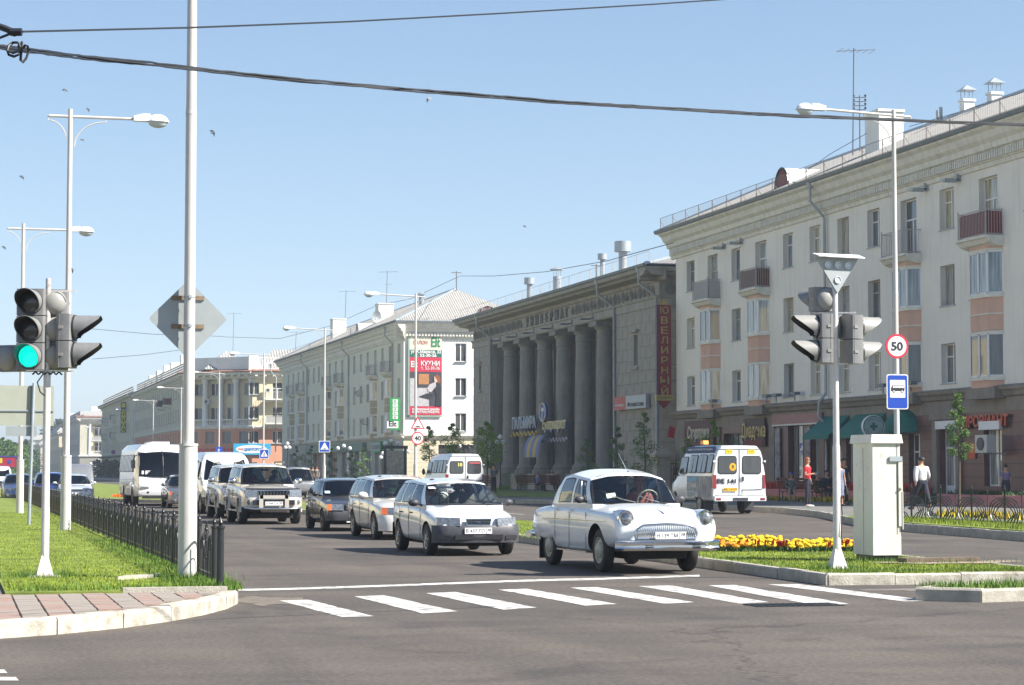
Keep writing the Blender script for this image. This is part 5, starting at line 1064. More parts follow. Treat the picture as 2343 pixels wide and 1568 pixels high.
def road_sign(name,lab,X,Y,z,kind,size,off=-0.13,grp=None):
 o=thing(name,lab,'road sign',(X,Y+off,z),0,grp)
 def pl(nm,pts,d0,d1,m):mb=MB();mb.ext(pts,'y',d0,d1);return part(nm,mb,m,o)
 circ=lambda r,n=32,cx=0,cz=0:[(cx+cos(2*pi*i/n)*r,cz+sin(2*pi*i/n)*r) for i in range(n)]
 tri=lambda r,up=1:[(cos(radians(a))*r,up*sin(radians(a))*r) for a in (90,210,330)]
 rr=lambda w,h,q=0.05:rrect(w,h,q)
 if kind in ('50','40'):
  pl('plate',circ(size),0,0.03,M['signred']);pl('face',circ(size*0.82),-0.004,0,M['signwhite'])
  text(kind,size*0.95,M['black'],o,(0,-0.008,0),FACE_NY,width=size*1.02,bold=0.008)
 elif kind == 'nostop':
  pl('plate',circ(size),0,0.03,M['signred']);pl('face',circ(size*0.78),-0.004,0,M['signblue'])
  for a in (45,135):t=radians(a);mb=MB();mb.obox(Matrix.Rotation(-t,4,'Y'),(size*1.6,0.01,size*0.17));part('bar',mb,M['signred'],o,loc=(0,-0.012-(0.003 if a > 90 else 0),0))
 elif kind == 'bumptri':
  pl('plate',tri(size),0,0.03,M['signred']);pl('face',[(a,b-0.0) for a,b in tri(size*0.74)],-0.005,0,M['signwhite'])
  pl('bump',[(-size*.42,-size*.3),(size*.42,-size*.3),(size*.26,-size*.24),(0.05,-size*.14),(-0.05,-size*.14),(-size*.26,-size*.24)],-0.009,-0.005,M['black'])
 elif kind == 'bumpblue':
  pl('rim',rr(size*2+.04,size*2+.04),0.0,0.03,M['signwhite']);pl('plate',rr(size*2-.03,size*2-.03),-0.004,0,M['signblue']);pl('face',[(a,b-size*0.12) for a,b in tri(size*0.92)],-0.008,-0.004,M['signwhite'])
  pl('bump',[(-size*.5,-size*.5),(size*.5,-size*.5),(size*.3,-size*.42),(0,-size*.3),(-size*.3,-size*.42)],-0.012,-0.008,M['black'])
 elif kind == 'ped':
  pl('rim',rr(size*2+.04,size*2+.04),0.0,0.03,M['signwhite']);pl('plate',rr(size*2-.03,size*2-.03),-0.004,0,M['signblue']);pl('face',[(a,b-size*0.12) for a,b in tri(size*0.92)],-0.008,-0.004,M['signwhite'])
  mb=MB();s=size;mb.ext(circ(s*.09,8,0.02,s*.3),'y',-0.012,-0.008)
  for a,b,r in (((0,s*.2),(-0.02,-s*.12),.06),((-.02,-s*.12),(s*.22,-s*.42),.05),((-.02,-s*.12),(-s*.26,-s*.42),.05),((0,s*.15),(s*.24,-s*.02),.04),((0,s*.15),(-s*.2,-s*.02),.04)):mb.tube([(a[0],-0.01,a[1]),(b[0],-0.01,b[1])],r*s,4)
  part('walking_figure',mb,M['black'],o)
 elif kind == 'bus':
  w,h=0.63,0.95
  pl('rim',rr(w,h,.06),0,0.03,M['signwhite']);pl('plate',rr(w-.05,h-.05,.05),-0.004,0,M['signblue']);pl('face',[(a,b+0.08) for a,b in rr(0.45,0.48,.02)],-0.008,-0.004,M['signwhite'])
  mb=MB();mb.ext([(-.2,.02),(.2,.02),(.205,.1),(.19,.175),(-.15,.175),(-.19,.11)],'y',-0.012,-0.008);part('bus_pictogram',mb,M['black'],o)
  for i in range(4):x0=-.165+i*.09;pl('bus_window',[(x0+(0.02 if i == 0 else 0),.105),(x0+.075,.105),(x0+.075,.16),(x0+(0.035 if i == 0 else 0),.16)],-0.014,-0.012,M['signwhite'])
  for cx in (-.11,.13):pl('bus_wheel',circ(.04,14,cx,.015),-0.014,-0.012,M['black']);pl('bus_hub',circ(.022,10,cx,.015),-0.016,-0.014,M['signwhite'])
 elif kind == 'P':pl('plate',rr(size*2,size*2),0,0.03,M['signblue']);text('P',size*1.3,M['signwhite'],o,(0,-0.008,0),FACE_NY)
 part('clamp',MB().box(-0.12,0.12,0.03,abs(off)+0.05,-0.03,0.0),M['pipe'],o);return o
def on_pole(x,yc,kind,size,lab,dx=0):X,Y=LP[x];road_sign('road_sign',lab,X+dx,Y,zat(x,yc,X,Y),kind,size)
X,Y=LP_=(XL,YX(2050,XL));LP[2049]=(X,Y)
on_pole(2049,793,'50',0.335,'round red and white sign reading 50 above the blue bus stop sign');on_pole(2049,897,'bus',1,'blue bus stop sign below the round 50 sign')
on_pole(951,972,'bumptri',0.46,'red triangular speed bump warning sign above the 40 sign',0.1);on_pole(951,1003,'40',0.355,'round red and white sign reading 40 below the red triangle',0.1)
on_pole(743,1022,'bumpblue',0.36,'blue square speed bump sign on the pole before the pale house');on_pole(604,1039,'ped',0.36,'blue pedestrian crossing sign beside the off-road car roof',0.05)
on_pole(260,1035,'nostop',0.42,'round no stopping sign above a blue crossing sign left of the bus');on_pole(260,1058,'ped',0.40,'blue crossing sign under the round no stopping sign');on_pole(193,1061,'ped',0.42,'farthest blue crossing sign, on the leftmost of the right hand lamp poles')
on_pole(502,1031,'P',0.34,'small blue sign half hidden behind the white minibus roof')
o=thing('road_sign','grey back of a diamond road sign clamped to the thick near lamp pole','road sign',(BIG[0],BIG[1]+0.13,1.6+(1076-763)/155.6))
part('plate',MB().ext([(cos(radians(a+90*k))*(0.507-0.045)+cos(radians(a+90*k+b))*0.045,sin(radians(a+90*k))*(0.507-0.045)+sin(radians(a+90*k+b))*0.045) for k in range(4) for a,b in ((0,-60),(0,0),(0,60))],'y',0.04,0.055),M['signgrey'],o)
for zz_ in (0.28,-0.10):
 b=part('bracket',MB().box(-0.22,0.21,0.015,0.04,zz_-0.028,zz_+0.028),mat('rusty_bracket',(0.36,0.30,0.20),0.7,var=0.35,scale=30,col2=(0.2,0.12,0.07)),o)
 part('pole_clamp',MB().lathe([(0.076,zz_-0.012),(0.08,zz_),(0.076,zz_+0.012)],(0,-0.13,0),16,cap=False).box(-0.02,0.02,-0.225,-0.2,zz_-0.02,zz_+0.02),M['pipe'],o)
PX,PY,_=gz(66,1202,ZL);s_=88.0
o=thing('road_sign','large pale green back of a guide board on a thin post at the left edge','road sign',(PX,PY,ZL))
part('post',MB().cyl((0,0,0),(0.08,0,3.7),0.045,0.04,10),M['pipe'],o,40)
zb=lambda y:1.6+(1076-y)/s_-ZL
mb=MB();mb.box(-1.55,0.60,0.06,0.08,zb(974),zb(882));part('board',mb,M['signgreen'],o)
mb=MB();mb.box(-0.62,0.17,0.05,0.07,zb(998),zb(975.5));part('lower_board',mb,M['signgrey'],o)
for z0 in (zb(940),):part('batten',MB().box(-1.55,0.60,0.03,0.06,z0-0.015,z0+0.015),M['pipe'],o)
for x0 in (-1.0,-0.02,0.1):part('batten',MB().box(x0-0.01,x0+0.015,0.03,0.06,zb(974)-0.02,zb(882)),M['pipe'],o)
# ---- traffic signals
def visor_mesh():
 r,L=0.165,0.36;mb=MB();n=20;R0,R1,I0,I1=[],[],[],[]
 for i in range(n+1):
  t=radians(-58+(296)*i/n);c=(1+sin(t))/2;l=0.07+(L-0.07)*min(1,max(0,c*1.6-0.35))**0.9
  for R,rr_,y in ((R0,r,0),(R1,r*0.97,-l),(I0,r-0.008,0),(I1,r*0.97-0.008,-l)):R.append((cos(t)*rr_,y,sin(t)*rr_))
 mb.mi(0).grid([R0,R1]);mb.mi(1).grid([I1,I0]);mb.mi(0).grid([R1,I1]);return mb.mesh('visor',[M['silverplastic'],M['darkplastic']],40)
VIS=visor_mesh()
VIS2=VIS.copy();VIS2.materials[0]=M['greyplastic']
GREEN=mat('green_signal_lens',(0.0,0.30,0.24),0.3,var=0.2,scale=60,emit=(0.0,0.80,0.60,0.6));LENSD=mat('dark_signal_lens',(0.035,0.035,0.035),0.25,var=0.25,scale=30,coat=0.6)
def signal(lab,pos,rz,n,lit=None,backdome=True,vis=True,vm=None):
 """head of n sections, each 0.36 m; local -y is the lens side; pos = bottom centre"""
 o=thing('traffic_light',lab,'traffic light',pos,rz);vm=vm or VIS2
 for k in range(n):
  z=0.365*k;mb=MB();w,d=0.19,0.10
  mb.prism(rrect(2*w,2*d,0.03,3),z+0.006,z+0.359);s=part('section',mb,M['greyplastic'],o,30)
  mb=MB();mb.box(-w-0.004,w+0.004,0.05,0.056,z+0.006,z+0.359);mb.box(-w-0.012,-w,0.0,0.06,z+0.16,z+0.2);mb.box(w,w+0.012,0,0.06,z+0.16,z+0.2);link(bpy.data.objects.new('hinge',mb.mesh('hinge',M['silverplastic'])),s)
  l=MB();l.lathe([(0.152,0),(0.14,0.0),(0.138,0.02),(0.10,0.035),(0.0,0.045)],(0,-0.1,z+0.182),24,Matrix.Rotation(pi/2,4,'X'),cap=False)
  link(bpy.data.objects.new('lens',l.mesh('lens',GREEN if lit == k else LENSD,40)),s)
  r_=MB();r_.lathe([(0.17,0),(0.17,0.03),(0.15,0.03),(0.15,0)],(0,-0.1,z+0.182),24,Matrix.Rotation(pi/2,4,'X'),cap=False);link(bpy.data.objects.new('lens_rim',r_.mesh('lens_rim',M['darkplastic'],40)),s)
  if vis:v_=link(bpy.data.objects.new('visor',vm),s);v_.location=(0,-0.1,z+0.182)
  if backdome:
   b=MB();b.lathe([(0.165,0),(0.16,0.03),(0.13,0.075),(0.08,0.105),(0,0.115)],(0,0.1,z+0.182),20,Matrix.Rotation(-pi/2,4,'X'),cap=False);link(bpy.data.objects.new('back_dome',b.mesh('back_dome',M['silverplastic'],50)),s)
 return o
SLx,SLy,_=gz(102,1322,ZL);s_=4964/(sqrt(SLx**2+SLy**2)*cos(atan2(SLx,SLy)-YAW));zs=lambda y:1.6+(1076-y)/s_
Rv=Vector((cos(YAW),-sin(YAW),0));Fv=Vector((sin(YAW),cos(YAW),0))
def sp_(base,dx,dz_y,fwd=0.0):p=Vector((base[0],base[1],0))+Rv*(dx/s_)+Fv*fwd;return (p.x,p.y,zs(dz_y))
o=thing('signal_pole','flaking white signal pole on the left lawn carrying the green light','signal pole',(SLx,SLy,ZL));hp=zs(637)-ZL
mb=MB();mb.cyl((0,0,0.75),(0,0,zs(1160)-ZL),0.055,0.055,14);mb.cyl((0,0,zs(1160)-ZL),(0,0,zs(890)-ZL),0.052,0.046,14);mb.cyl((0,0,zs(895)-ZL),(0,0,zs(850)-ZL),0.048,0.048,14);part('pole',mb,M['polep'],o,40)
part('upper_pole',MB().cyl((0,0,zs(850)-ZL),(0,0,hp),0.034,0.034,12),M['polerust'],o,40)
mb=MB();R0=[(cos(pi/2*i+pi/4)*0.12*1.41,sin(pi/2*i+pi/4)*0.12*1.41,0.0) for i in range(4)];R1=[(cos(pi/2*i+pi/4)*0.06,sin(pi/2*i+pi/4)*0.06,0.30) for i in range(4)]
mb.grid([R0,R1],close=True);mb.cyl((0,0,0.0),(0,0,0.78),0.052,0.055,14);part('pole_foot',mb,M['polep'],o)
part('foot_slab',MB().box(-0.2,0.2,-0.17,0.17,-0.02,0.035),M['kerb'],o)
for zz_ in (zs(666)-ZL,zs(850)-ZL):part('mounting_bar',MB().obox(Matrix.Translation((-0.0,0,zz_)) @ Matrix.Rotation(-YAW,4,'Z'),(0.75,0.02,0.02)),M['polep'],o)
signal('three lens traffic light showing green at the left',sp_((SLx,SLy),-36,848,-0.02),-YAW+radians(14-14.4),3,lit=0)
signal('back of a three lens traffic light with pale domes behind the left signal pole',sp_((SLx,SLy),9,847,0.16),-YAW+pi+radians(10),3,vm=VIS2)
signal('two lens traffic light with hoods pointing right on the left signal pole',sp_((SLx,SLy),42,843,0.05),-YAW+radians(86),2,backdome=False)
signal('single dark signal section at the left edge behind the green light',sp_((SLx,SLy),-88,851,0.12),-YAW+pi-radians(20),1)
mb=MB();c0=Vector((0,0,zs(850)-ZL-0.03))
for a,b in ((-0.2,0.02),(0.2,0.04)):
 pts=[c0+Vector((a*t,-0.04,0.02-0.035*sin(pi*t*2.6)**2)) for t in [i/12 for i in range(13)]];mb.tube(pts,0.012,5)
mb.tube([c0+Vector((-0.05,-0.05,0)),c0+Vector((-0.13,-0.05,-0.12)),c0+Vector((-0.09,-0.05,-0.25)),c0+Vector((-0.03,-0.05,-0.3))],0.01,5);part('loose_cable',mb,M['cable'],o)
SRx,SRy,_=gz(1915,1301,ZM);s_=4964/(sqrt(SRx**2+SRy**2)*cos(atan2(SRx,SRy)-YAW));zs=lambda y:1.6+(1076-y)/s_
o=thing('signal_pole','white signal pole on the median beside the flowers and the white cabinet','signal pole',(SRx,SRy,ZM));hp=zs(655)-ZM
mb=MB();mb.cyl((0,0,0.35),(0,0,1.8),0.058,0.054,14);mb.cyl((0,0,1.8),(0,0,hp),0.046,0.042,14);part('pole',mb,M['polep'],o,40)
mb=MB();R0=[(cos(pi/2*i+pi/4)*0.12*1.41,sin(pi/2*i+pi/4)*0.12*1.41,0.0) for i in range(4)];R1=[(cos(pi/2*i+pi/4)*0.06,sin(pi/2*i+pi/4)*0.06,0.30) for i in range(4)];mb.grid([R0,R1],close=True);mb.cyl((0,0,0),(0,0,0.4),0.055,0.058,12);part('pole_foot',mb,M['polep'],o)
for zz_ in (zs(716)-ZM,zs(833)-ZM):part('mounting_bar',MB().obox(Matrix.Translation((0.0,0,zz_)) @ Matrix.Rotation(-YAW-radians(9),4,'Z'),(0.62,0.02,0.02)),M['polep'],o)
part('loose_cable',MB().tube([(0.05,-0.03,1.05),(0.06,-0.06,0.8),(0.035,-0.07,0.5),(0.06,-0.04,0.42)],0.009,5),M['cable'],o)
signal('two lens traffic light with hoods pointing left on the right signal pole',sp_((SRx,SRy),-28,832,0.0),-YAW-radians(78),2,vm=VIS,backdome=False)
signal('two lens traffic light with hoods pointing right on the right signal pole',sp_((SRx,SRy),38,834,0.05),-YAW+radians(112),2,vm=VIS,backdome=False)
signal('single signal section with a pale dome above the left hooded pair',sp_((SRx,SRy),-26,712,0.14),-YAW-pi+radians(28),1)
signal('back of a lower signal section between the pole and the left hooded pair',sp_((SRx,SRy),-12,774,0.2),-YAW-pi+radians(10),1)
t_=thing('warning_triangle','grey inverted triangle warning board with four lamp rims on the right signal pole','road sign',sp_((SRx,SRy),5,672,-0.06),-YAW+radians(22));hT=(672-590)/s_;wT=0.36
part('plate',MB().ext([(0,0),(wT,hT),(-wT,hT)],'y',0,0.03),M['signgrey'],t_)
for cx,cz in ((-0.17,0.42),(0,0.42),(0.17,0.42),(0,0.20)):part('lamp_rim',MB().lathe([(0.055,0),(0.055,0.02),(0.045,0.02),(0.04,0.008),(0,0.012)],(cx,0,cz),16,Matrix.Rotation(pi/2,4,'X'),cap=False),M['lens'],t_,40)
part('rain_roof',MB().add([(-wT-.03,-0.14,hT),(wT+.03,-0.14,hT-0.01),(wT+.03,0.05,hT+0.05),(-wT-.03,0.05,hT+0.05),(-wT-.03,-0.14,hT+.012),(wT+.03,-0.14,hT+.002),(wT+.03,0.05,hT+0.062),(-wT-.03,0.05,hT+0.062)],[(0,1,2,3),(7,6,5,4),(4,5,1,0),(5,6,2,1),(6,7,3,2),(7,4,0,3)]),M['lamphead'],t_)
# ---- white cabinet
CX,CY,_=gz(1998,1284,ZM)
o=thing('control_cabinet','tall white metal control cabinet standing on the median grass','cabinet',(CX,CY,ZM));H_=2.0
cabm=mat('scuffed_white_metal',(0.66,0.64,0.58),0.55,var=0.05,scale=4,bump=0.1,bscale=12,dirt=0.12)
part('body',MB().box(0,0.47,0,0.78,0.09,H_-0.12),cabm,o);part('skirt',MB().box(-0.006,0.476,-0.006,0.786,0.09,0.40),cabm,o)
part('base_frame',MB().box(0.03,0.44,0.03,0.75,-0.05,0.09),M['iron'],o)
part('cap',MB().add([(-.04,-.04,H_-.13),(.51,-.04,H_-.13),(.51,.82,H_-.13),(-.04,.82,H_-.13),(-.02,-.02,H_+.01),(.49,-.02,H_+.01),(.49,.8,H_+.01),(-.02,.8,H_+.01)],[(3,2,1,0),(4,5,6,7),(0,1,5,4),(1,2,6,5),(2,3,7,6),(3,0,4,7)]),cabm,o)
part('door_seam',MB().box(0.415,0.421,-0.009,-0.006,0.42,H_-0.14).box(-0.009,-0.006,0.36,0.366,0.10,H_-0.2),M['seal'],o)
part('door_edge',MB().box(0.435,0.505,-0.02,0.03,0.55,H_-0.42),cabm,o);part('hinge',MB().box(0.28,0.5,-0.03,-0.01,H_-0.42,H_-0.34),M['pipe'],o);part('handle',MB().sph((0.47,-0.03,1.15),0.025,8,6).cyl((0.50,-0.02,0.5),(0.50,-0.02,1.1),0.012,n=6),cabm,o)
sc=MB();rnd=random.Random(4)
for k in range(9):x=rnd.uniform(0.03,0.38);z=rnd.uniform(0.5,1.75);l=rnd.uniform(0.02,0.10);w=rnd.uniform(0.002,0.006);a=rnd.uniform(-.35,.05);sc.add([(x,-0.0085,z),(x+w,-0.0085,z),(x+w+a*l,-0.0085,z+l),(x+a*l,-0.0085,z+l)],[(0,1,2,3)])
for k in range(40):
 cy,cz=rnd.choice([(0.2,1.55),(0.2,1.3),(0.5,1.55),(0.5,1.25),(0.35,0.95),(0.6,1.4)]);y=cy+rnd.uniform(-.1,.1);z=cz+rnd.uniform(-.16,.16);l=rnd.uniform(0.02,0.06)
 sc.add([(-0.0085,y,z),(-0.0085,y+0.008,z+.004),(-0.0085,y+0.014,z+l),(-0.0085,y+0.006,z+l)],[(0,1,2,3)])
tag(part('paint_scratches',sc,mat('scratch_grey',(0.42,0.40,0.37),.8,var=.2),o),kind='stuff')
# ---- globe lamps
def globe_lamp(x,ytop,D,lab,tri=True,spread=0.35,r=0.175):
 s=4964/D;zt=1.6+(1076-ytop)/s;p=Fv*D+Rv*((x-1171)/s);z0=ZP;o=thing('globe_lamp',lab,'park lamp',(p.x,p.y,z0),0,'white globe park lamps');h=zt-z0
 part('post',MB().lathe([(0.12,0),(0.12,0.35),(0.06,0.45),(0.045,0.9),(0.04,h-r*3.2)],n=10),M['iron'],o,40)
 if tri:ps=[(0,0,h-r),(-0.19,0,h-r*3.1),(0.19,0,h-r*3.1)]
 else:ps=[(0,0,h-r),(-0.52,0,h-r*2.2),(0.52,0,h-r*2.2)];part('post_top',MB().cyl((0,0,h-r*3.2),(0,0,h-2*r),0.035,n=8),M['iron'],o)
 if not tri:part('arms',MB().tube([(-0.52,0,h-r*3.2),(-0.3,0,h-r*3.6),(0,0,h-r*3.2),(0.3,0,h-r*3.6),(0.52,0,h-r*3.2)],0.025,6).tube([(-0.3+0.3*(1-cos(t)),0,h-r*3.5+0.45*sin(t)) for t in [i*pi/8 for i in range(9)]],0.018,5),M['iron'],o)
 for q in ps:part('globe',MB().sph(q,r,16,10),M['globe'],o,60)
 return o
globe_lamp(1144,994.5,150,'three globe lamp before the left end of the grey store');globe_lamp(658,1011,205,'three globe lamp at the far corner of the pale house')
globe_lamp(786.6,1016,187,'wide three globe lamp in front of the pale house shops',False);globe_lamp(896,1004,182,'wide three globe lamp beside the dark poster frame',False)
globe_lamp(876,1033,196,'lower globe lamp half hidden left of the dark poster frame');globe_lamp(930,1020,200,'globe lamp peeping out right of the dark poster frame')
for x,l in ((1051,'left globe on the black rail before the cream wall'),(1088,'right globe on the black rail before the cream wall')):
 D=190;s=4964/D;p=Fv*D+Rv*((x-1171)/s);o=thing('globe_lamp',l,'park lamp',(p.x,p.y,ZP),0,'white globe park lamps');part('post',MB().cyl((0,0,0),(0,0,3.3),0.05,n=8),M['iron'],o);part('globe',MB().sph((0,0,3.5),0.19,14,9),M['globe'],o,60)
D=190.5;s=4964/D;p=Fv*D+Rv*((1070-1171)/s);o=thing('entrance_rail','black ornamental rail between two globes before the cream wall','rail',(p.x,p.y,ZP));mb=MB();mb.tube([(-1.0,0,3.0),(1.0,0,3.0)],0.04,5);mb.tube([(-1.0,0,2.6),(1.0,0,2.6)],0.04,5);mb.cyl((0.05,0,0),(0.05,0,3.7),0.07,n=8)
for k in range(9):mb.cyl((-0.95+k*0.24,0,2.6),(-0.95+k*0.24,0,3.0),0.02,n=4)
mb.tube([(0.05+0.28*cos(t),0,3.0+0.45*sin(t)) for t in [i*pi/8 for i in range(9)]],0.025,5);part('rail',mb,M['iron'],o)
D=178;s=4964/D;p=Fv*D+Rv*((904-1171)/s);o=thing('street_poster_case','dark poster frame with a picture standing before the pale house corner','poster frame',(p.x,p.y,ZP),-YAW)
part('frame',MB().box(-0.95,-0.72,-0.12,0.12,0,3.15).box(0.72,0.95,-0.12,0.12,0,3.15).box(-1.05,1.05,-0.16,0.16,3.15,3.4).box(-0.72,0.72,-0.1,0.1,0.0,0.7),M['iron'],o)
part('poster',MB().box(-0.72,0.72,-0.05,0.05,0.7,3.0),mat('faded_poster',(0.22,0.21,0.17),0.3,var=0.4,scale=4,col2=(0.40,0.38,0.30),coat=0.6),o)
# ---- FENCES
def fence_left():
 f=thing('iron_fence','low black ornamental iron fence between the left lawn and the road','fence',(0,0,0));X=3.17;Y0=27.35;sp=1.72;n=64;h=0.70
 ball=[(0.034,0),(0.034,h),(0.045,h+0.005),(0.045,h+0.03),(0.02,h+0.04),(0.02,h+0.06),(0.03,h+0.085),(0.02,h+0.11),(0.008,h+0.12),(0.008,h+0.15)]
 post=MB().lathe(ball,n=10).mesh('fence_post',M['iron'],40)
 sm=MB();sm.cyl((0,0,0),(0,0,h-0.05),0.012,n=6)
 sm.lathe([(0.012,h-0.05),(0.03,h-0.03),(0.012,h),(0.02,h+0.02),(0.008,h+0.03),(0.02,h+0.06),(0.006,h+0.09)],n=8)
 for zc in (0.3,0.52):sm.sph((0,0,zc),0.022,6,5)
 spear=sm.mesh('spear',M['iron'],50)
 def loop(w,hh,r,y0):return [(0,y0-w*cos(t),0.06+(hh-0.06)*sin(t)**0.7 if 0 < t < pi else 0.06) for t in [i*pi/14 for i in range(15)]]
 am=MB();am.tube(loop(0.20,0.60,1,0),0.017,5);am.tube([(0,0,0.06),(0,0,0.54)],0.009,4);am.tube(loop(0.11,0.40,1,0),0.009,4)
 for s in (-1,1):am.tube([(0,s*0.20,0.30),(0,s*0.27,0.52),(0,s*0.34,0.62),(0,s*0.41,0.60),(0,s*0.40,0.54)],0.009,4);am.tube([(0,s*.12,.5),(0,s*.2,.62),(0,s*.3,.70)],.008,4)
 arch=am.mesh('arch',M['iron'])
 rail=MB().box(-0.01,0.01,0,sp,0.0,0.022).mesh('rail',M['iron']);rest=MB()
 for i in range(n):
  y=Y0+i*sp;z=ZL
  if i < 40:
   part('fence_post',post,None,f,loc=(X,y,z));part('spear',spear,None,f,loc=(X,y+sp/2,z))
   for q in (0.25,0.75):part('arch',arch,None,f,loc=(X,y+sp*q,z))
   part('rail',rail,None,f,loc=(X,y,z+0.12))
  else:
   rest.cyl((X,y,z),(X,y,z+h+0.1),0.036,n=5);rest.box(X-0.01,X+0.01,y,y+sp,z+0.12,z+0.14)
   for q in (0.13,0.25,0.38,0.5,0.63,0.75,0.88):rest.cyl((X,y+sp*q,z),(X,y+sp*q,z+0.6+(0.15 if q == 0.5 else 0)),0.018,n=4,cap=False)
 o=part('fence_beyond',rest,M['iron'],f);o['kind']='stuff'
 e=part('end_post',MB().lathe([(0.045,0),(0.045,h+0.02),(0.056,h+0.03),(0.056,h+0.055),(0.02,h+0.065),(0.035,h+0.1),(0.02,h+0.13),(0.006,h+0.16)],n=14),M['iron'],f,40,loc=(3.13,26.35,ZL))
fence_left()
def fence_right():
 f=thing('iron_fence','low black iron fence with nested curved loops along the right pavement','fence',(0,0,0));sp=1.9;h=0.90
 post=MB().lathe([(0.028,0),(0.028,h),(0.034,h+0.01),(0.02,h+0.03),(0.028,h+0.06),(0.006,h+0.11)],n=8).mesh('fence_post',M['iron'],40)
 cm_=MB();cm_.cyl((0,0,0.05),(0,0,0.75),0.012,n=5);cm_.lathe([(0.012,0.72),(0.03,0.76),(0.012,0.8),(0.025,0.84),(0.006,0.9)],n=8);centre=cm_.mesh('finial',M['iron'],50)
 hs_=[]
 for k in range(4):
  a=0.10+k*0.19
  for s in (-1,1):
   mb=MB();mb.tube([(0,s*0.93,0.62-k*0.03+0.05),(0,s*(0.45+a*0.4),0.66-k*0.06),(0,s*(0.16+a*0.55),0.56-k*0.06),(0,s*(0.05+a*0.5),0.36-k*0.04),(0,s*(0.1+a*0.75),0.18),(0,s*(0.2+a*0.9),0.04)],0.016,5);hs_.append(mb.mesh('loop',M['iron'],60))
 rail=MB().box(-0.008,0.008,0,sp,0,0.016).mesh('rail',M['iron'])
 for i in range(-6,4):
  Y=46.6+i*sp;X=25.85+(Y-50)*0.012
  if Y < 37:continue
  part('fence_post',post,None,f,loc=(X,Y,ZP+0.02));part('finial',centre,None,f,loc=(X,Y+sp/2,ZP+0.02));part('rail',rail,None,f,loc=(X,Y,ZP+0.08))
  for m_ in hs_:part('loop',m_,None,f,loc=(X,Y+sp/2,ZP+0.02))
 for i in range(4,7):
  Y=46.6+i*sp;X=25.85+(Y-50)*0.012
  if i < 6:part('finial',centre,None,f,loc=(X,Y+sp/2,ZP+0.02));part('rail',rail,None,f,loc=(X,Y,ZP+0.08));[part('loop',m_,None,f,loc=(X,Y+sp/2,ZP+0.02)) for m_ in hs_]
  part('fence_post',post,None,f,loc=(X,Y,ZP+0.02))
fence_right()
gx0,gy0=40.0,YX(1513,40.0)
o=thing('gate_pillar','beige stone gate pillar with a pointed cap by the store drainpipe','pillar',(gx0,gy0,ZP));part('shaft',MB().box(-0.42,0.42,-0.4,0.4,0,2.15),mat('beige_pillar',(0.42,0.37,0.29),.9,var=.1,dirt=.2),o);part('cap',MB().box(-0.55,0.55,-0.5,0.5,2.15,2.32).add([(-.55,-.5,2.32),(.55,-.5,2.32),(.55,.5,2.32),(-.55,.5,2.32),(-.25,-.2,2.68),(.25,-.2,2.68),(.25,.2,2.68),(-.25,.2,2.68)],[(0,1,5,4),(1,2,6,5),(2,3,7,6),(3,0,4,7),(4,5,6,7)]),MATS['beige_pillar'],o)
o=thing('iron_gate','tall black iron gate beside the beige pillar','gate',(gx0+0.45,gy0-0.1,ZP))
for k in range(8):part('bar',MB().cyl((0.1+k*0.14,0,0.1),(0.1+k*0.14,0,1.85+(0.1 if k % 2 else 0)),0.02,n=5).cyl((0.1+k*0.14,0,1.9),(0.1+k*0.14,0,2.05),0.03,0.0,5),M['iron'],o)
part('crossbar',MB().box(0,1.25,-0.03,0.03,0.3,0.36).box(0,1.25,-0.03,0.03,1.4,1.45).box(0,1.25,-0.03,0.03,1.75,1.8),M['iron'],o)
# ---- OVERHEAD CABLES
def at_depth(x,y,D):s=D/4964.0;p=CR @ Vector(((x-1171)*s,-(y-784)*s,-D));return p+CO
def cable(lab,pts,D0,D1,r,n=3,wob=0.0,name='cable'):
 """pts: image polyline of a wire hanging between two points D0 and D1 away"""
 P=[];L_=len(pts)-1;segs=14
 for i in range(L_):
  for k in range(segs):
   t=k/segs;x=pts[i][0]*(1-t)+pts[i+1][0]*t;y=pts[i][1]*(1-t)+pts[i+1][1]*t;P.append((x,y))
 P.append(pts[-1]);tot=len(P)-1
 o=thing(name,lab,'cable',at_depth(P[0][0],P[0][1],D0));base=Vector(o.location)
 for c in range(n):
  ph=c*2.1;path=[]
  for i,(x,y) in enumerate(P):
   D=D0+(D1-D0)*i/tot;p=at_depth(x,y,D)-base
   if n > 1:p=p+Vector((0,cos(i*0.10+ph*i*.02+ph)*wob,sin(i*0.10+ph)*wob*1.3+0.003*random.uniform(-1,1)))
   path.append(p)
  part('strand',MB().tube(path,r,5),M['cable'],o)
 return o,P
D0=15.0
cable('thick bundle of black cables sagging across the whole sky',[(-60,98),(60,116),(200,132),(430,156),(700,186),(1000,211),(1250,232),(1500,248),(1800,264),(2100,277),(2420,289)],14,24,0.0085,4,0.009)
cable('single black wire rising across the top of the sky',[(50,73),(430,64),(800,50),(1150,31),(1500,10),(1760,-8)],14,22,0.007,1)
o=thing('wire_clamp','black tensioning clamp on the wire at the top left edge','clamp',at_depth(20,68,14));b0=Vector(o.location);q=lambda x,y:at_depth(x,y,14)-b0
part('link',MB().tube([q(-20,55),q(12,66),q(26,72)],0.022,6),M['cable'],o);part('clamp_body',MB().tube([q(24,74),q(50,74)],0.026,8).tube([q(33,74),q(33,84)],0.012,5),M['cable'],o);part('tail',MB().tube([q(28,76),q(0,87),q(-30,97)],0.009,5),M['cable'],o)
mb=MB();c1=[(42,108),(45,101),(40,98),(30,98),(20,105),(17,116),(20,126),(32,130),(42,126),(48,115),(58,104),(63,106),(66,118),(60,134),(52,143),(47,138),(48,124),(50,108),(50,97)]
o=thing('cable_coil','loose coil of black cable hanging at the left end of the thick bundle','cable',at_depth(42,112,14));b0=Vector(o.location)
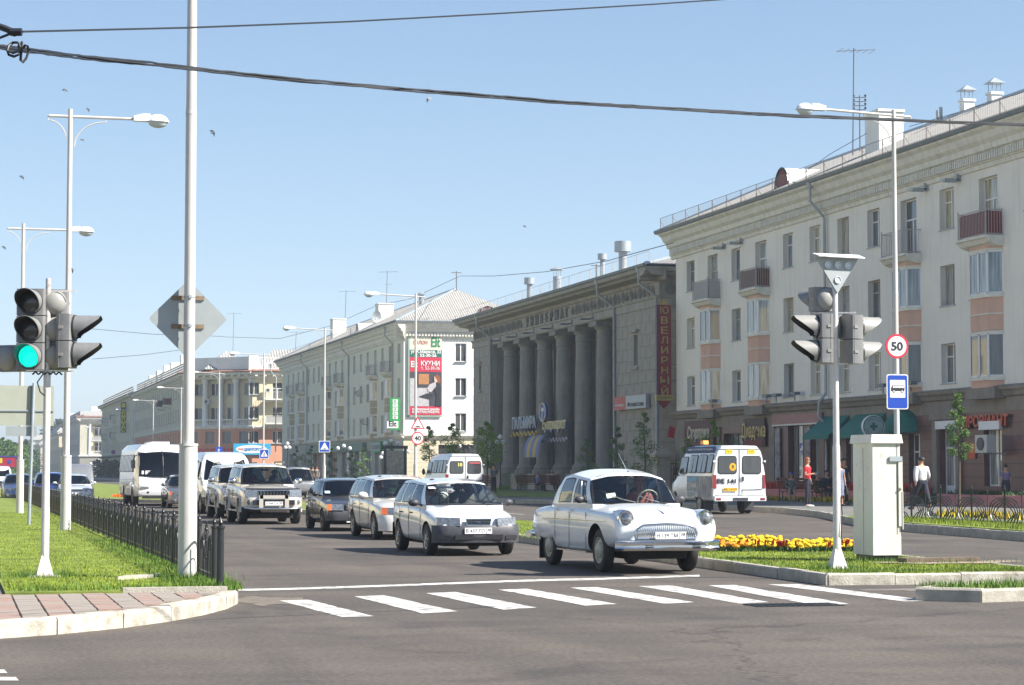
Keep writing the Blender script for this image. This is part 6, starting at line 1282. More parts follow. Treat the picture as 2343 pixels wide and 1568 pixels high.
pts=[q(*p) if 0 else at_depth(p[0],p[1],14-0.02*(i % 3))-b0 for i,p in enumerate(c1)];part('coil',MB().tube(pts,0.009,6),M['cable'],o)
c2=[(22,118),(30,122),(40,118),(46,108),(42,98)];part('coil',MB().tube([at_depth(a,b,13.9)-b0 for a,b in c2],0.009,6),M['cable'],o)
def farwire(lab,pts,D0,D1,r=0.025):cable(lab,pts,D0,D1,r,1)
farwire('thin wire from the pale house peak to the grey store roof',[(1052,632),(1130,632),(1250,622),(1390,597)],207,137)
farwire('thin wire from the grey store roof up to the cream house',[(1390,597),(1450,580),(1540,556)],137,122)
farwire('thin wire from the pale house peak down its roof to the left',[(1050,633),(940,684),(860,700),(760,745),(640,775),(510,771)],207,300)
farwire('thin wire low in the sky left of the diamond sign',[(200,752),(350,765),(510,770)],260,290,0.03)
farwire('lowest thin wire in the sky left of the diamond sign',[(210,822),(330,812),(420,800)],260,290,0.03)
farwire('thin guy wire from the cream house mast to its roof',[(1982,306),(1900,352),(1830,402)],100,112,0.016)
farwire('pair wire above the cream house ridge at the right edge',[(2080,290),(2200,255),(2360,205)],98,92,0.014)
# ---- BIRDS
def bird(x,y,D,w,a,lab):
 w *= 0.45;p=at_depth(x,y,D);o=thing('bird',lab,'bird',p,-YAW,'swifts circling in the sky');m=M['pipe']
 mb=MB();mb.lathe([(0.003,-0.06),(0.012,-0.03),(0.016,0),(0.012,0.04),(0.004,0.06)],n=6);part('body',mb,m,o).rotation_euler=(0,a,0)
 mb=MB();
 for s in (-1,1):mb.add([(0,0,0.03),(s*w*0.5,0.01,0.02),(s*w,0.02,-0.06),(s*w*0.45,0,-0.03),(0,0,-0.02),(0,0.012,0.0)],[(0,1,2,3,4),(4,3,2,1,0)])
 part('wings',mb,m,o).rotation_euler=(0.5,a,0)
for i,(x,y,D,a) in enumerate(((148,206,60,.2),(202,251,70,1.0),(487,303,45,.9),(980,227,50,-.7),(50,405,60,.6),(9,566,65,.5),(165,618,55,1.2),(188,320,80,.3),(1200,518,90,.4),(2793/1.1925,410,80,.5))):
 if x < 2342:bird(x,y,D,0.19,a,['small dark swift high above the leftmost lamp arm','tiny swift just above the lamp arm','dark swift gliding right of the thick pole','dark swift banking below the cable bundle near the middle','swift at the left edge above the third lamp','swift at the far left edge beside the third lamp pole','dark swift beside the second lamp pole above the signals','tiny swift under the second lamp arm','tiny swift alone in the middle of the sky','swift'][i])
 # ---- VEHICLES
def subsurf(me,lv=1,cuts=None,cm=None):
 """smooth a cage and cut the wheel wells out of it"""
 o=bpy.data.objects.new('tmp',me);TC.objects.link(o)
 md_=o.modifiers.new('s','SUBSURF');md_.levels=md_.render_levels=lv
 cs=[]
 for c in cuts or []:
  co=bpy.data.objects.new('cut',c);TC.objects.link(co);cs.append(co)
  b=o.modifiers.new('b','BOOLEAN');b.operation='DIFFERENCE';b.object=co;b.solver='EXACT'
 ev(o);r=o.data;bpy.data.objects.remove(o)
 for c in cs:bpy.data.objects.remove(c)
 return r
def wheel_mesh(r,w,rim,kind,r_rim=0.62):
 t=MB();t.lathe([(r*r_rim,-w/2+0.01),(r*0.86,-w/2),(r*0.96,-w/2+0.015),(r,-w/2+0.05),(r,w/2-0.05),(r*0.96,w/2-0.015),(r*0.86,w/2),(r*r_rim,w/2-0.01)],n=28,M=Matrix.Rotation(pi/2,4,'X'),cap=False)
 tm=t.mesh('wheel',M['tyre'],50);q=MB();R_=r*r_rim;Mx=Matrix.Rotation(pi/2,4,'X')
 q.lathe([(R_,0.03),(R_*0.97,w/2-0.005),(R_*0.90,w/2-0.01),(R_*0.86,w/2-0.05)],n=24,M=Mx,cap=False)
 if kind == 'disc':q.lathe([(R_*0.86,w/2-0.05),(R_*0.7,w/2-0.02),(R_*0.45,w/2-0.03),(R_*0.42,w/2+0.0),(R_*0.2,w/2+0.02),(0.001,w/2+0.025)],n=24,M=Mx,cap=False)
 elif kind == 'cap':q.lathe([(R_*0.86,w/2-0.05),(R_*0.8,w/2-0.03),(R_*0.62,w/2-0.03),(R_*0.58,w/2),(R_*0.35,w/2+0.03),(0.001,w/2+0.045)],n=24,M=Mx,cap=False)
 else:
  q.lathe([(R_*0.86,w/2-0.06),(0.01,w/2-0.06)],n=20,M=Mx,cap=False,k=1)
  n=5 if kind == 'five' else 7
  for i in range(n):
   a=2*pi*i/n;Mr=Matrix.Rotation(pi/2,4,'X') @ Matrix.Rotation(a,4,'Z') @ Matrix.Translation((R_*0.5,0,w/2-0.03));q.obox(Mr,(R_*0.85,R_*0.22,0.03),0)
  q.lathe([(R_*0.25,w/2-0.03),(R_*0.22,w/2),(0.001,w/2+0.005)],n=14,M=Mx,cap=False,k=0)
 return tm,q.mesh('rim',[rim,M['under']],40)
def add_wheels(o,axles,track,r,w,rim,kind,dual=()):
 tm,rm_=wheel_mesh(r,w,rim,kind)
 for ax in axles:
  for s in (-1,1):
   for k in ((0,1) if ax in dual else (0,)):
    wh=part('wheel',tm,None,o,loc=(ax,s*(track/2-k*(w+0.03)),r));wh.rotation_euler.z=0 if s < 0 else pi
    if k == 0:link(bpy.data.objects.new('rim',rm_),wh)
 return
def body_loft(st,mats,wells,wr,lv=2,name='body'):
 """st: stations (x, zbot, hw, zsh, ztop, rtop) from tail to nose"""
 mb=MB();rows_=[]
 for x,zb,hw,zsh,zt,rt in st:
  zm=zb+(zsh-zb)*0.5
  half=[(0,zb),(hw*0.80,zb),(hw*0.96,zb+0.05),(hw,zm),(hw*0.985,zsh-0.05),(hw*rt,zsh+0.01),(hw*rt*0.55,zt),(0,zt)]
  rows_.append([(x,-y,z) for y,z in half]+[(x,y,z) for y,z in half[-2:0:-1]])
 n=len(rows_[0]);mb.grid(rows_,close=True);mb.add(rows_[0],[tuple(range(n-1,-1,-1))]);mb.add(rows_[-1],[tuple(range(n))])
 me=mb.mesh(name,mats);bm=bmesh.new();bm.from_mesh(me);bmesh.ops.remove_doubles(bm,verts=bm.verts,dist=1e-4);bmesh.ops.recalc_face_normals(bm,faces=bm.faces);bm.to_mesh(me);bm.free()
 cuts=[]
 for ax in wells:
  hw=max(s[2] for s in st)
  for s in (-1,1):
   c=MB();c.cyl((ax,s*(hw-0.42),wr*0.9),(ax,s*(hw+0.3),wr*0.9),wr+0.065,n=24);cme=c.mesh('c',mats);
   for p in cme.polygons:p.material_index=1
   bm=bmesh.new();bm.from_mesh(cme);bmesh.ops.recalc_face_normals(bm,faces=bm.faces);bm.to_mesh(cme);bm.free();cuts.append(cme)
 r=subsurf(me,lv,cuts)
 return r
def finish_body(o,me,ang=38):
 shade(me,ang);return part('body',me,None,o)
def lerp(a,b,t):return a+(b-a)*t
def cabin(o,S,paint,glass=None,lab=None):
 """greenhouse. S: bx/tx breakpoints front->back along belt and roof edge, win flags, hwb, hwt, zb(front,back), zt(front,mid,back), crown, bow"""
 glass=glass or G_CAR;bx,tx=S['bx'],S['tx'];n=len(bx)-1;hwb,hwt=S['hwb'],S['hwt'];zb0,zb1=S['zb'];z0,zm,z1=S['zt']
 def zbel(x):t=(bx[0]-x)/(bx[0]-bx[-1]);return lerp(zb0,zb1,t)
 def zrf(x):t=(tx[0]-x)/(tx[0]-tx[-1]);return lerp(lerp(z0,zm,min(1,t*2.2)),z1,max(0,(t-0.5)*2))
 def wbt(x,w,a,b):t=(a-x)/(a-b);return w-0.045*max(0,1-t*4)-S.get('tail',0.05)*max(0,(t-0.75)*4)**2
 def Psd(i,f,t,s):
  B=lerp(bx[i],bx[i+1],f);T=lerp(tx[i],tx[i+1],f);x=lerp(B,T,t)
  wb=wbt(B,hwb,bx[0],bx[-1]);wt=wbt(T,hwt,tx[0],tx[-1])
  y=lerp(wb,wt,t)+0.05*sin(pi*t)*0.5;return (x,s*y,lerp(zbel(B),zrf(T),t))
 body=MB();tl_=[0.0,0.05,0.90,1.0];wins=[]
 for s in (-1,1):
  for i in range(n):
   w=S['win'][i]
   for j in range(3):
    if j == 0:body.grid([[tuple(Vector(Psd(i,f/3,0,s))+Vector((0,s*0.006,-0.13*h))) for f in range(4)] for h in (1,0)],k=0)
    if j == 1 and w:
     m_=0.06;fr=[(0,0.05),(1,0.05),(1,0.90),(0,0.90)];
     e=0.035/max(0.2,abs(bx[i]-bx[i+1]));inn=[(e,0.09),(1-e,0.09),(1-e,0.86),(e,0.86)]
     nb=6 if False else 1
     for a in range(4):b=(a+1) % 4;q=[Psd(i,*fr[a],s),Psd(i,*fr[b],s),Psd(i,*inn[b],s),Psd(i,*inn[a],s)];body.quad(*q,k=1)
     g_=MB();rows_=[[Psd(i,lerp(e,1-e,f/3),lerp(0.09,0.86,h/3),s) for f in range(4)] for h in range(4)];g_.grid(rows_);wins.append(('side_window',g_))
    else:
     k=3;body.grid([[Psd(i,f/k,lerp(tl_[j],tl_[j+1],h/3),s) for f in range(k+1)] for h in range(4)],k=0)
 def screen(front):
  bw=S['bow'] if front else S.get('rbow',0.06)
  i=0 if front else n;B,T=bx[i],tx[i];wb=wbt(B,hwb,bx[0],bx[-1]);wt=wbt(T,hwt,tx[0],tx[-1]);sg=1 if front else -1
  def P(u,t):y=u*lerp(wb,wt,t);c=bw*(1-u*u);return (lerp(B,T,t)+sg*c,y,lerp(zbel(B),zrf(T)+0.0,t)+S['crown']*(1-abs(u)**3.2)*max(0,t)**2)
  us=[-1,-0.955,-0.6,-0.3,0,0.3,0.6,0.955,1];ts=[0,0.05,0.35,0.65,0.93,1]
  if not front and S.get('rts'):ts=S['rts']
  g_=MB();body.grid([[tuple(Vector(P(u,0))-Vector((-0.02*sg*h,0,0.12*h))) for u in us] for h in (1,0)],k=0)
  for a in range(len(us)-1):
   for b in range(len(ts)-1):
    q=[P(us[a],ts[b]),P(us[a+1],ts[b]),P(us[a+1],ts[b+1]),P(us[a],ts[b+1])]
    if 0 < a < len(us)-2 and 0 < b < len(ts)-2:g_.quad(*q)
    else:body.quad(*q,k=1 if b < len(ts)-2 else 0)
  return g_
 ws=screen(True);rs=screen(False)
 k=14;rows_=[]
 for i in range(k+1):
  x=lerp(tx[0],tx[-1],i/k);w=wbt(x,hwt,tx[0],tx[-1]);z=zrf(x);r_=[]
  for j in range(11):
   u=-1+2*j/10;c=(1-u*u);xx=x+(S['bow']*c*(1-i/k*3) if i < k/3 else 0)-(S.get('rbow',0.06)*c*(i/k*3-2) if i > 2*k/3 else 0);r_.append((xx,u*w,z+S['crown']*(1-abs(u)**3.2)))
  rows_.append(r_)
 body.grid(rows_,k=0)
 c=part('cabin',body,[paint,M['seal']],o,42)
 part('windscreen',ws,glass,o,60);part('rear_window',rs,S.get('rglass',glass),o,60)
 for nm,g_ in wins:part(nm,g_,S.get('sglass',glass),o,60)
 d_=MB();d_.poly([(bx[0]+S['bow']*0.8,-hwb*0.55,zb0+.012),(bx[0]-0.02,-hwb+.03,zb0+.012),(bx[-1]+.02,-hwb+.03,zb1+.012),(bx[-1]+.02,hwb-.03,zb1+.012),(bx[0]-0.02,hwb-.03,zb0+.012),(bx[0]+S['bow']*0.8,hwb*0.55,zb0+.012)]);part('parcel_shelf',d_,M['inter'],o)
 return c
def seats(o,xs,hw,zb,sw=None,steer=None,h=0.22,m=None):
 for x in xs:
  for s in (-1,1):
   mb=MB();mb.sph((x,s*hw*0.48,zb+h*0.35),0.2,10,7,sc=(0.35,1.0,1.0));mb.sph((x-0.03,s*hw*0.48,zb+h+0.12),0.11,8,6,sc=(0.4,1,0.75));part('seat',mb,m or M['inter'],o,60)
 if steer:
  x,y,z=steer;mb=MB();Mr=Matrix.Translation(steer) @ Matrix.Rotation(radians(-62),4,'Y')
  mb.tube([Mr @ Vector((cos(t)*0.18,sin(t)*0.18,0)) for t in [2*pi*i/16 for i in range(17)]],0.013,6,cap=False);mb.tube([Mr @ Vector((-.18,0,0)),Mr @ Vector((.18,0,0))],0.012,4);part('steering_wheel',mb,sw or M['inter'],o)
def plate(o,x,z,txt,reg,front=True,m=None,y=0,w=0.52,h=0.112):
 s=1 if front else -1;mb=MB();mb.box(x-0.006,x+0.006,y-w/2,y+w/2,z-h/2,z+h/2);p=part('number_plate',mb,m or M['plate'],o)
 F_=(Matrix.Rotation(pi/2,4,'Z') @ FACE_NY) if front else (Matrix.Rotation(-pi/2,4,'Z') @ FACE_NY)
 text(txt,0.085,M['black'],p,(x+s*0.008,y-s*0.06,z),F_,width=w*0.68,depth=0.002);text(reg,0.06,M['black'],p,(x+s*0.008,y+s*w*0.40,z+0.015),F_,width=w*0.14,depth=0.002)
 b=MB();b.box(x+s*0.0065-0.001,x+s*0.0065+0.001,y+s*w*0.29-0.003,y+s*w*0.29+0.003,z-h*0.48,z+h*0.48);link(bpy.data.objects.new('plate_line',b.mesh('plate_line',M['black'])),p)
def mirror(o,x,y,z,m,sx=0.09,sy=0.11,sz=0.07):
 for s in (-1,1):
  mb=MB();mb.sph((x,s*y,z),1,10,7,sc=(sx,sy,sz));mb.tube([(x+.02,s*(y-sy*.7),z-.02),(x+.06,s*(y-sy-.08),z-sz)],0.022,6);part('door_mirror',mb,m,o,60)
def wipers(o,x,zb,hw,sl=0.6,m=None):
 for y0,y1 in ((hw*0.5,0.05),(-hw*0.1,-hw*0.6)):part('wiper',MB().tube([(x+0.13,y0,zb+0.02),(x+0.05,(y0+y1)/2,zb+0.06),(x-0.02,y1,zb+0.12)],0.009,4),m or M['seal'],o)
def handles(o,xs,y,z,m):
 for s in (-1,1):
  for x in xs:part('door_handle',MB().box(x-0.07,x+0.07,s*y-0.012,s*y+0.012,z-0.014,z+0.014),m,o)
def seams(o,xs,hw,z0,z1,m=None):
 for s in (-1,1):
  for x,hy in xs:part('door_gap',MB().box(x-0.004,x+0.004,s*hy-0.004,s*hy+0.003,z0,z1),m or M['seal'],o)
def place(o,fx,fy,rx,ry,wb,fa,half):
 """put a vehicle so that its near front and rear tyres stand on the two photographed spots (image points)"""
 pass
HEAD=-pi/2
def put(o,xc,yc,dy=0.0,dr=0.0,z=0):o.location=(xc,yc,z);o.rotation_euler.z=HEAD+dr
def spot(x,y):a=G(x,y);return Vector(a)
# ---- 1. old white saloon (front, right)
def volga():
 o=thing('vintage_car','old white rounded saloon with chrome grille and bumper, nearest to the crossing','car');P_=M['cwhite2'];hw=0.86;r=0.345
 st=[(-2.40,0.55,0.66,0.80,0.86,0.86),(-2.34,0.40,0.82,0.92,0.95,0.88),(-2.05,0.34,0.87,0.96,1.01,0.90),(-1.5,0.30,0.88,0.98,1.05,0.92),(-0.9,0.27,0.885,0.99,1.04,0.94),(-0.2,0.26,0.89,0.99,1.03,0.95),(0.5,0.26,0.89,0.99,1.06,0.94),
 (0.95,0.28,0.885,0.985,1.085,0.92),(1.4,0.34,0.88,0.975,1.055,0.91),(1.8,0.38,0.88,0.965,1.01,0.90),(2.14,0.42,0.88,0.94,0.95,0.89),(2.30,0.44,0.87,0.88,0.885,0.88),(2.33,0.50,0.84,0.80,0.80,0.86)]
 finish_body(o,body_loft(st,[P_,M['under']],[1.35,-1.35],0.37),40)
 S=dict(bx=[0.92,0.80,0.70,0.02,-0.08,-0.80,-1.52],tx=[0.44,0.36,0.34,0.02,-0.08,-0.66,-1.10],win=[0,0,1,0,1,0],hwb=0.82,hwt=0.69,zb=(1.06,1.03),zt=(1.46,1.53,1.46),crown=0.095,bow=0.16,rbow=0.10,tail=0.13,rglass=G_CLEAR,sglass=G_CLEAR)
 cabin(o,S,P_,G_CLEAR)
 for s in (-1,1):part('quarter_window_bar',MB().tube([(0.50,s*0.83,1.10),(0.27,s*0.74,1.42)],0.013,5),P_,o)
 for s in (-1,1):
  f=MB();rows_=[]
  for x,rr_,z in ((1.6,0.10,0.86),(1.95,0.13,0.86),(2.15,0.14,0.855),(2.29,0.135,0.85)):rows_.append([(x,s*0.68+cos(t)*rr_,z+sin(t)*rr_) for t in [2*pi*i/20 for i in range(20)]])
  f.grid(rows_,close=True);fo_=part('fender_pod',f,P_,o,60)
  Mx=Matrix.Translation((2.285,s*0.68,0.85)) @ Matrix.Rotation(pi/2,4,'Y')
  h=part('headlight',MB().lathe([(0.10,0.0),(0.10,0.03),(0.08,0.055),(0.0,0.07)],n=20,M=Mx,cap=False),M['headl'],o,60);link(bpy.data.objects.new('chrome_ring',MB().lathe([(0.135,-0.05),(0.138,0.01),(0.125,0.035),(0.10,0.03)],n=24,M=Mx,cap=False).mesh('chrome_ring',M['chrome'],50)),h)
  part('indicator',MB().ext(rrect(0.22,0.075,0.02),'x',0,0.03).xf(Matrix.Translation((2.27,s*0.655,0.62))),M['headl'],o)
  part('indicator_frame',MB().ext(rrect(0.26,0.11,0.03),'x',0,0.02).xf(Matrix.Translation((2.265,s*0.655,0.62))),M['chrome'],o)
 gp=lambda k:[(y*k,0.655+(z-0.655)*k) for y,z in ((-0.50,0.55),(0.50,0.55),(0.53,0.62),(0.50,0.70),(0.40,0.755),(0,0.775),(-0.40,0.755),(-0.50,0.70),(-0.53,0.62))]
 gr=part('grille',MB().ext(gp(1.0),'x',2.29,2.315),M['seal'],o)
 link(bpy.data.objects.new('grille_frame',MB().tube([(2.325,y,z) for y,z in gp(1.0)+gp(1.0)[:1]],0.018,6).mesh('grille_frame',M['chrome'],60)),gr)
 for i in range(30):
  y=-0.48+i*0.96/29;zt=0.765-0.10*max(0,(abs(y)-0.38)/0.14)-0.02*abs(y);link(bpy.data.objects.new('grille_bar',MB().tube([(2.325,y,0.56),(2.34,y,0.66),(2.322,y,zt)],0.006,4).mesh('grille_bar',M['chrome'])),gr)
 part('hood_trim',MB().tube([(2.20,y,0.845-0.10*y*y) for y in [-0.5+i*0.1 for i in range(11)]],0.022,6),M['chrome'],o,60)
 part('hood_ornament',MB().tube([(2.17,0,0.90),(2.12,0,0.935),(1.9,0,0.985)],[0.035,0.025,0.01],8).sph((2.17,0,0.90),0.04,8,6),M['chrome'],o,60)
 rows_=[]
 for y in [-0.89+1.78*i/20 for i in range(21)]:
  x=2.44-0.05*y*y-0.28*max(0,abs(y)-0.72)**1.0;rows_.append([(x-0.05,y,0.36),(x-0.01,y,0.37),(x+0.012,y,0.405),(x-0.005,y,0.435),(x+0.02,y,0.45),(x+0.025,y,0.49),(x-0.02,y,0.53),(x-0.07,y,0.53)])
 part('front_bumper',MB().grid(rows_),M['chrome'],o,50)
 part('bumper_bracket',MB().box(2.40,2.443,-0.40,-0.26,0.395,0.43).box(2.40,2.443,0.40,0.54,0.395,0.43),M['seal'],o)
 part('rear_bumper',MB().tube([(-2.25,-0.92,0.5),(-2.47,-0.8,0.5),(-2.5,0,0.5),(-2.47,0.8,0.5),(-2.25,0.92,0.5)],0.06,8),M['chrome'],o,60)
 plate(o,2.475-0.02,0.60,'Н 139 ТМ','38',y=0.02);add_wheels(o,(1.35,-1.35),1.46,r,0.18,M['rimcream'],'cap')
 wipers(o,0.95,1.07,0.7,m=M['chrome']);mirror(o,0.62,0.90,1.13,M['cblackpl'],0.05,0.09,0.06)
 handles(o,(0.1,-0.68),0.885,0.955,M['chrome']);seams(o,((0.86,0.872),(0.0,0.882),(-0.80,0.878)),0.87,0.34,0.93)
 for s in (-1,1):part('side_moulding',MB().tube([(1.85,s*0.868,0.80),(0.4,s*0.882,0.80),(-1.2,s*0.878,0.79),(-2.1,s*0.84,0.78)],0.010,4),M['chrome'],o);part('rear_fender',MB().sph((-1.50,s*0.81,0.66),1,16,10,sc=(0.80,0.07,0.22)),P_,o,60);part('mud_flap',MB().box(-1.80,-1.78,s*0.74-0.11,s*0.74+0.11,0.10,0.42),M['seal'],o)
 for s in (-1,1):part('sill_trim',MB().box(-0.72,0.9,s*0.868-0.01,s*0.868+0.012,0.285,0.31),M['chrome'],o)
 part('roof_aerial',MB().cyl((0.38,0.05,1.56),(0.30,-0.10,1.88),0.005,n=5).sph((0.38,0.05,1.57),0.025,6,5),M['chrome'],o)
 part('rear_mirror',MB().box(0.42,0.45,-0.12,0.12,1.38,1.44).cyl((0.43,0,1.2),(0.42,0,1.5),0.006,n=4),M['inter'],o)
 part('windscreen_sticker',MB().add([(0.93,-0.52,1.15),(0.93,-0.36,1.17),(0.87,-0.36,1.24),(0.87,-0.52,1.22)],[(0,1,2,3)]),mat('pale_green_paper',(.5,.6,.45)),o)
 seats(o,(-0.15,),0.8,1.04,sw=M['rimcream'],steer=(0.48,0.36,1.12),h=0.08)
 part('axle_gear',MB().box(1.15,1.9,-0.5,0.5,0.22,0.36).box(-1.6,-1.1,-0.55,0.55,0.25,0.4).box(-1,1.1,-0.1,0.1,0.22,0.3),M['under'],o)
 return o
def wagon(o,P_,L,hw,H,prm,grille='honda',**kw):
 """generic estate/saloon/hatch. prm: dict of stations etc."""
 finish_body(o,body_loft(prm['st'],[P_,M['under']],prm['ax'],prm['r']+0.005),40);cabin(o,prm['S'],kw.get('roofp',P_),kw.get('glass'))
 add_wheels(o,prm['ax'],2*hw-0.22,prm['r'],prm.get('tw',0.19),kw.get('rim',M['rimgrey']),kw.get('rk','five'))
 part('underbody',MB().box(-L/2+0.3,L/2-0.3,-hw*0.7,hw*0.7,0.18,0.32),M['under'],o)
def headlight(o,x,y,z,w,h,slant=0.12,amber=0,m=None,tap=0.0):
 for s in (-1,1):
  pts=[(y-w/2,z-h/2),(y+w/2,z-h/2+tap),(y+w/2,z+h/2+tap),(y-w/2,z+h/2)]
  a=[(x+0.02,s*p[0],p[1]) for p in pts[:1]+pts[3:]];q=[(x+0.03,s*(y-w/2),z-h/2),(x+0.03-slant,s*(y+w/2),z-h/2+tap),(x-0.02-slant,s*(y+w/2),z+h/2+tap*0.5),(x-0.02,s*(y-w/2),z+h/2)]
  b=[(v[0]-0.1,v[1],v[2]) for v in q];mb=MB().add(q+b,[(0,1,2,3),(0,4,5,1),(1,5,6,2),(2,6,7,3),(3,7,4,0)])
  hl=part('headlight',mb,m or M['headl'],o)
  if amber:
   t0=1-amber;A=[Vector(v) for v in q];am=[A[0].lerp(A[1],t0),A[1],A[2],A[3].lerp(A[2],t0)];am=[v+Vector((0.004,s*0.003,0)) for v in am];link(bpy.data.objects.new('indicator',MB().add(am,[(0,1,2,3)]).mesh('indicator',M['amber'])),hl)
def bumper_blade(o,x,hw,z0,z1,m,wrap=0.35,depth=0.1,bow=0.12,name='front_bumper',sgn=1):
 rows_=[]
 for i in range(19):
  u=-1+i/9;y=hw*u;xx=x-bow*u*u-wrap*max(0,abs(u)-0.86)/0.14*0.8;e=depth
  rows_.append([(sgn*(xx-e),y*0.995,z0),(sgn*(xx-0.015),y,z0+0.01),(sgn*xx,y*1.005,z0+(z1-z0)*0.4),(sgn*xx,y*1.005,z1-0.03),(sgn*(xx-0.02),y,z1),(sgn*(xx-e),y*0.99,z1)])
 return part(name,MB().grid(rows_),m,o,50)
def grille_box(o,x,y,z0,z1,m,bars=3,frame=None,vert=0):
 g_=part('grille',MB().add([(x,-y,z0),(x,y,z0),(x-0.02,y*1.12,z1),(x-0.02,-y*1.12,z1)],[(0,1,2,3)]),m,o)
 for i in range(bars):zz_=z0+(z1-z0)*(i+0.5)/bars;k=lerp(1,1.12,(zz_-z0)/(z1-z0));link(bpy.data.objects.new('grille_bar',MB().box(x-0.005,x+0.012,-y*k,y*k,zz_-0.006,zz_+0.006).mesh('grille_bar',frame or M['chrome'])),g_)
 for i in range(vert):yy=-y+2*y*(i+0.5)/vert;link(bpy.data.objects.new('grille_bar',MB().box(x-0.005,x+0.015,yy-0.012,yy+0.012,z0,z1).mesh('grille_bar',frame or M['chrome'])),g_)
 if frame:link(bpy.data.objects.new('grille_frame',MB().tube([(x+.005,-y,z0),(x+.005,y,z0),(x-.015,y*1.12,z1),(x-.015,-y*1.12,z1),(x+.005,-y,z0)],0.012,5).mesh('grille_frame',frame)),g_)
 return g_
def estate():
 o=thing('estate_car','white estate car with unpainted dark grey bumpers behind the vintage saloon','car');P_=M['cwhite'];hw=0.845;L=4.2;r=0.30
 st=[(-2.12,0.42,0.70,0.80,0.84,0.8),(-2.06,0.32,0.78,0.92,0.94,0.88),(-1.7,0.26,0.83,0.94,0.95,0.92),(-0.8,0.22,0.845,0.93,0.94,0.94),(0.2,0.21,0.845,0.90,0.93,0.94),(0.75,0.21,0.845,0.88,0.95,0.90),
 (1.1,0.22,0.84,0.845,0.93,0.88),(1.5,0.24,0.83,0.79,0.87,0.86),(1.85,0.28,0.78,0.71,0.77,0.84),(2.00,0.34,0.69,0.64,0.69,0.8),(2.05,0.40,0.60,0.60,0.64,0.8)]
 S=dict(bx=[0.98,0.72,0.64,-0.20,-0.28,-1.05,-1.15,-1.92,-2.04],tx=[0.22,0.14,0.12,-0.24,-0.32,-1.00,-1.10,-1.62,-1.74],win=[0,0,1,0,1,0,1,0],hwb=0.80,hwt=0.62,zb=(0.93,0.95),zt=(1.34,1.40,1.38),crown=0.05,bow=0.22,rbow=0.05)
 wagon(o,P_,L,hw,1.45,dict(st=st,ax=(1.28,-1.29),r=r,S=S),glass=G_CLEAR)
 bumper_blade(o,2.15,0.84,0.24,0.57,M['cblackpl'],0.22,0.3,0.14);bumper_blade(o,2.16,0.82,0.28,0.56,M['cblackpl'],0.35,0.15,0.06,'rear_bumper',-1)
 part('bumper_slot',MB().box(2.08,2.147,-0.46,0.46,0.31,0.40),M['seal'],o)
 for s in (-1,1):part('bumper_slot',MB().add([(2.11,s*0.52,0.31),(2.03,s*0.76,0.32),(2.03,s*0.76,0.39),(2.11,s*0.52,0.39)],[(0,1,2,3)]),M['seal'],o)
 headlight(o,2.11,0.56,0.64,0.40,0.15,0.20,0,tap=0.015);grille_box(o,2.09,0.22,0.575,0.69,M['seal'],4,M['chrome'])
 plate(o,2.155,0.475,'В 437 ТО','38',y=-0.02);part('badge',MB().box(2.10,2.115,-0.035,0.035,0.615,0.655),M['chrome'],o)
 mirror(o,0.66,0.93,0.98,M['cblackpl']);handles(o,(-0.02,-0.92),0.845,0.78,M['seal']);seams(o,((0.82,0.838),(-0.22,0.842),(-1.08,0.84)),hw,0.28,0.88);wipers(o,0.98,0.94,0.75)
 seats(o,(-0.35,-1.2),0.8,0.92,steer=(0.38,-0.36,1.0));part('rear_mirror',MB().box(0.30,0.33,-0.12,0.12,1.27,1.33),M['inter'],o);part('sun_strip',MB().add([(0.52,-0.60,1.245),(0.52,-0.1,1.255),(0.44,-0.1,1.29),(0.44,-0.60,1.28)],[(0,1,2,3)]),M['signwhite'],o)
 return o
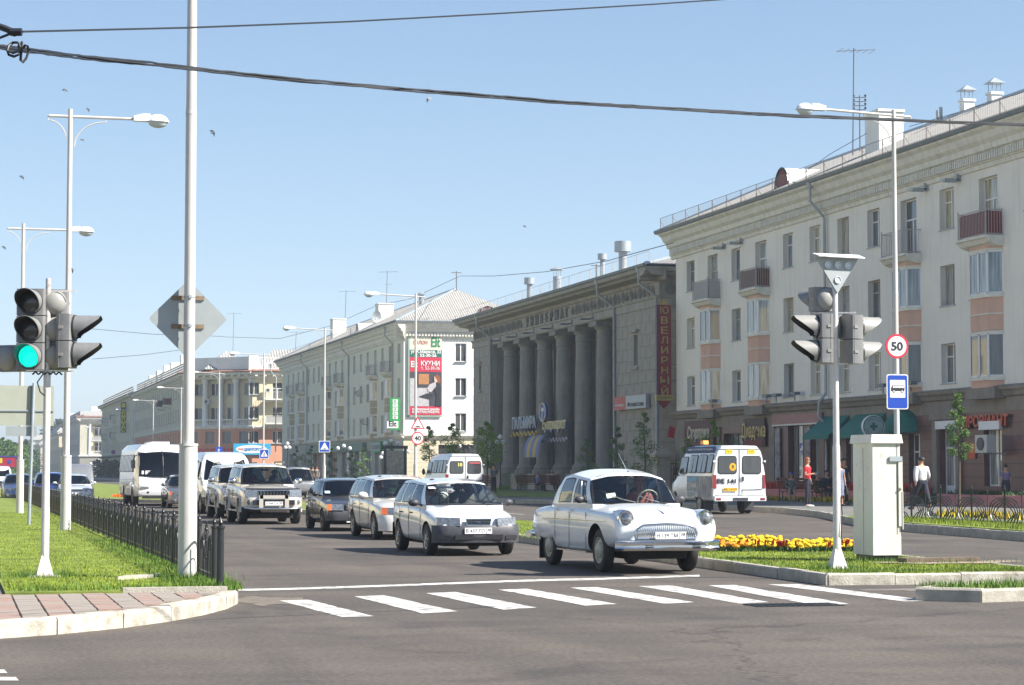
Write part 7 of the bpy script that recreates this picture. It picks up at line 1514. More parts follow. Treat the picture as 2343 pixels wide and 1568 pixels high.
def stagea():
 o=thing('estate_car','pearl white estate car between the dark hatchback and the white estate','car');P_=M['cwarm'];hw=0.875;L=4.7;r=0.315
 st=[(-2.38,0.42,0.72,0.82,0.86,0.8),(-2.3,0.30,0.82,0.94,0.96,0.88),(-1.9,0.24,0.865,0.97,0.98,0.92),(-0.9,0.20,0.875,0.95,0.96,0.94),(0.2,0.19,0.875,0.92,0.95,0.94),(0.8,0.19,0.875,0.90,0.97,0.90),(1.2,0.20,0.87,0.87,0.94,0.88),(1.7,0.22,0.86,0.82,0.87,0.86),(2.1,0.24,0.82,0.74,0.78,0.86),(2.27,0.30,0.72,0.67,0.70,0.85),(2.32,0.36,0.62,0.62,0.64,0.85)]
 S=dict(bx=[1.0,0.72,0.64,-0.25,-0.33,-1.15,-1.25,-2.1,-2.28],tx=[0.25,0.15,0.12,-0.30,-0.38,-1.10,-1.20,-1.80,-2.0],win=[0,0,1,0,1,0,1,0],hwb=0.83,hwt=0.65,zb=(0.95,0.98),zt=(1.38,1.44,1.42),crown=0.05,bow=0.22,rbow=0.05)
 wagon(o,P_,L,hw,1.49,dict(st=st,ax=(1.42,-1.30),r=r,S=S),glass=G_CLEAR,rk='seven')
 bumper_blade(o,2.42,0.87,0.20,0.57,P_,0.22,0.3,0.14);headlight(o,2.40,0.60,0.665,0.42,0.16,0.22,0.33);grille_box(o,2.375,0.28,0.60,0.70,M['seal'],3,M['chrome'])
 for s in (-1,1):part('fog_light',MB().add([(2.36,s*0.40,0.30),(2.29,s*0.72,0.31),(2.29,s*0.72,0.38),(2.36,s*0.40,0.37)],[(0,1,2,3)]),M['headl'],o)
 part('bumper_slot',MB().box(2.33,2.405,-0.34,0.34,0.27,0.38),M['seal'],o);mirror(o,0.68,0.97,1.01,P_,0.08,0.13,0.085);handles(o,(-0.05,-1.0),0.875,0.80,P_);seams(o,((0.85,0.87),(-0.28,0.873),(-1.2,0.872)),hw,0.26,0.9)
 wipers(o,1.0,0.96,0.78);seats(o,(-0.35,-1.3),0.83,0.94,steer=(0.38,-0.38,1.02));plate(o,2.415,0.47,'Р 508 МК','38');return o
def lada9():
 o=thing('hatchback','dusty black square hatchback with orange indicators in the queue','car');P_=M['cblack'];hw=0.81;L=4.0;r=0.285
 st=[(-1.95,0.45,0.70,0.80,0.84,0.85),(-1.90,0.34,0.76,0.90,0.92,0.9),(-1.5,0.26,0.80,0.92,0.93,0.93),(-0.6,0.22,0.81,0.91,0.92,0.95),(0.3,0.21,0.81,0.88,0.91,0.95),(0.8,0.21,0.81,0.86,0.92,0.93),(1.1,0.22,0.805,0.84,0.88,0.92),(1.5,0.24,0.795,0.79,0.82,0.92),(1.88,0.26,0.78,0.72,0.74,0.93),(1.97,0.30,0.76,0.66,0.68,0.93),(1.99,0.34,0.74,0.58,0.60,0.93)]
 S=dict(bx=[0.95,0.68,0.60,-0.22,-0.30,-1.05,-1.12,-1.55,-1.88],tx=[0.25,0.17,0.15,-0.22,-0.30,-0.88,-0.94,-1.05,-1.25],win=[0,0,1,0,1,0,1,0],hwb=0.77,hwt=0.60,zb=(0.91,0.93),zt=(1.31,1.36,1.33),crown=0.035,bow=0.14,rbow=0.04)
 wagon(o,P_,L,hw,1.40,dict(st=st,ax=(1.20,-1.26),r=r,S=S),glass=G_CAR,rim=M['rimdark'],rk='disc')
 bumper_blade(o,2.05,0.80,0.28,0.54,M['cblackpl'],0.3,0.18,0.06);headlight(o,2.03,0.57,0.635,0.42,0.16,0.07,0.28);grille_box(o,2.0,0.30,0.57,0.70,M['seal'],0,None,14)
 mirror(o,0.62,0.88,0.97,M['seal'],0.05,0.09,0.06);handles(o,(-0.02,-0.82),0.81,0.78,M['seal']);seams(o,((0.78,0.806),(-0.25,0.81),(-1.0,0.806)),hw,0.28,0.86);wipers(o,0.95,0.92,0.7);seats(o,(-0.3,),0.77,0.9,steer=(0.35,0.34,0.98))
 part('windscreen_sticker',MB().add([(0.90,-0.66,0.99),(0.90,-0.52,0.99),(0.82,-0.52,1.05),(0.82,-0.66,1.05)],[(0,1,2,3)]),mat('pale_blue_paper',(.45,.62,.7)),o);part('tow_marker',MB().box(2.04,2.06,-0.28,-0.12,0.24,0.27),M['signwhite'],o);return o
def offroad(lab,P_,plate_t=None,dark=False):
 o=thing('offroad_car',lab,'off-road car');hw=0.90;L=4.7;r=0.385
 st=[(-2.28,0.62,0.78,1.00,1.04,0.88),(-2.22,0.50,0.86,1.14,1.17,0.92),(-1.8,0.44,0.895,1.17,1.19,0.94),(-0.8,0.42,0.90,1.16,1.18,0.95),(0.2,0.42,0.90,1.13,1.17,0.95),(0.8,0.42,0.90,1.11,1.19,0.93),(1.2,0.44,0.90,1.09,1.17,0.93),(1.7,0.46,0.895,1.05,1.12,0.93),(2.1,0.48,0.88,1.00,1.05,0.93),(2.24,0.50,0.84,0.92,0.96,0.92),(2.29,0.54,0.80,0.82,0.84,0.92)]
 S=dict(bx=[1.0,0.76,0.66,-0.20,-0.30,-1.10,-1.22,-2.05,-2.2],tx=[0.34,0.24,0.20,-0.26,-0.36,-1.08,-1.20,-1.90,-2.05],win=[0,0,1,0,1,0,1,0],hwb=0.85,hwt=0.70,zb=(1.17,1.18),zt=(1.70,1.76,1.74),crown=0.05,bow=0.14,rbow=0.04)
 wagon(o,P_,L,hw,1.85,dict(st=st,ax=(1.38,-1.29),r=r,S=S,tw=0.25),glass=G_DARK if dark else G_CAR,rk='five')
 bumper_blade(o,2.42,0.90,0.50,0.80,P_,0.4,0.22,0.10);headlight(o,2.34,0.66,0.915,0.36,0.22,0.08,0,tap=0.01);grille_box(o,2.31,0.42,0.84,1.0,M['seal'],0,M['chrome'],9)
 part('bonnet_deflector',MB().grid([[(2.33-0.10*(y/0.8)**2,y,1.01),(2.26-0.12*(y/.8)**2,y,1.07)] for y in [-0.8+0.16*i for i in range(11)]]),M['seal'],o)
 part('bull_bar',MB().box(2.40,2.47,-0.44,-0.32,0.50,0.86).box(2.40,2.47,0.32,0.44,0.50,0.86).box(2.40,2.47,-0.42,0.42,0.76,0.86),P_,o);part('bull_bar_rail',MB().tube([(2.30,-0.85,0.50),(2.47,-0.62,0.47),(2.49,0,0.47),(2.47,0.62,0.47),(2.30,0.85,0.50)],0.03,8),M['chrome'],o,60)
 part('bumper_slot',MB().box(2.38,2.425,-0.62,0.62,0.58,0.72),M['seal'],o);part('skid_plate',MB().add([(2.40,-0.40,0.44),(2.40,0.40,0.44),(2.30,0.34,0.36),(2.30,-0.34,0.36)],[(0,1,2,3)]),M['rimgrey'],o)
 for s in (-1,1):
  part('fog_light',MB().lathe([(0.075,0),(0.07,0.02),(0.0,0.03)],n=16,M=Matrix.Translation((2.335,s*0.72,0.66)) @ Matrix.Rotation(pi/2,4,'Y'),cap=False),M['headl'] if s > 0 else M['darkplastic'],o)
  for ax in (1.38,-1.29):part('wheel_arch_flare',MB().tube([(ax+cos(t)*0.46,s*0.90,0.36+sin(t)*0.46) for t in [radians(a) for a in range(0,181,15)]],0.035,6),P_,o,60)
  part('running_board',MB().box(-0.8,0.85,s*0.86-0.08,s*0.86+0.06,0.38,0.42),M['chrome'],o);part('roof_rail',MB().tube([(0.1,s*0.63,1.79),(0.0,s*0.63,1.85),(-1.8,s*0.63,1.85),(-1.9,s*0.63,1.80)],0.022,6),M['inter'],o)
 mirror(o,0.68,1.0,1.28,M['chrome'],0.08,0.13,0.09);handles(o,(-0.02,-0.9),0.905,0.98,P_);seams(o,((0.86,0.90),(-0.24,0.902),(-1.12,0.90)),hw,0.46,1.1);wipers(o,1.0,1.18,0.8);seats(o,(-0.3,),0.85,1.2,steer=(0.35,-0.38,1.26))
 part('rear_mirror',MB().box(0.36,0.39,-0.13,0.13,1.58,1.65),M['pipe'],o)
 if plate_t:plate(o,2.475,0.62,plate_t,'38')
 return o
def sedan(name,lab,P_,pl=None,H=0,rk='five',gl=None,gk='bars',lhd=False):
 o=thing(name,lab,'car');hw=0.85;L=4.5;r=0.305
 st=[(-2.24,0.45,0.66,0.80,0.86,0.8),(-2.18,0.34,0.76,0.92,0.96,0.85),(-1.8,0.26,0.83,0.94,1.0,0.87),(-1.2,0.22,0.85,0.94,0.99,0.9),(-0.4,0.20,0.85,0.92,0.95,0.94),(0.3,0.20,0.85,0.90,0.93,0.94),(0.85,0.20,0.85,0.88,0.95,0.90),(1.2,0.21,0.845,0.85,0.92,0.88),(1.7,0.23,0.83,0.78,0.85,0.86),(2.05,0.27,0.78,0.70,0.76,0.85),(2.18,0.32,0.70,0.65,0.68,0.83),(2.22,0.38,0.60,0.60,0.62,0.83)]
 S=dict(bx=[1.02,0.76,0.68,-0.16,-0.24,-0.98,-1.35],tx=[0.26,0.16,0.14,-0.22,-0.30,-0.72,-0.88],win=[0,0,1,0,1,0],hwb=0.80,hwt=0.61,zb=(0.93,0.97),zt=(1.33+H,1.38+H,1.33+H),crown=0.05,bow=0.22,rbow=0.1)
 wagon(o,P_,L,hw,1.43,dict(st=st,ax=(1.30,-1.30),r=r,S=S),glass=gl or G_CAR,rk=rk)
 bumper_blade(o,2.29,0.84,0.20,0.54,P_,0.35,0.2,0.14);headlight(o,2.25,0.60,0.64,0.40,0.15,0.2,0.25 if P_ is M['cgrey'] else 0);grille_box(o,2.255,0.30,0.58,0.69,M['seal'],3,M['chrome'])
 for s in (-1,1):part('fog_light',MB().lathe([(0.06,0),(0.0,0.02)],n=12,M=Matrix.Translation((2.235,s*0.60,0.34)) @ Matrix.Rotation(pi/2,4,'Y'),cap=False),M['headl'],o)
 part('bumper_slot',MB().box(2.2,2.295,-0.40,0.40,0.26,0.36),M['seal'],o);mirror(o,0.70,0.94,0.99,P_);handles(o,(0.02,-0.8),0.85,0.80,P_);seams(o,((0.85,0.846),(-0.2,0.85),(-0.95,0.848)),hw,0.26,0.88);wipers(o,1.0,0.94,0.75);seats(o,(-0.3,),0.8,0.92,steer=(0.38,-0.36,1.0))
 if pl:plate(o,2.30,0.46,pl,'38')
 return o
 # ---- vans and buses: box bodies with panes set in rubber
def box_body(o,st,mats,wells,wr):
 """st stations (x, zb, hw, zw (waist), hwr, zr, zc)"""
 rows_=[]
 for x,zb,hw,zw,hwr,zr,zc in st:
  half=[(0,zb),(hw*0.94,zb),(hw,zb+0.08),(hw,zw),(lerp(hw,hwr,0.85),lerp(zw,zr,0.85)),(hwr,zr),(hwr*0.8,zc-0.01),(0,zc)]
  rows_.append([(x,-y,z) for y,z in half]+[(x,y,z) for y,z in half[-2:0:-1]])
 mb=MB();n=len(rows_[0]);mb.grid(rows_,close=True);mb.add(rows_[0],[tuple(range(n-1,-1,-1))]);mb.add(rows_[-1],[tuple(range(n))])
 me=mb.mesh('body',mats);bm=bmesh.new();bm.from_mesh(me);bmesh.ops.remove_doubles(bm,verts=bm.verts,dist=1e-4);bmesh.ops.recalc_face_normals(bm,faces=bm.faces)
 cr=bm.edges.layers.float.get('crease_edge') or bm.edges.layers.float.new('crease_edge')
 for e in bm.edges:
  if len(e.link_faces) == 2 and e.calc_face_angle(0) > radians(35):e[cr]=0.82
 bm.to_mesh(me);bm.free();cuts=[]
 for ax in wells:
  for s in (-1,1):
   c=MB();hw=max(q[2] for q in st);c.cyl((ax,s*(hw-0.5),wr*0.9),(ax,s*(hw+0.3),wr*0.9),wr+0.07,n=20);cme=c.mesh('c',mats)
   for p in cme.polygons:p.material_index=1
   bm=bmesh.new();bm.from_mesh(cme);bmesh.ops.recalc_face_normals(bm,faces=bm.faces);bm.to_mesh(cme);bm.free();cuts.append(cme)
 r=subsurf(me,1,cuts);shade(r,40);return part('body',r,None,o)
def side_pane(o,x0,x1,z0,z1,hw,hwr,zw,zr,s,r=0.09,name='side_window',glass=None,split=False):
 def Y(z):return lerp(hw,hwr,max(0,(z-zw)/(zr-zw)))
 w,h=abs(x1-x0),z1-z0;cx,cz=(x0+x1)/2,(z0+z1)/2
 def ring(k,e):return [(cx+a,s*(Y(cz+b)+e),cz+b) for a,b in rrect(w-2*k,h-2*k,r-k if r > k else 0.01,4)]
 A=ring(0,0.022);mb=MB();mb.poly(A);
 fr=part(name,mb,M['seal'],o);g_=MB().poly(ring(0.03,0.032));link(bpy.data.objects.new('pane',g_.mesh('pane',glass or P_V)),fr)
 if split:link(bpy.data.objects.new('slider_bar',MB().tube([(cx,s*(Y(z0)+.03),z0+0.03),(cx,s*(Y(z1)+.03),z1-0.03)],0.014,4).mesh('slider_bar',M['seal'])),fr)
def end_pane(o,x,y0,y1,z0,z1,lean,sg,r=0.1,name='rear_window',glass=None,inset=0.03):
 w,h=y1-y0,z1-z0;cy,cz=(y0+y1)/2,(z0+z1)/2;X=lambda z:x-sg*lean*(z-z0)
 fr=part(name,MB().poly([(X(cz+b)+sg*0.008,cy+a,cz+b) for a,b in rrect(w,h,r,4)]),M['seal'],o)
 link(bpy.data.objects.new('pane',MB().poly([(X(cz+b)+sg*0.014,cy+a,cz+b) for a,b in rrect(w-2*inset,h-2*inset,max(0.01,r-inset),4)]).mesh('pane',glass or P_V)),fr);return fr
def minibus(lab,hk=1.0,roofm=None):
 o=thing('minibus',lab,'minibus');P_=M['cwhite'];hw=1.02;hr=0.86;zw=1.30;zr=2.06;zc=2.28
 st=[(-2.72,0.55,hw*0.985,zw,hr*0.98,zr,zc-0.03),(-2.66,0.45,hw,zw,hr,zr,zc),(-1.5,0.42,hw,zw,hr,zr,zc+0.02),(0.6,0.42,hw,zw,hr,zr,zc+0.02),(1.15,0.42,hw,zw,hr*0.99,zr-0.02,zc-0.08),(1.5,0.42,hw,1.22,hr*1.06,1.62,1.70),(1.85,0.42,hw*0.98,1.12,hw*0.90,1.20,1.24),(2.45,0.42,hw*0.94,1.0,hw*0.8,1.06,1.09),(2.72,0.45,hw*0.88,0.88,hw*0.7,0.92,0.94),(2.76,0.5,hw*0.84,0.8,hw*0.66,0.84,0.86)]
 box_body(o,st,[P_,M['under']],(1.95,-1.0),0.35);add_wheels(o,(1.95,-1.0),1.80,0.35,0.19,M['rimcream'],'disc',dual=(-1.0,))
 for s in (-1,1):
  for x0,x1,sp in ((-2.52,-1.95,False),(-1.82,-0.85,True),(-0.70,0.22,True)):side_pane(o,x0,x1,1.36,1.98,hw,hr,zw,zr,s,split=sp)
  side_pane(o,0.45,1.30,1.34,1.92,hw,hr,zw,zr,s,0.06,name='front_window')
  part('tail_light',MB().box(-2.74,-2.60,s*0.93-0.045 if s > 0 else -0.975-0.0,s*0.93+0.095 if s > 0 else -0.885+0.0,0.86,1.30),M['taill'],o)
  part('mud_flap',MB().box(-1.5,-1.47,s*0.78-0.18,s*0.78+0.18,0.12,0.52),M['cblackpl'],o);part('door_hinge',MB().box(-2.76,-2.7,s*0.97-0.03,s*0.97+0.03,1.72,1.78),M['cwhite2'],o)
 part('windscreen',MB().add([(1.87,-0.84,1.26),(1.87,0.84,1.26),(1.27,0.70,2.0),(1.27,-0.70,2.0)],[(0,1,2,3)]),G_DARK,o)
 mirror(o,1.42,1.16,1.42,M['seal'],0.05,0.09,0.16)
 for y0,y1 in ((-0.83,-0.10),(0.10,0.83)):end_pane(o,-2.725,y0,y1,1.33,1.93,0.02,-1)
 part('door_gap',MB().box(-2.735,-2.72,-0.006,0.006,0.62,2.14).box(-2.735,-2.72,-0.93,0.93,0.615,0.627).box(-2.735,-2.72,-0.80,0.80,2.14,2.15),M['seal'],o)
 part('door_handle',MB().box(-2.75,-2.72,-0.16,-0.10,1.10,1.24),M['seal'],o);part('rear_bumper',MB().box(-2.84,-2.68,-0.98,0.98,0.44,0.60),M['cwhite2'],o)
 part('bumper_step',MB().box(-2.86,-2.84,-0.28,0.28,0.46,0.55),M['cblackpl'],o)
 for s in (-1,1):part('reflector',MB().box(-2.85,-2.84,s*0.84-0.09,s*0.84+0.09,0.47,0.54),M['taill'],o)
 bumper_blade(o,2.86,0.98,0.36,0.62,M['cblackpl'],0.3,0.15,0.08);headlight(o,2.74,0.66,0.76,0.34,0.2,0.06);grille_box(o,2.78,0.42,0.70,0.86,M['seal'],3,M['cwhite2'])
 return o
BK=Matrix.Rotation(-pi/2,4,'Z') @ FACE_NY
def bus(lab,dest=True):
 o=thing('bus',lab,'bus');P_=M['cwhite'];hw=1.22;hr=1.12;zw=1.5;zr=2.52;zc=2.78
 st=[(-3.55,0.5,hw*.98,zw,hr*.97,zr-.05,zc-.1),(-3.45,0.42,hw,zw,hr,zr,zc),(0,0.4,hw,zw,hr,zr,zc+.02),(2.6,0.4,hw,zw,hr,zr,zc),(3.05,0.4,hw*.99,zw,hr*.99,zr-.04,zc-.05),(3.26,0.42,hw*.95,zw-.1,hr*.93,zr-.28,zc-.32),(3.42,0.42,hw*.93,1.3,hr*.93,1.75,1.85),(3.66,0.42,hw*.90,1.05,hw*.88,1.25,1.3),(3.72,0.5,hw*.88,0.9,hw*.86,1.0,1.05)]
 box_body(o,st,[P_,M['under']],(2.3,-1.3),0.44);add_wheels(o,(2.3,-1.3),2.16,0.44,0.25,M['rimdark'],'disc',dual=(-1.3,))
 for s in (-1,1):
  for i in range(5):side_pane(o,2.55-i*1.15-1.05,2.55-i*1.15,1.52,2.30,hw,hr,zw,zr,s,0.05,split=True)
  part('side_band',MB().box(-3.4,3.2,s*hw-0.002,s*hw+0.006,1.16,1.19),M['cwarm'],o)
 q=[(3.66,1.34),(3.60,1.8),(3.44,2.2),(3.12,2.46)];rows_=[[(x+0.03-0.10*(u*u),u*1.04,z) for u in (-1,-.8,-.4,0,.4,.8,1)] for x,z in q];part('cab_dark',MB().grid([[(x-0.02,y,z) for x,y,z in r_] for r_ in rows_]),M['inter'],o,60)
 part('windscreen',MB().grid([[(x+0.05,y*0.97,z) for x,y,z in r_] for r_ in rows_]),G_DARK,o,60);part('windscreen_bar',MB().tube([(x+0.09,0.0,z) for x,z in q],0.02,6),M['seal'],o)
 part('windscreen_frame',MB().tube([(x+0.04-0.10,-1.04,z) for x,z in q]+[(q[-1][0]+0.06,0,q[-1][1]+0.03)]+[(x+0.04-0.10,1.04,z) for x,z in q[::-1]]+[(3.70,0,1.33),(3.60,-1.04,1.34)],0.028,6),M['seal'],o)
 F_=Matrix.Rotation(pi/2,4,'Z') @ FACE_NY
 if dest:
  b=part('route_board',MB().box(3.665,3.675,-0.78,-0.20,1.42,1.58),M['signwhite'],o);text('8',0.22,M['signwhite'],b,(3.70,-0.90,1.50),F_,depth=0.005,bold=0.008)
  for k in range(3):part('route_line',MB().box(3.676,3.679,-0.72+0.03*k,-0.26-0.04*k,1.535-0.045*k,1.55-0.045*k),M['black'],o)
 for s in (-1,1):
  mb=MB();mb.ext([(s*0.62,0.78),(s*1.02,0.70),(s*1.05,0.80),(s*0.98,0.86),(s*0.66,0.86)],'x',3.58,3.725);part('headlight',mb,M['headl'],o);part('indicator',MB().box(3.60,3.69,s*1.06-0.04,s*1.06+0.04,0.74,0.83),M['amber'],o)
  part('fog_light',MB().lathe([(0.05,0),(0,0.02)],n=12,M=Matrix.Translation((3.735,s*0.66,0.62)) @ Matrix.Rotation(pi/2,4,'Y'),cap=False),M['darkplastic'],o)
  part('bus_mirror',MB().box(3.42,3.50,s*1.30-0.09,s*1.30+0.09,1.68,2.05).tube([(3.4,s*1.05,2.3),(3.46,s*1.28,2.2),(3.46,s*1.30,2.0)],0.02,5),M['seal'],o)
 part('roof_hatch',MB().prism(rrect(0.9,0.9,0.1),2.80,2.88).xf(Matrix.Translation((1.9,0,0))),M['cwhite2'],o);part('roof_hatch',MB().prism(rrect(0.9,0.9,0.1),2.78,2.86).xf(Matrix.Translation((0.6,0,0))),M['cwhite2'],o)
 part('front_panel_gap',MB().box(3.72,3.735,-0.02,0.82,0.945,0.955).box(3.72,3.735,-0.025,-0.015,0.5,0.95),M['signgrey'],o);part('front_apron',MB().box(3.5,3.745,-0.9,0.9,0.34,0.46),M['under'],o)
 for a,b in (((3.72,0.12,1.30),(3.62,0.42,1.72)),((3.72,0.20,1.30),(3.60,-0.30,1.66)),((3.72,-0.35,1.28),(3.62,-0.08,1.72))):part('wiper',MB().tube([a,b],0.014,4),M['seal'],o)
 return o
def tail_text(o,t,sz,y,z,w,m=None,x=-2.74,f=None):text(t,sz,m or M['black'],o,(x,y,z),f or BK,width=w,depth=0.006,bold=0.006)
vol=volga();a=spot(1378,1309);put(vol,0,0)
def park(o,near_wheel_px,ax_local,dr=0.0,z=0.0):
 """ax_local: local point (x, y) of the tyre contact that stands on the photographed point"""
 p=spot(*near_wheel_px) if len(near_wheel_px) == 2 else Vector(near_wheel_px[:2]);o.rotation_euler.z=HEAD+dr;R_=Matrix.Rotation(HEAD+dr,3,'Z');v=R_ @ Vector((ax_local[0],ax_local[1],0));o.location=(p.x-v.x,p.y-v.y,z)
park(vol,(1374,1309),(1.377,-0.745),radians(1.2));vol.scale=(1.02,.955,1);est=estate();park(est,(977,1270),(1.28,-0.80),radians(0.5));sta=stagea();park(sta,(855,1234),(1.42,-0.84));la=lada9();park(la,(737,1215),(1.20,-0.78))
pr=offroad('silver beige off-road car with roof rails and chrome bull bar',M['cpearl'],'Х 949 СУ');park(pr,(549,1199),(1.38,-0.86));of2=offroad('second off-road car squeezed between the minibus and the silver beige one',M['cpearl'],None);park(of2,(498,1186),(1.38,-0.86))
mn=minibus('white minibus facing the camera behind the two off-road cars');park(mn,(458+2,1176),(-1.0+2.95,-0.95));
ca=sedan('saloon_car','grey saloon half hidden by the thick pole, in front of the bus',M['cgrey']);park(ca,(384,1163),(1.30,-0.80))
bs=bus('white city bus with route number 8 behind the thick pole');park(bs,(305,1157.5),(2.3,-1.15),radians(1.6))
si=sedan('saloon_car','silver saloon with plate at the left, behind the second lamp pole',M['csilver'],'В 027 РО');park(si,(210,1152),(1.30,0.80))
bl=sedan('saloon_car','bright blue car half hidden between the signal pole and the thin post',M['cblue'],None,0.08);park(bl,(178,1151),(1.30+2.0,0.86+0.9))
nb=sedan('saloon_car','dark blue car behind the fence at the far left',M['cnavy'],None);bl.location=(G(118,1152)[0],G(118,1152)[1]+2.2,0);nb.location=(G(47,1149)[0],G(47,1149)[1]+4,0);nb.rotation_euler.z=HEAD;bl.rotation_euler.z=HEAD
b2=minibus('white van front at the far left edge below the red billboard');g_=G(3,1119);b2.scale=(.9,.9,.85);b2.location=(g_[0],g_[1]+2,0);b2.rotation_euler.z=HEAD
g9=minibus('white minibus with advertising on its side and number ВЕ 141 on the rear doors');g9.rotation_euler.z=pi/2-radians(1.5)
c_=G(1692,1177);g9.location=(c_[0]+0.06,c_[1]+2.7,0);g9.scale=(1.0,1.0,1.10)
tail_text(g9,'ВЕ 141',0.20,0.50,1.10,0.72);tail_text(g9,'38',0.13,-0.08+0.0,1.16,0.16,M['pipe']);plate(g9,-2.745,0.82,'ВЕ 141','38',False,M['platey'],0.36)
dn=part('door_panel',MB().box(-2.74,-2.728,-0.86,-0.12,0.82,0.835).box(-2.74,-2.728,-0.12,-0.105,0.66,0.835),M['cblackpl'],g9)
for y in (0.40,-0.46):t_=part('taxi_checker',MB().box(-2.735,-2.725,y-0.13,y+0.13,2.0,2.13),mat('taxi_yellow',(.8,.62,.03),.5),g9);[link(bpy.data.objects.new('check',MB().box(-2.742,-2.735,y-0.11+0.055*k,y-0.083+0.055*k,2.05+0.025*(k % 2),2.075+0.025*(k % 2)).mesh('check',M['black'])),t_) for k in range(4)]
dd_=part('route_disc',MB().lathe([(0.13,0),(0,0.004)],n=18,M=Matrix.Translation((-2.745,0.26,1.56)) @ Matrix.Rotation(-pi/2,4,'Y'),cap=False),mat('route_orange',(.85,.42,.02),.5),g9);text('9',0.17,M['black'],dd_,(-2.752,0.26,1.56),BK,depth=0.003,bold=0.004)
part('taxi_sign',MB().ext([(-0.22,0),(0.22,0),(0.16,0.13),(-0.16,0.13)],'y',-0.1,0.1).xf(Matrix.Translation((0.6,0.25,2.34))),mat('taxi_orange',(.85,.30,.03),.5),g9)
SD=Matrix.Rotation(pi,4,'Z') @ FACE_NY
ad=part('side_advert',MB().add([(-2.55,1.03,0.55),(0.35,1.03,0.55),(0.35,1.03,1.26),(-2.55,1.03,1.26)],[(0,3,2,1)]),mat('van_advert',(0.10,0.13,0.22),.4,var=0.4,scale=3,col2=(0.30,0.32,0.34)),g9)
adb=part('advert_strip',MB().add([(-0.9,1.034,1.08),(0.33,1.034,1.08),(0.33,1.034,1.22),(-0.9,1.034,1.22)],[(0,3,2,1)]).add([(-0.9,1.034,0.72),(0.33,1.034,0.72),(0.33,1.034,0.76),(-0.9,1.034,0.76)],[(0,3,2,1)]),mat('cyan_print',(.05,.32,.5),.4),g9)
text('ТЕХНИКА',0.26,M['signwhite'],g9,(-0.35,1.045,0.93),SD,width=1.5,depth=0.004,bold=0.006);text('ДЛЯ ДОМА',0.26,M['signwhite'],g9,(-0.35,1.045,0.63),SD,width=1.5,depth=0.004,bold=0.006)
fs_=part('roof_fascia',MB().add([(-2.5,0.88,2.03),(1.0,0.88,2.03),(0.95,0.80,2.25),(-2.5,0.80,2.25)],[(0,3,2,1),(0,1,2,3)]),mat('fascia_navy',(0.02,0.05,0.16),.4),g9)
o_=text('МИР БЫТОВОЙ ТЕХНИКИ',0.15,M['signwhite'],g9,(-0.75,0.852,2.14),Matrix.Rotation(radians(-20),4,'X') @ SD,width=2.9,depth=0.004,bold=0.003)
g10=minibus('white minibus with a yellow 10 in its rear window above the estate cars');g10.rotation_euler.z=pi/2+radians(2);c_=G(1060,1148);g10.location=(c_[0],c_[1]+2.7,0.0);g10.scale=(1.0,1.0,1.07)
text('10',0.22,mat('pale_yellow_print',(.8,.7,.2),.5),g10,(-2.745,0.28,1.76),BK,width=0.22,depth=0.004,bold=0.01);tail_text(g10,'АР 341',0.17,-0.5,0.98,0.6);tail_text(g10,'38',0.08,-0.86,1.0,0.1)
part('sticker',MB().box(-2.75,-2.74,-0.78,-0.2,1.80,1.88),mat('red_sticker',(.5,.1,.1)),g10)
jp=sedan('parked_car','grey jeep glimpsed behind the black hatchback',M['rimgrey'],None,0.35);g_=G(690,1142);jp.location=(g_[0]+0.2,g_[1]+3,0.0);jp.rotation_euler.z=pi/2
va=thing('grey_van','grey van roof showing above the silver saloon at the left','van');va.location=(G(170,1140)[0]+0.6,G(170,1140)[1]+8,0);va.rotation_euler.z=HEAD
box_body(va,[(-2.2,0.5,0.9,1.3,0.82,1.85,1.98),(0.8,0.45,0.92,1.3,0.84,1.85,2.0),(1.2,0.45,0.9,1.25,0.8,1.7,1.8),(1.9,0.45,0.86,1.05,0.8,1.1,1.15),(2.1,0.5,0.8,0.9,0.7,.95,1.0)],[M['rimgrey'],M['under']],(1.4,-1.3),.3);part('windscreen',MB().add([(1.75,-.75,1.2),(1.75,.75,1.2),(1.18,.68,1.72),(1.18,-.68,1.72)],[(0,1,2,3)]),G_DARK,va);add_wheels(va,(1.4,-1.3),1.6,.3,.19,M['rimdark'],'disc')
# ---- SHOP SIGNS
def wpos(f,u,d,z):return tuple(Vector(f.b.location)+Vector(f.T(u,d,z)))
def sgn(lab,f,u,z,d=-0.1,name='shop_sign',cat='shop sign'):return thing(name,lab,cat,wpos(f,u,d,z),0)
def Zx(x,y,X=XF):return onX(x,y,X)[1]
def letters(o,t,size,m,width,d=0.0,z=0,back=None,sh=0,bold=0.01,u=0):
 n=len(t.replace(' ',''));tot=len(t)
 text(t,size,m,o,(d,-u,z),FACE_NX,width=width,depth=0.05,bold=bold,shear=sh)
 if back:text(t,size,back,o,(d+0.06,-u-0.08,z-0.06),FACE_NX,width=width,depth=0.04,bold=bold+0.01,shear=sh)
gold,cream=M['gold'],mat('cream_letters',(.55,.50,.38),.5)
o=sgn('maroon board with cream italic letters Сюрприз and blue shadows',fA,U(1603),Zx(1603,993),-0.12);w_=U(1630)-U(1576)
part('board',MB().box(0.0,0.06,-w_*0.62,w_*0.62,-1.3,0.75),mat('maroon_board',(.09,.03,.03),.6),o);letters(o,'Сюрприз',0.95,cream,w_*0.92,-0.03,0,mat('navy_letters',(.02,.07,.16),.5),0.15,0.02);text('МАГАЗИН',0.2,M['pipe'],o,(-0.03,-0.6,0.9),FACE_NX,width=1.6)
o=sgn('brown board with gold gothic letters Диадема',fA,U(1731),Zx(1731,990),-0.15);w_=U(1760)-U(1703)
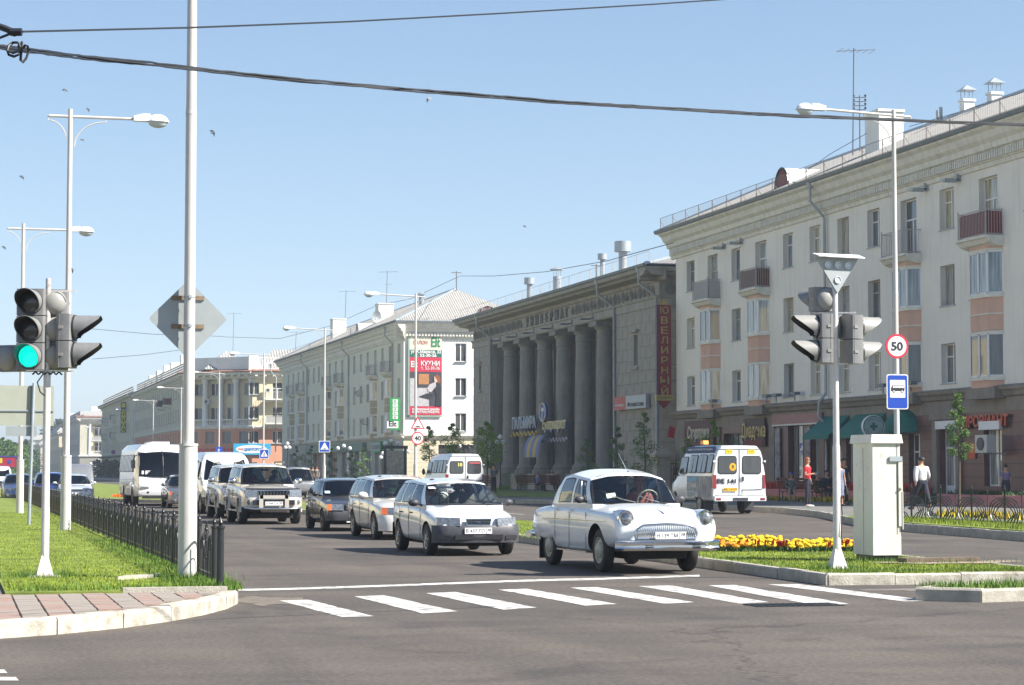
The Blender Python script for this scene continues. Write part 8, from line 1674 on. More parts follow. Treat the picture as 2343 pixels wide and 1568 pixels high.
part('board',MB().box(0.0,0.08,-w_*0.42,w_*0.42,-0.75,0.75),mat('brown_board',(.06,.025,.02),.6),o);letters(o,'Диадема',1.0,gold,w_*0.95,-0.03,0.05,None,0,0.015);part('lower_strip',MB().box(-0.02,0,-w_*0.35,w_*0.4,-0.70,-0.4),M['redrail'],o)
o=sgn('long faded pink fascia board above the shop door left of the signal pole',fA,(U(1774)+U(1886))/2,4.15,-0.16);w_=U(1886)-U(1774)
part('board',MB().box(0,0.1,-w_/2,w_/2,-0.22,0.28),mat('faded_pink',(.36,.19,.17),.7),o);part('ledge',MB().box(-0.03,0.1,-w_/2,w_/2,-0.3,-0.22),M['trim'],o)
pm_=mat('poster_strip',(.35,.16,.15),.6,var=.5,scale=3,col2=(.34,.38,.42))
for x,l in ((1782,'tall printed poster strip left of the shop window behind the benches'),(1851,'tall red printed poster strip between the two barred shop windows')):o=sgn(l,fA,U(x),2.0,-0.1,'poster','poster');part('sheet',MB().box(0,0.05,-0.33,0.33,-1.7,1.75),pm_,o)
teal=mat('teal_canvas',(.01,.15,.12),.7,var=.1)
def awning(lab,x0,x1,rnd=False):
 a,b=U(x0),U(x1);c=(a+b)/2;h=(b-a)/2;o=sgn(lab,fA,c,3.25,0,'awning','awning')
 if rnd:rows_=[[(-1.0*cos(t)*sin(q),-h*cos(q),1.0*sin(t)*1.05*(0.3+0.7*sin(q))) for q in [pi*i/10 for i in range(11)]] for t in [0,.4,.8,1.2,pi/2]];part('canvas',MB().grid(rows_),teal,o,50)
 else:part('canvas',MB().add([(-1.1,h,0),(-1.1,-h,0),(0,-h,0.95),(0,h,0.95),(-1.1,h,-0.18),(-1.1,-h,-0.18)],[(0,1,2,3),(4,5,1,0)]).add([(-1.1,h,0),(0,h,.95),(0,h,0)],[(0,1,2)]).add([(-1.1,-h,0),(0,-h,.95),(0,-h,0)],[(0,1,2)]),teal,o)
awning('teal canvas awning just left of the signal pole',1884,1945);awning('teal canvas awning behind the round pharmacy sign',1958,2028);awning('rounded teal canopy over the door right of the bus stop sign',2046,2100,True)
X_=39.3;Y_=YX(1999,X_);o=thing('shop_sign','round projecting pharmacy sign with a green cross and the word ЛАВКА','shop sign',(X_,Y_,zat(1999,976,X_,Y_)),-YAW*0.4)
r_=0.50;part('drum',disc(r_,0,0.22,32).xf(Matrix.Translation((0,0.22,0)) @ FACE_NY),M['signwhite'],o);gt=mat('dark_teal_print',(.01,.14,.12),.5)
part('rim',MB().lathe([(r_*0.95,0),(r_*0.95,.01),(r_*.87,.01),(r_*.87,0)],n=32,M=FACE_NY,cap=False),gt,o);part('face',disc(r_*.87,0,0.004,30).xf(FACE_NY),mat('grey_green_face',(.30,.40,.40),.5),o)
part('cross',MB().box(-.17,.17,-.02,-.006,-.06,.06).box(-.06,.06,-.021,-.006,-.17,.17),gt,o)
for w_,a0,a1,sg_ in (('ЛАВКА',132,48,1),('ЗДОРОВЬЯ',205,335,-1)):
 for i,ch in enumerate(w_):a=radians(lerp(a0,a1,i/(len(w_)-1)));p_=(cos(a)*r_*.68,-0.012,sin(a)*r_*.68);text(ch,0.13,gt,o,p_,FACE_NY @ Matrix.Rotation(a-pi/2 if sg_ > 0 else a+pi/2,4,'Z'),name='letter',depth=.004)
o=sgn('red raised letters ПРОВИАНТ on the maroon wall at the right',fA,(U(2209)+U(2314))/2,Zx(2262,963),-0.12);letters(o,'ПРОВИАНТ',0.62,mat('orange_red_letters',(.55,.07,.03),.5),U(2314)-U(2209),0,0,M['under'],0.1,0.015)
o=sgn('small orange notice on the maroon wall under ПРОВИАНТ',fA,U(2225),Zx(2225,1032),-0.05,'poster','poster');part('sheet',MB().box(0,0.02,-0.33,0.33,-0.32,0.32),mat('orange_notice',(.55,.09,.03),.6),o);part('print_line',MB().box(-.004,0,-.2,.2,.08,.13).box(-.004,0,-.17,.17,-.06,-.0),mat('ochre_print',(.6,.35,.08),.6),o)
ac_unit(fA,U(2289),2.3,-0.45,lab='large air conditioner on brackets under the ПРОВИАНТ letters').scale=(1.3,1.4,1.2)
o=sgn('small red flag on a bracket beside the Сюрприз sign',fA,U(1560),Zx(1560,988),-0.5,'flag','flag');part('cloth',MB().add([(-.4,-.1,-.3),(0,0,-.4),(0.1,0,.2),(-.3,-.1,.35)],[(0,1,2,3)]),M['signred'],o)
X_=40.3;Y_=YX(1517,X_)-0.3;zj=lambda y:zat(1517,y,X_,Y_);o=thing('shop_sign','tall dark red vertical sign reading ЮВЕЛИРНЫЙ with a gold sunburst','shop sign',(X_,Y_,0));hw_=0.42
part('board',MB().box(-hw_,hw_,0,0.25,zj(915),zj(698)),M['deepred'],o);part('edge',MB().box(-hw_-.05,-hw_,-.01,0.26,zj(915),zj(698)),mat('navy_edge',(.03,.03,.07),.5),o)
n=9;zt,zb_=zj(710),zj(893)
for i,ch in enumerate('ЮВЕЛИРНЫЙ'):text(ch,0.56,gold,o,(0,-0.03,lerp(zt,zb_,i/(n-1))),FACE_NY,name='letter',width=0.52 if ch in 'ЮЫ' else 0.42,depth=.04,bold=.006)
part('ribbon',MB().box(-hw_-.12,hw_+.12,-.06,0.2,zj(917),zj(904)),gold,o);text('САЛОН',0.2,M['under'],o,(0,-0.07,zj(910)),FACE_NY,width=0.8);part('arrow_tip',MB().ext([(-hw_,zj(917)),(hw_,zj(917)),(0,zj(935))],'y',0,.2),M['deepred'],o)
mb=MB()
for i in range(13):a=radians(8+164*i/12);L_=0.62 if i % 2 else 0.45;mb.add([(cos(a+.09)*.14,-.02,zj(697)+sin(a+.09)*.14),(cos(a-.09)*.14,-.02,zj(697)+sin(a-.09)*.14),(cos(a)*L_,-.02,zj(697)+sin(a)*L_)],[(0,1,2)])
mb.ext([(cos(t)*.24,zj(697)+sin(t)*.24) for t in [pi*i/10 for i in range(11)]],'y',-.03,.05);part('sunburst',mb,gold,o)
for y in (770,835,872):part('bracket',MB().tube([(hw_,.1,zj(y)),(hw_+.9,.4,zj(y)+.1)],.02,5),M['iron2'],o)
o=sgn('blue and white block letters ПАЛЬМИРА over a yellow wave on the store columns',fB,(UB(1185)+UB(1239))/2,Zx(1212,966,XF-.3),-0.45);w_=UB(1239)-UB(1185)
letters(o,'ПАЛЬМИРА',1.15,mat('pale_blue_letters',(.40,.44,.52),.5),w_,0,0,M['navy'] if 'navy' in M else mat('navy_letters',(.02,.07,.16),.5),0,0.03)
wave=lambda w,n:[(0,-w/2+w*i/(n*6),0.13*sin(i*2*pi/6)) for i in range(n*6+1)]
part('wave',MB().tube([(a,b,c-.85) for a,b,c in wave(w_*1.12,7)],.07,6),mat('yellow_wave',(.55,.40,.06),.5),o)
o=sgn('cream script letters супермаркет over a pale wave on the store columns',fB,(UB(1254)+UB(1310))/2,Zx(1282,975,XF-.3),-0.45);w_=UB(1308)-UB(1254)
letters(o,'супермаркет',1.0,mat('cream_yellow_letters',(.65,.56,.28),.5),w_,0,0,M['signblue'],0.1,0.02);part('wave',MB().tube([(a,b,c-.95) for a,b,c in wave(w_*1.1,8)],.06,6),mat('pale_wave',(.42,.38,.44),.5),o)
o=sgn('oval blue emblem with a white palm above the word супермаркет',fB,UB(1262),Zx(1262,943,XF-.3),-0.5);e=disc(1,0,.15,30,sx=.88,sy=.70);part('oval',e.xf(FACE_NX),M['signblue'],o);part('rim',MB().tube([(-.17,cos(t)*.80,sin(t)*.63) for t in [2*pi*i/28 for i in range(29)]],.07,6),cream,o)
mb=MB();mb.tube([(-.18,.08,-.52),(-.18,.04,-.1),(-.18,-.02,.15)],.05,5)
for a in (20,60,100,140,175,-20,200):t=radians(a);mb.tube([(-.18,0,.15),(-.18,cos(t)*.3,.18+sin(t)*.16),(-.18,cos(t)*.5,.1+sin(t)*.22)],[.05,.04,.01],5)
part('palm_tree',mb,M['signwhite'],o)
o=sgn('blue and yellow curved entrance canopy between the store columns',fB,(UB(1240)+UB(1274))/2,Zx(1258,1030,XF-.6),-0.7,'canopy','canopy');w_=(UB(1274)-UB(1240))/2
for i in range(5):part('canopy_stripe',MB().grid([[(-.7*cos(t)+(.0),w_-w_*2*(i+q)/5,-.5+1.6*sin(t)) for q in (0,1)] for t in [0,.35,.7,1.05,1.4]]),mat('canopy_blue',(.10,.16,.38),.6) if i % 2 == 0 else mat('canopy_yellow',(.5,.33,.04),.6),o)
o=sgn('red and white photo shop board Фотомагазин on the grey store wall',fB,(UB(1418)+UB(1490))/2,Zx(1454,921),-0.35);w_=UB(1490)-UB(1418)
part('board',MB().box(0,.25,-w_/2,w_/2,-.42,.42),M['pipe'],o);part('red_field',MB().box(-.01,0,w_*.14,w_*.5,-.42,.42),mat('photo_red',(.45,.05,.04),.5),o);text('Фотомагазин',.4,M['black'],o,(-.02,-w_*.18,-.12),FACE_NX,width=w_*.5);text('мой магазин',.25,M['signwhite'],o,(-.02,w_*.32,-.1),FACE_NX,width=w_*.3)
b0=onY(935.5,1000,YCr)[0]-XF;b1=onY(1009.5,1000,YCr)[0]-XF;zC=lambda y:zat(972,y,XF+(b0+b1)/2,YCr);bw=b1-b0
o=thing('kitchen_banner','tall kitchen salon banner in cream, green and red on the white end wall','banner',wpos(fCe,(b0+b1)/2,-0.15,0))
def fld(nm,y0,y1,m,x0=-.5,x1=.5,d=0):return part(nm,MB().box(x0*bw,x1*bw,-.01-d,.04,zC(y1),zC(y0)),m,o)
fld('cream_field',765,801,mat('banner_cream',(.66,.62,.50),.6));fld('green_field',801,818,mat('banner_green',(.01,.12,.09),.6));rd=mat('banner_red',(.55,.02,.06),.6,var=.06);fld('red_field',818,851,rd);fld('red_footer',930,950,rd)
T_=lambda t,s,m,x,y,w,**k:text(t,s,m,o,(x*bw,-.04,zC(y)),FACE_NY,width=w*bw,depth=.01,**k)
T_('САЛОН',.5,mat('thin_red',(.5,.1,.08),.6),-.17,784,.44);gl=mat('green_print',(.02,.22,.10),.6);T_('Elt',1.3,gl,.31,783,.28,bold=.02);part('i_dot',MB().box(.38*bw,.42*bw,-.05,-.03,zC(773),zC(770)),gl,o)
T_('ул.К.Маркса, 32',.42,M['signwhite'],0,806,.94,bold=.012);T_('т. 52-30-26',.38,M['signwhite'],0,813.5,.66,bold=.012);T_('Elt',.8,M['signwhite'],-.36,834,.2,bold=.02);T_('КУХНИ',.62,M['signwhite'],.14,831.5,.58,bold=.01);T_('т. 52-30-26',.42,M['signwhite'],.14,842.5,.58)
T_('СОВЕРШЕННЫЙ ДИЗАЙН',.26,M['signwhite'],0,937,.84,bold=.01);T_('МЕНЯЕТ ПРОСТРАНСТВО',.26,M['signwhite'],0,943.5,.84,bold=.01)
fld('photo_ground',851,930,mat('photo_dark',(.045,.045,.06),.6,var=.4,scale=2));dk=.02
fld('photo_counter',888,930,mat('photo_white',(.66,.65,.66),.6,var=.25,scale=3,col2=(.4,.36,.38)),-.49,.1,dk);fld('photo_oven',856,880,mat('photo_orange',(.42,.19,.07),.6),-.22,.1,dk);fld('photo_stool',866,930,MATS['photo_white'],-.49,-.3,dk+.01)
def pf(nm,pts,m,d):return part(nm,MB().ext([(x*bw,zC(y)) for x,y in pts],'y',-.01-d-.01,-.01),m,o)
pf('photo_figure',[(.30,930),(.33,905),(.26,890),(.30,876),(.42,876),(.47,890),(.44,912),(.48,930)],mat('photo_black',(.02,.02,.025),.6),.04);pf('photo_hair',[(.26,861),(.33,857),(.44,862),(.46,875),(.38,878),(.34,868)],M['hairr'],.05);pf('photo_face',[(.25,862),(.33,861),(.36,874),(.30,877),(.26,871)],mat('photo_skin',(.6,.42,.33),.6),.045)
pf('photo_sleeve',[(.04,888),(.12,880),(.3,874),(.32,884),(.16,898),(.08,896)],MATS['photo_white'],.05);pf('photo_hob',[(-.22,908),(.05,900),(.24,903),(.12,914)],MATS['photo_black'],.05)
part('green_frame',MB().box(-.5*bw-.16,-.5*bw,-.02,.05,zC(954),zC(764)).box(-.5*bw-.16,.5*bw,-.02,.05,zC(954.5),zC(950.5)),mat('frame_green',(.24,.33,.26),.7),o)
X_=40.2;Y_=YX(903,X_);zk=lambda y:zat(903,y,X_,Y_);o=thing('shop_sign','green vertical sign reading КУХНИ on the corner of the pale house','shop sign',(X_,Y_,0));gb=mat('bright_green',(.02,.28,.06),.5)
part('board',MB().box(-.5,.5,0,.2,zk(984),zk(911)),gb,o)
for i,ch in enumerate('КУХНИ'):z=lerp(zk(918),zk(955),i/4);q=part('letter_tile',MB().box(-.22,.26,-.02,0,z-.16,z+.16),M['signwhite'],o);text(ch,.34,M['black'],q,(0.02,-.03,z),FACE_NY)
q=part('logo_tile',MB().box(-.75,.3,-.04,0,zk(980),zk(964)),M['signwhite'],o);text('Elt',.7,M['black'],q,(-.22,-.05,zk(970)),FACE_NY,width=.75,bold=.02)
for x0,x1,t,l in ((856,877,'САЛОН','green framed САЛОН board on the pale house above the globe lamps'),(882,898,'КУХНИ','green framed КУХНИ board nearest the corner of the pale house')):
 o=sgn(l,fC,(UC(x0)+UC(x1))/2,3.9,-.3);w_=UC(x1)-UC(x0);part('board',MB().box(0,.1,-w_/2,w_/2,-.55,.55),gb,o);part('face',MB().box(-.02,0,-w_*.42,w_*.46,-.35,.42),M['signgrey'],o);text(t,.6,M['black'],o,(-.03,0,0),FACE_NX,width=w_*.8)
X_=XE-.6;Y_=YX(281,X_);za=lambda y:zat(281,y,X_,Y_);o=thing('shop_sign','green vertical sign with yellow letters АДАМАС far down the street','shop sign',(X_,Y_,0));w_=.95
part('board',MB().box(-w_/2,w_/2,0,.3,za(990),za(920)),mat('deep_green',(.01,.10,.05),.5),o);ye=mat('yellow_letters',(.85,.72,.04),.5);part('emblem',MB().box(-.3,.3,-.03,0,za(932),za(923)),ye,o)
for i,ch in enumerate('АДАМАС'):text(ch,1.0,ye,o,(0,-.05,lerp(za(941),za(983),i/5)),FACE_NY,width=.74,bold=.03)
p=onY(575,1028,YD-.3);o=thing('shop_sign','blue and white computer shop board on the salmon wall','shop sign',(p[0],YD-.3,p[1]));part('board',MB().box(-2.4,2.6,0,.15,-.75,.75),mat('cyan_board',(.03,.35,.6),.5),o);part('face',MB().ext([(cos(t)*2.1,sin(t)*.55) for t in [2*pi*i/20 for i in range(20)]],'y',-.02,0),M['signwhite'],o);text('ЦИФРОВОЙ',.55,mat('blue_print',(.03,.2,.5),.5),o,(.3,-.04,0),FACE_NY,width=2.6,bold=.02);text('DNS',.4,M['signred'],o,(-1.45,-.04,0),FACE_NY,width=.7)
p=fDd.T(Ld*.55,-.3,0);o=thing('shop_sign','row of red raised letters on the salmon wall behind the minibus roof','shop sign',(XD+p[0],YD+p[1],4.2),-pi/4);text('ОСЕННИЙ',1.1,M['signred'],o,(0,0,0),FACE_NY,width=8,bold=.04)
p=G(18,1112);D=330;s=4964/D;q=Fv*D+Rv*((18-1171)/s);o=thing('billboard','red billboard with a yellow square above the bus at the far left','billboard',(q.x,q.y,0),-YAW);h_=lambda y:1.6+(1076-y)/s
part('panel',MB().box(-2.4,1.45,0,.3,h_(1069),h_(1046)),mat('billboard_red',(.5,.02,.06),.5),o);part('frame',MB().tube([(-2.4,0,h_(1045)),(1.5,0,h_(1045)),(1.5,0,h_(1070))],.07,5),M['signblue'],o);part('yellow_square',MB().box(-1.3,-.75,-.03,0,h_(1060),h_(1049)),ye,o);part('emblem',disc(.28,0,.03,12).xf(Matrix.Translation((.35,0,h_(1057))) @ FACE_NY),M['signblue'],o);part('post',MB().cyl((-.5,.2,0),(-.5,.2,h_(1069)),.15,n=8),M['pipe'],o)
# ---- PEOPLE
def skin_mesh(V,E,R,m,name,lv=1):
 me=bpy.data.meshes.new(name);me.from_pydata(V,E,[]);o=bpy.data.objects.new('tmp',me);TC.objects.link(o)
 sk=o.modifiers.new('k','SKIN');sk.use_smooth_shade=True;ss=o.modifiers.new('s','SUBSURF');ss.levels=lv
 for i,r in enumerate(R):me.skin_vertices[0].data[i].radius=r if isinstance(r,tuple) else (r,r)
 me.skin_vertices[0].data[0].use_root=True
 ev(o);r=o.data;bpy.data.objects.remove(o);r.materials.clear();r.materials.append(m);r.name=name;return r
def person(lab,loc,rz,H=1.72,pose='stand',top=None,bot=None,hair=None,skin=None,sleeve='short',skirt=False,hat=None,longhair=False,bag=None,shoes=None,arms=None,bust=False,walk=0.0):
 """local front is -y"""
 skin=skin or M['skin'];o=thing('person',lab,'person',loc,rz);k=H/1.72;hz=0.92
 J=dict(pel=(0,0,.95),sp=(0,0,1.10),ch=(0,0,1.27),nb=(0,0,1.42),nk=(0,-.005,1.49),jw=(0,-.02,1.56),hd=(0,-.01,1.64),tp=(0,0,1.70))
 for s,n in ((-1,'l'),(1,'r')):
  J['sh'+n]=(s*.17,0,1.385);J['hp'+n]=(s*.09,0,.90)
  a=(arms or {}).get(n)
  J['el'+n],J['ha'+n]=a if a else ((s*.235,.02,1.12),(s*.24,-.05,.88))
  w=walk*s;J['kn'+n]=(s*.10,-.16*w-.02,.50);J['an'+n]=(s*.11,.22*-w+.02 if w < 0 else -.24*w,.09+(0.06 if w < 0 else 0));
  if pose == 'sit':J['hp'+n]=(s*.09,-.02,.90);J['kn'+n]=(s*.12,-.44,.93);J['an'+n]=(s*.11,-.50,.50)
  A=J['an'+n];J['to'+n]=(A[0]*1.08,A[1]-.16,A[2]-.045)
 if pose == 'sit':
  for n in ('l','r'):
   s=-1 if n == 'l' else 1
   if not (arms or {}).get(n):J['el'+n]=(s*.25,-.05,1.12);J['ha'+n]=(s*.10,-.30,1.03)
 off=-0.42 if pose == 'sit' else 0
 P={a:Vector((b[0]*k,b[1]*k,(b[2]+off)*k)) for a,b in J.items()}
 N=['pel','sp','ch','nb','nk','jw','hd','tp'];E=[('pel','sp'),('sp','ch'),('ch','nb'),('nb','nk'),('nk','jw'),('jw','hd'),('hd','tp')]
 Rr=dict(pel=(.15,.10),sp=(.13,.095),ch=(.16,.105),nb=(.085,.075),nk=.052,jw=(.062,.075),hd=(.078,.095),tp=(.045,.055),sh=.055,el=.04,ha=.032,hp=.085,kn=.058,an=.042,to=.035)
 for n in ('l','r'):
  N += ['sh'+n,'el'+n,'ha'+n];E += [('nb','sh'+n),('sh'+n,'el'+n),('el'+n,'ha'+n)]
  if not bust:N += ['hp'+n,'kn'+n,'an'+n,'to'+n];E += [('pel','hp'+n),('hp'+n,'kn'+n),('kn'+n,'an'+n),('an'+n,'to'+n)]
 rad=lambda a,e=0,f=1:(lambda r:tuple((q*f+e)*k for q in r) if isinstance(r,tuple) else ((r*f+e)*k,)*2)(Rr.get(a,Rr.get(a[:2])))
 def build(names,edges,e,m,nm,f=1,tweak=None):
  ix={a:i for i,a in enumerate(names)};V=[tuple((tweak or {}).get(a,P[a])) for a in names];return skin_mesh(V,[(ix[a],ix[b]) for a,b in edges],[rad(a,e,f) for a in names],m,nm)
 me=build(N,E,0,skin,'body');bd=part('body',me,None,o)
 fm=MB()
 for n in ('l','r'):
  h=P['ha'+n];d=(h-P['el'+n]).normalized();sd_=d.orthogonal().normalized();
  for i,(q,l) in enumerate(((-.03,.07),(-.01,.085),(.01,.08),(.03,.065))):a=h+sd_*q*k;fm.tube([a,a+d*l*k*.6,a+d*l*k+Vector((0,-.012,0))*k],[.010*k,.009*k,.006*k],4)
  fm.tube([h-sd_*.02*k,h+(d*.4-sd_*.9).normalized()*.06*k],[.011*k,.008*k],4)
 hd=P['hd'];fm.add([(-.012*k,hd.y-.088*k,hd.z-.045*k),(.012*k,hd.y-.088*k,hd.z-.045*k),(0,hd.y-.115*k,hd.z-.042*k),(0,hd.y-.09*k,hd.z-.0*k)],[(0,1,2),(1,3,2),(3,0,2)])
 for s in (-1,1):fm.sph((s*.078*k,hd.y+.0*k,hd.z-.02*k),.022*k,6,5,sc=(.5,.8,1.2))
 bm=bmesh.new();bm.from_mesh(me);t_=fm.mesh('t',skin);bm.from_mesh(t_);bm.to_mesh(me);bm.free()
 ey=MB();[ey.sph((s*.03*k,hd.y-.082*k,hd.z+.0*k),.011*k,6,4,sc=(1.3,.6,.8)) for s in (-1,1)];ey.box(-.022*k,.022*k,hd.y-.088*k,hd.y-.08*k,hd.z-.066*k,hd.z-.060*k);part('eyes_and_mouth',ey,M['hairb'],o)
 hm=MB();nn,mm=14,8;c_=P['hd']+Vector((0,.014,.024))*k;rows_=[]
 for j in range(mm):
  t=pi*0.5*j/(mm-1)*1.25;rows_.append([tuple(c_+Vector((sin(t)*cos(a)*.088,sin(t)*sin(a)*.104,cos(t)*.092 if t < 1.57 or sin(a) > -.1 else -.0))*k*(1 if True else 1)) for a in [2*pi*i/nn for i in range(nn)]])
 hm.grid(rows_,close=True);
 if longhair:hm.sph(tuple(P['hd']+Vector((0,.05,-.05))*k),.095*k,10,7,sc=(1,.7,1.1))
 part('cap' if hat else 'hair',hm,hat or hair or M['hairb'],o,60)
 top=top or M['cblackpl'];bot=bot or M['inter']
 tn=['pel','sp','ch','nb']+[a+n for n in 'lr' for a in ('sh','el')];te=[('pel','sp'),('sp','ch'),('ch','nb')]+[p for n in 'lr' for p in (('nb','sh'+n),('sh'+n,'el'+n))];tw={}
 if sleeve == 'long':tn += ['hal','har'];te += [('ell','hal'),('elr','har')];tw={'ha'+n:P['el'+n].lerp(P['ha'+n],.86) for n in 'lr'}
 else:tw={'el'+n:P['sh'+n].lerp(P['el'+n],.62) for n in 'lr'}
 tw['pel']=P['pel']-Vector((0,0,.07*k))
 part('shirt' if not skirt else 'blouse',build(tn,te,.02,top,'shirt',1.02,tw),None,o)
 if bust:return o
 if skirt:
  zk=P['knl'].z-(.02 if pose == 'sit' else .08)*k;rows_=[]
  if pose == 'sit':part('skirt',build(['pel','hpl','knl','hpr','knr'],[('pel','hpl'),('hpl','knl'),('pel','hpr'),('hpr','knr')],.045,bot,'skirt'),None,o)
  else:
   for z,w in ((P['sp'].z,.15),(P['pel'].z,.185),(P['hpl'].z,.20),(P['knl'].z+.1*k,.20),(zk,.22)):rows_.append([(cos(a)*w*k,sin(a)*w*k*.75+(0 if z > .9 else .0),z) for a in [2*pi*i/14 for i in range(14)]])
   part('skirt',MB().grid(rows_,close=True),bot,o,60)
 else:
  ln=['pel','sp']+[a+n for n in 'lr' for a in ('hp','kn','an')];le=[('pel','sp')]+[p for n in 'lr' for p in (('pel','hp'+n),('hp'+n,'kn'+n),('kn'+n,'an'+n))];part('trousers',build(ln,le,.012,bot,'trousers',1,{'sp':P['pel'].lerp(P['sp'],.8)}),None,o)
 sm_=MB();[sm_.sph(tuple((P['an'+n]+P['to'+n])*.5+Vector((0,-.0,-.012))*k),.06*k,8,6,sc=(.85,2.1,.75)) for n in 'lr'];part('shoes',sm_,shoes or M['cblackpl'],o,60)
 if bag:h=P['har'];mb=MB();mb.box(h.x-.04,h.x+.05,h.y-.14,h.y+.14,h.z-.42,h.z-.2);mb.tube([(h.x,h.y-.1,h.z-.2),(h.x,h.y,h.z-.02),(h.x,h.y+.1,h.z-.2)],.008,4);tag(part('handbag',mb,bag,None,loc=loc,rz=rz),'dark handbag held by the woman in the dotted dress behind the signal pole','bag')
 return o
C_=lambda n,c,**k:mat(n,c,.8,**k)
red=C_('red_cotton',(.62,.015,.03));navy=C_('navy_cotton',(.012,.016,.03));white=C_('white_shirt',(.62,.63,.62));flor=C_('flowered_cotton',(.05,.07,.09),var=.5,scale=22,col2=(.22,.24,.2));dots=C_('dotted_navy',(.01,.02,.12),var=.1,scale=30,col2=(.3,.33,.4));olive=C_('olive_coat',(.07,.055,.03))
def gp(x,y,z=ZP):a=G(x,y,z);return (a[0],a[1],z)
hand_up={'l':((-.24,-.02,1.12),(-.10,-.24,1.17)),'r':((.25,.03,1.12),(.27,-.04,.88))}
person('woman in a red v neck shirt and dark trousers standing at the kerb',gp(1847,1161.5),radians(48),1.86,top=red,bot=navy,hair=M['hairr'],longhair=True,shoes=M['cwhite2'],arms=hand_up)
person('man walking away in a loose white long sleeved shirt and dark trousers',gp(2108,1167),radians(200),1.84,top=white,bot=navy,sleeve='long',walk=.8,arms={'l':((-.30,-.05,1.13),(-.38,-.16,1.0)),'r':((.25,.05,1.12),(.27,.08,.88))}).scale=(1.3,1.25,1)
person('woman in a lilac shirt and dark skirt walking beside the ПРОВИАНТ wall',gp(2301,1160),radians(190),1.60,top=C_('lilac_cotton',(.16,.13,.24)),bot=navy,skirt=True,walk=.5)
person('man in a black shirt standing behind the signal pole at the bus stop',gp(1931,1156),radians(20),1.86,top=navy,bot=navy)
person('woman in a navy dotted dress standing half behind the signal pole',gp(1920,1159),radians(10),1.74,top=dots,bot=dots,skirt=True,bag=M['black'])
sb=lambda x,y:gp(x,y)
def bench(lab,x,y,w=1.5,rz=0,grp='brown park benches'):
 l=gp(x,y);o=thing('park_bench',lab,'bench',l,rz,grp)
 for i in range(3):part('seat_slat',MB().box(-w/2,w/2,-.42+i*.14,-.31+i*.14,.44,.475),M['bench'],o)
 for i in range(4):part('back_slat',MB().box(-w/2,w/2,.02+i*.035,.05+i*.035,.56+i*.13,.66+i*.13),M['bench'],o)
 for s in (-1,1):part('leg',MB().tube([(s*(w/2-.1),-.42,.44),(s*(w/2-.12),-.3,.25),(s*(w/2-.1),-.40,0)],.02,5).tube([(s*(w/2-.1),-.42,.44),(s*(w/2-.1),0,.44),(s*(w/2-.1),.05,0)],.02,5).tube([(s*(w/2-.1),0,.44),(s*(w/2-.1),.16,1.12)],.02,5),M['iron'],o)
 return o
b1=bench('brown slatted bench with the woman in a blue headscarf, behind the red shirted woman',1826,1147.5,2.0);bench('brown slatted bench right of the red shirted woman by the signal pole',1886,1147.5,1.7)
def on_bench(lab,x,y,dy=-.18,**k):l=gp(x,y);person(lab,(l[0],l[1]+dy,l[2]-.02),k.pop('rz',0.1),pose='sit',**k)
on_bench('old woman in a flowered dress and blue headscarf sitting with folded arms',1806,1147.5,top=flor,bot=flor,skirt=True,hat=C_('blue_scarf',(.05,.08,.4)),H=1.72,rz=-.3,sleeve='long')
on_bench('elderly man in an olive coat and grey cap sitting behind the red shirted woman',1866,1147.5,top=olive,bot=olive,hat=M['pipe'],sleeve='long',H=1.68,rz=.3)
on_bench('dark haired man in a dark suit sitting next to the signal pole',1888,1147.5,top=navy,bot=navy,sleeve='long',H=1.86)
bench('brown bench before the store columns with a man in blue, left of the pair',1204,1124,1.6,0.3);bench('brown bench before the store columns, right of the pair',1259,1124,1.6,0.3);bench('brown bench beside the man standing at the left store bay',1107,1126,1.5)
on_bench('grey haired man in a blue and grey jacket sitting between the store benches',1228,1124,top=C_('blue_grey_jacket',(.15,.2,.36)),bot=navy,hair=M['hairg'],sleeve='long',rz=1.9)
on_bench('man in dark green sitting on the right bench before the columns',1262,1123,top=C_('dark_green',(.02,.05,.04)),bot=navy,sleeve='long',rz=.2)
person('man in a grey patterned shirt standing by the left store bay',gp(1129,1130),.3,1.72,top=C_('grey_check',(.12,.14,.16),var=.4,scale=25),bot=navy)
for i,x in enumerate((699,715,724)):person(['leftmost','middle','rightmost'][i]+' of three distant people before the pale house shops',gp(x,1112),0,1.72,top=[navy,olive,flor][i])
def driver(lab,car,x,y,z,top,**k):
 p_=Matrix.Translation(car.location) @ Matrix.Rotation(car.rotation_euler.z,4,'Z') @ Vector((x,y,z));person(lab,tuple(p_),0,1.66,bust=True,top=top,arms={'l':((-.24,-.1,1.16),(-.14,-.36,1.26)),'r':((.24,-.1,1.16),(.14,-.36,1.26))},**k)
driver('bald driver in dark glasses at the wheel of the vintage saloon',vol,.02,.36,-.16,C_('brick_shirt',(.3,.08,.07)),hair=M['skin2'],skin=M['skin2'])
driver('driver in a pale shirt in the white estate car',est,-.25,-.36,-.26,white);driver('driver in a grey shirt in the pearl estate car',sta,-.25,-.38,-.22,M['pipe']);driver('red haired woman inside the silver beige off-road car',pr,-.15,-.40,.05,red,hair=M['hairr'],longhair=True)
driver('driver of the white bus behind its windscreen',bs,2.75,.55,.55,navy)
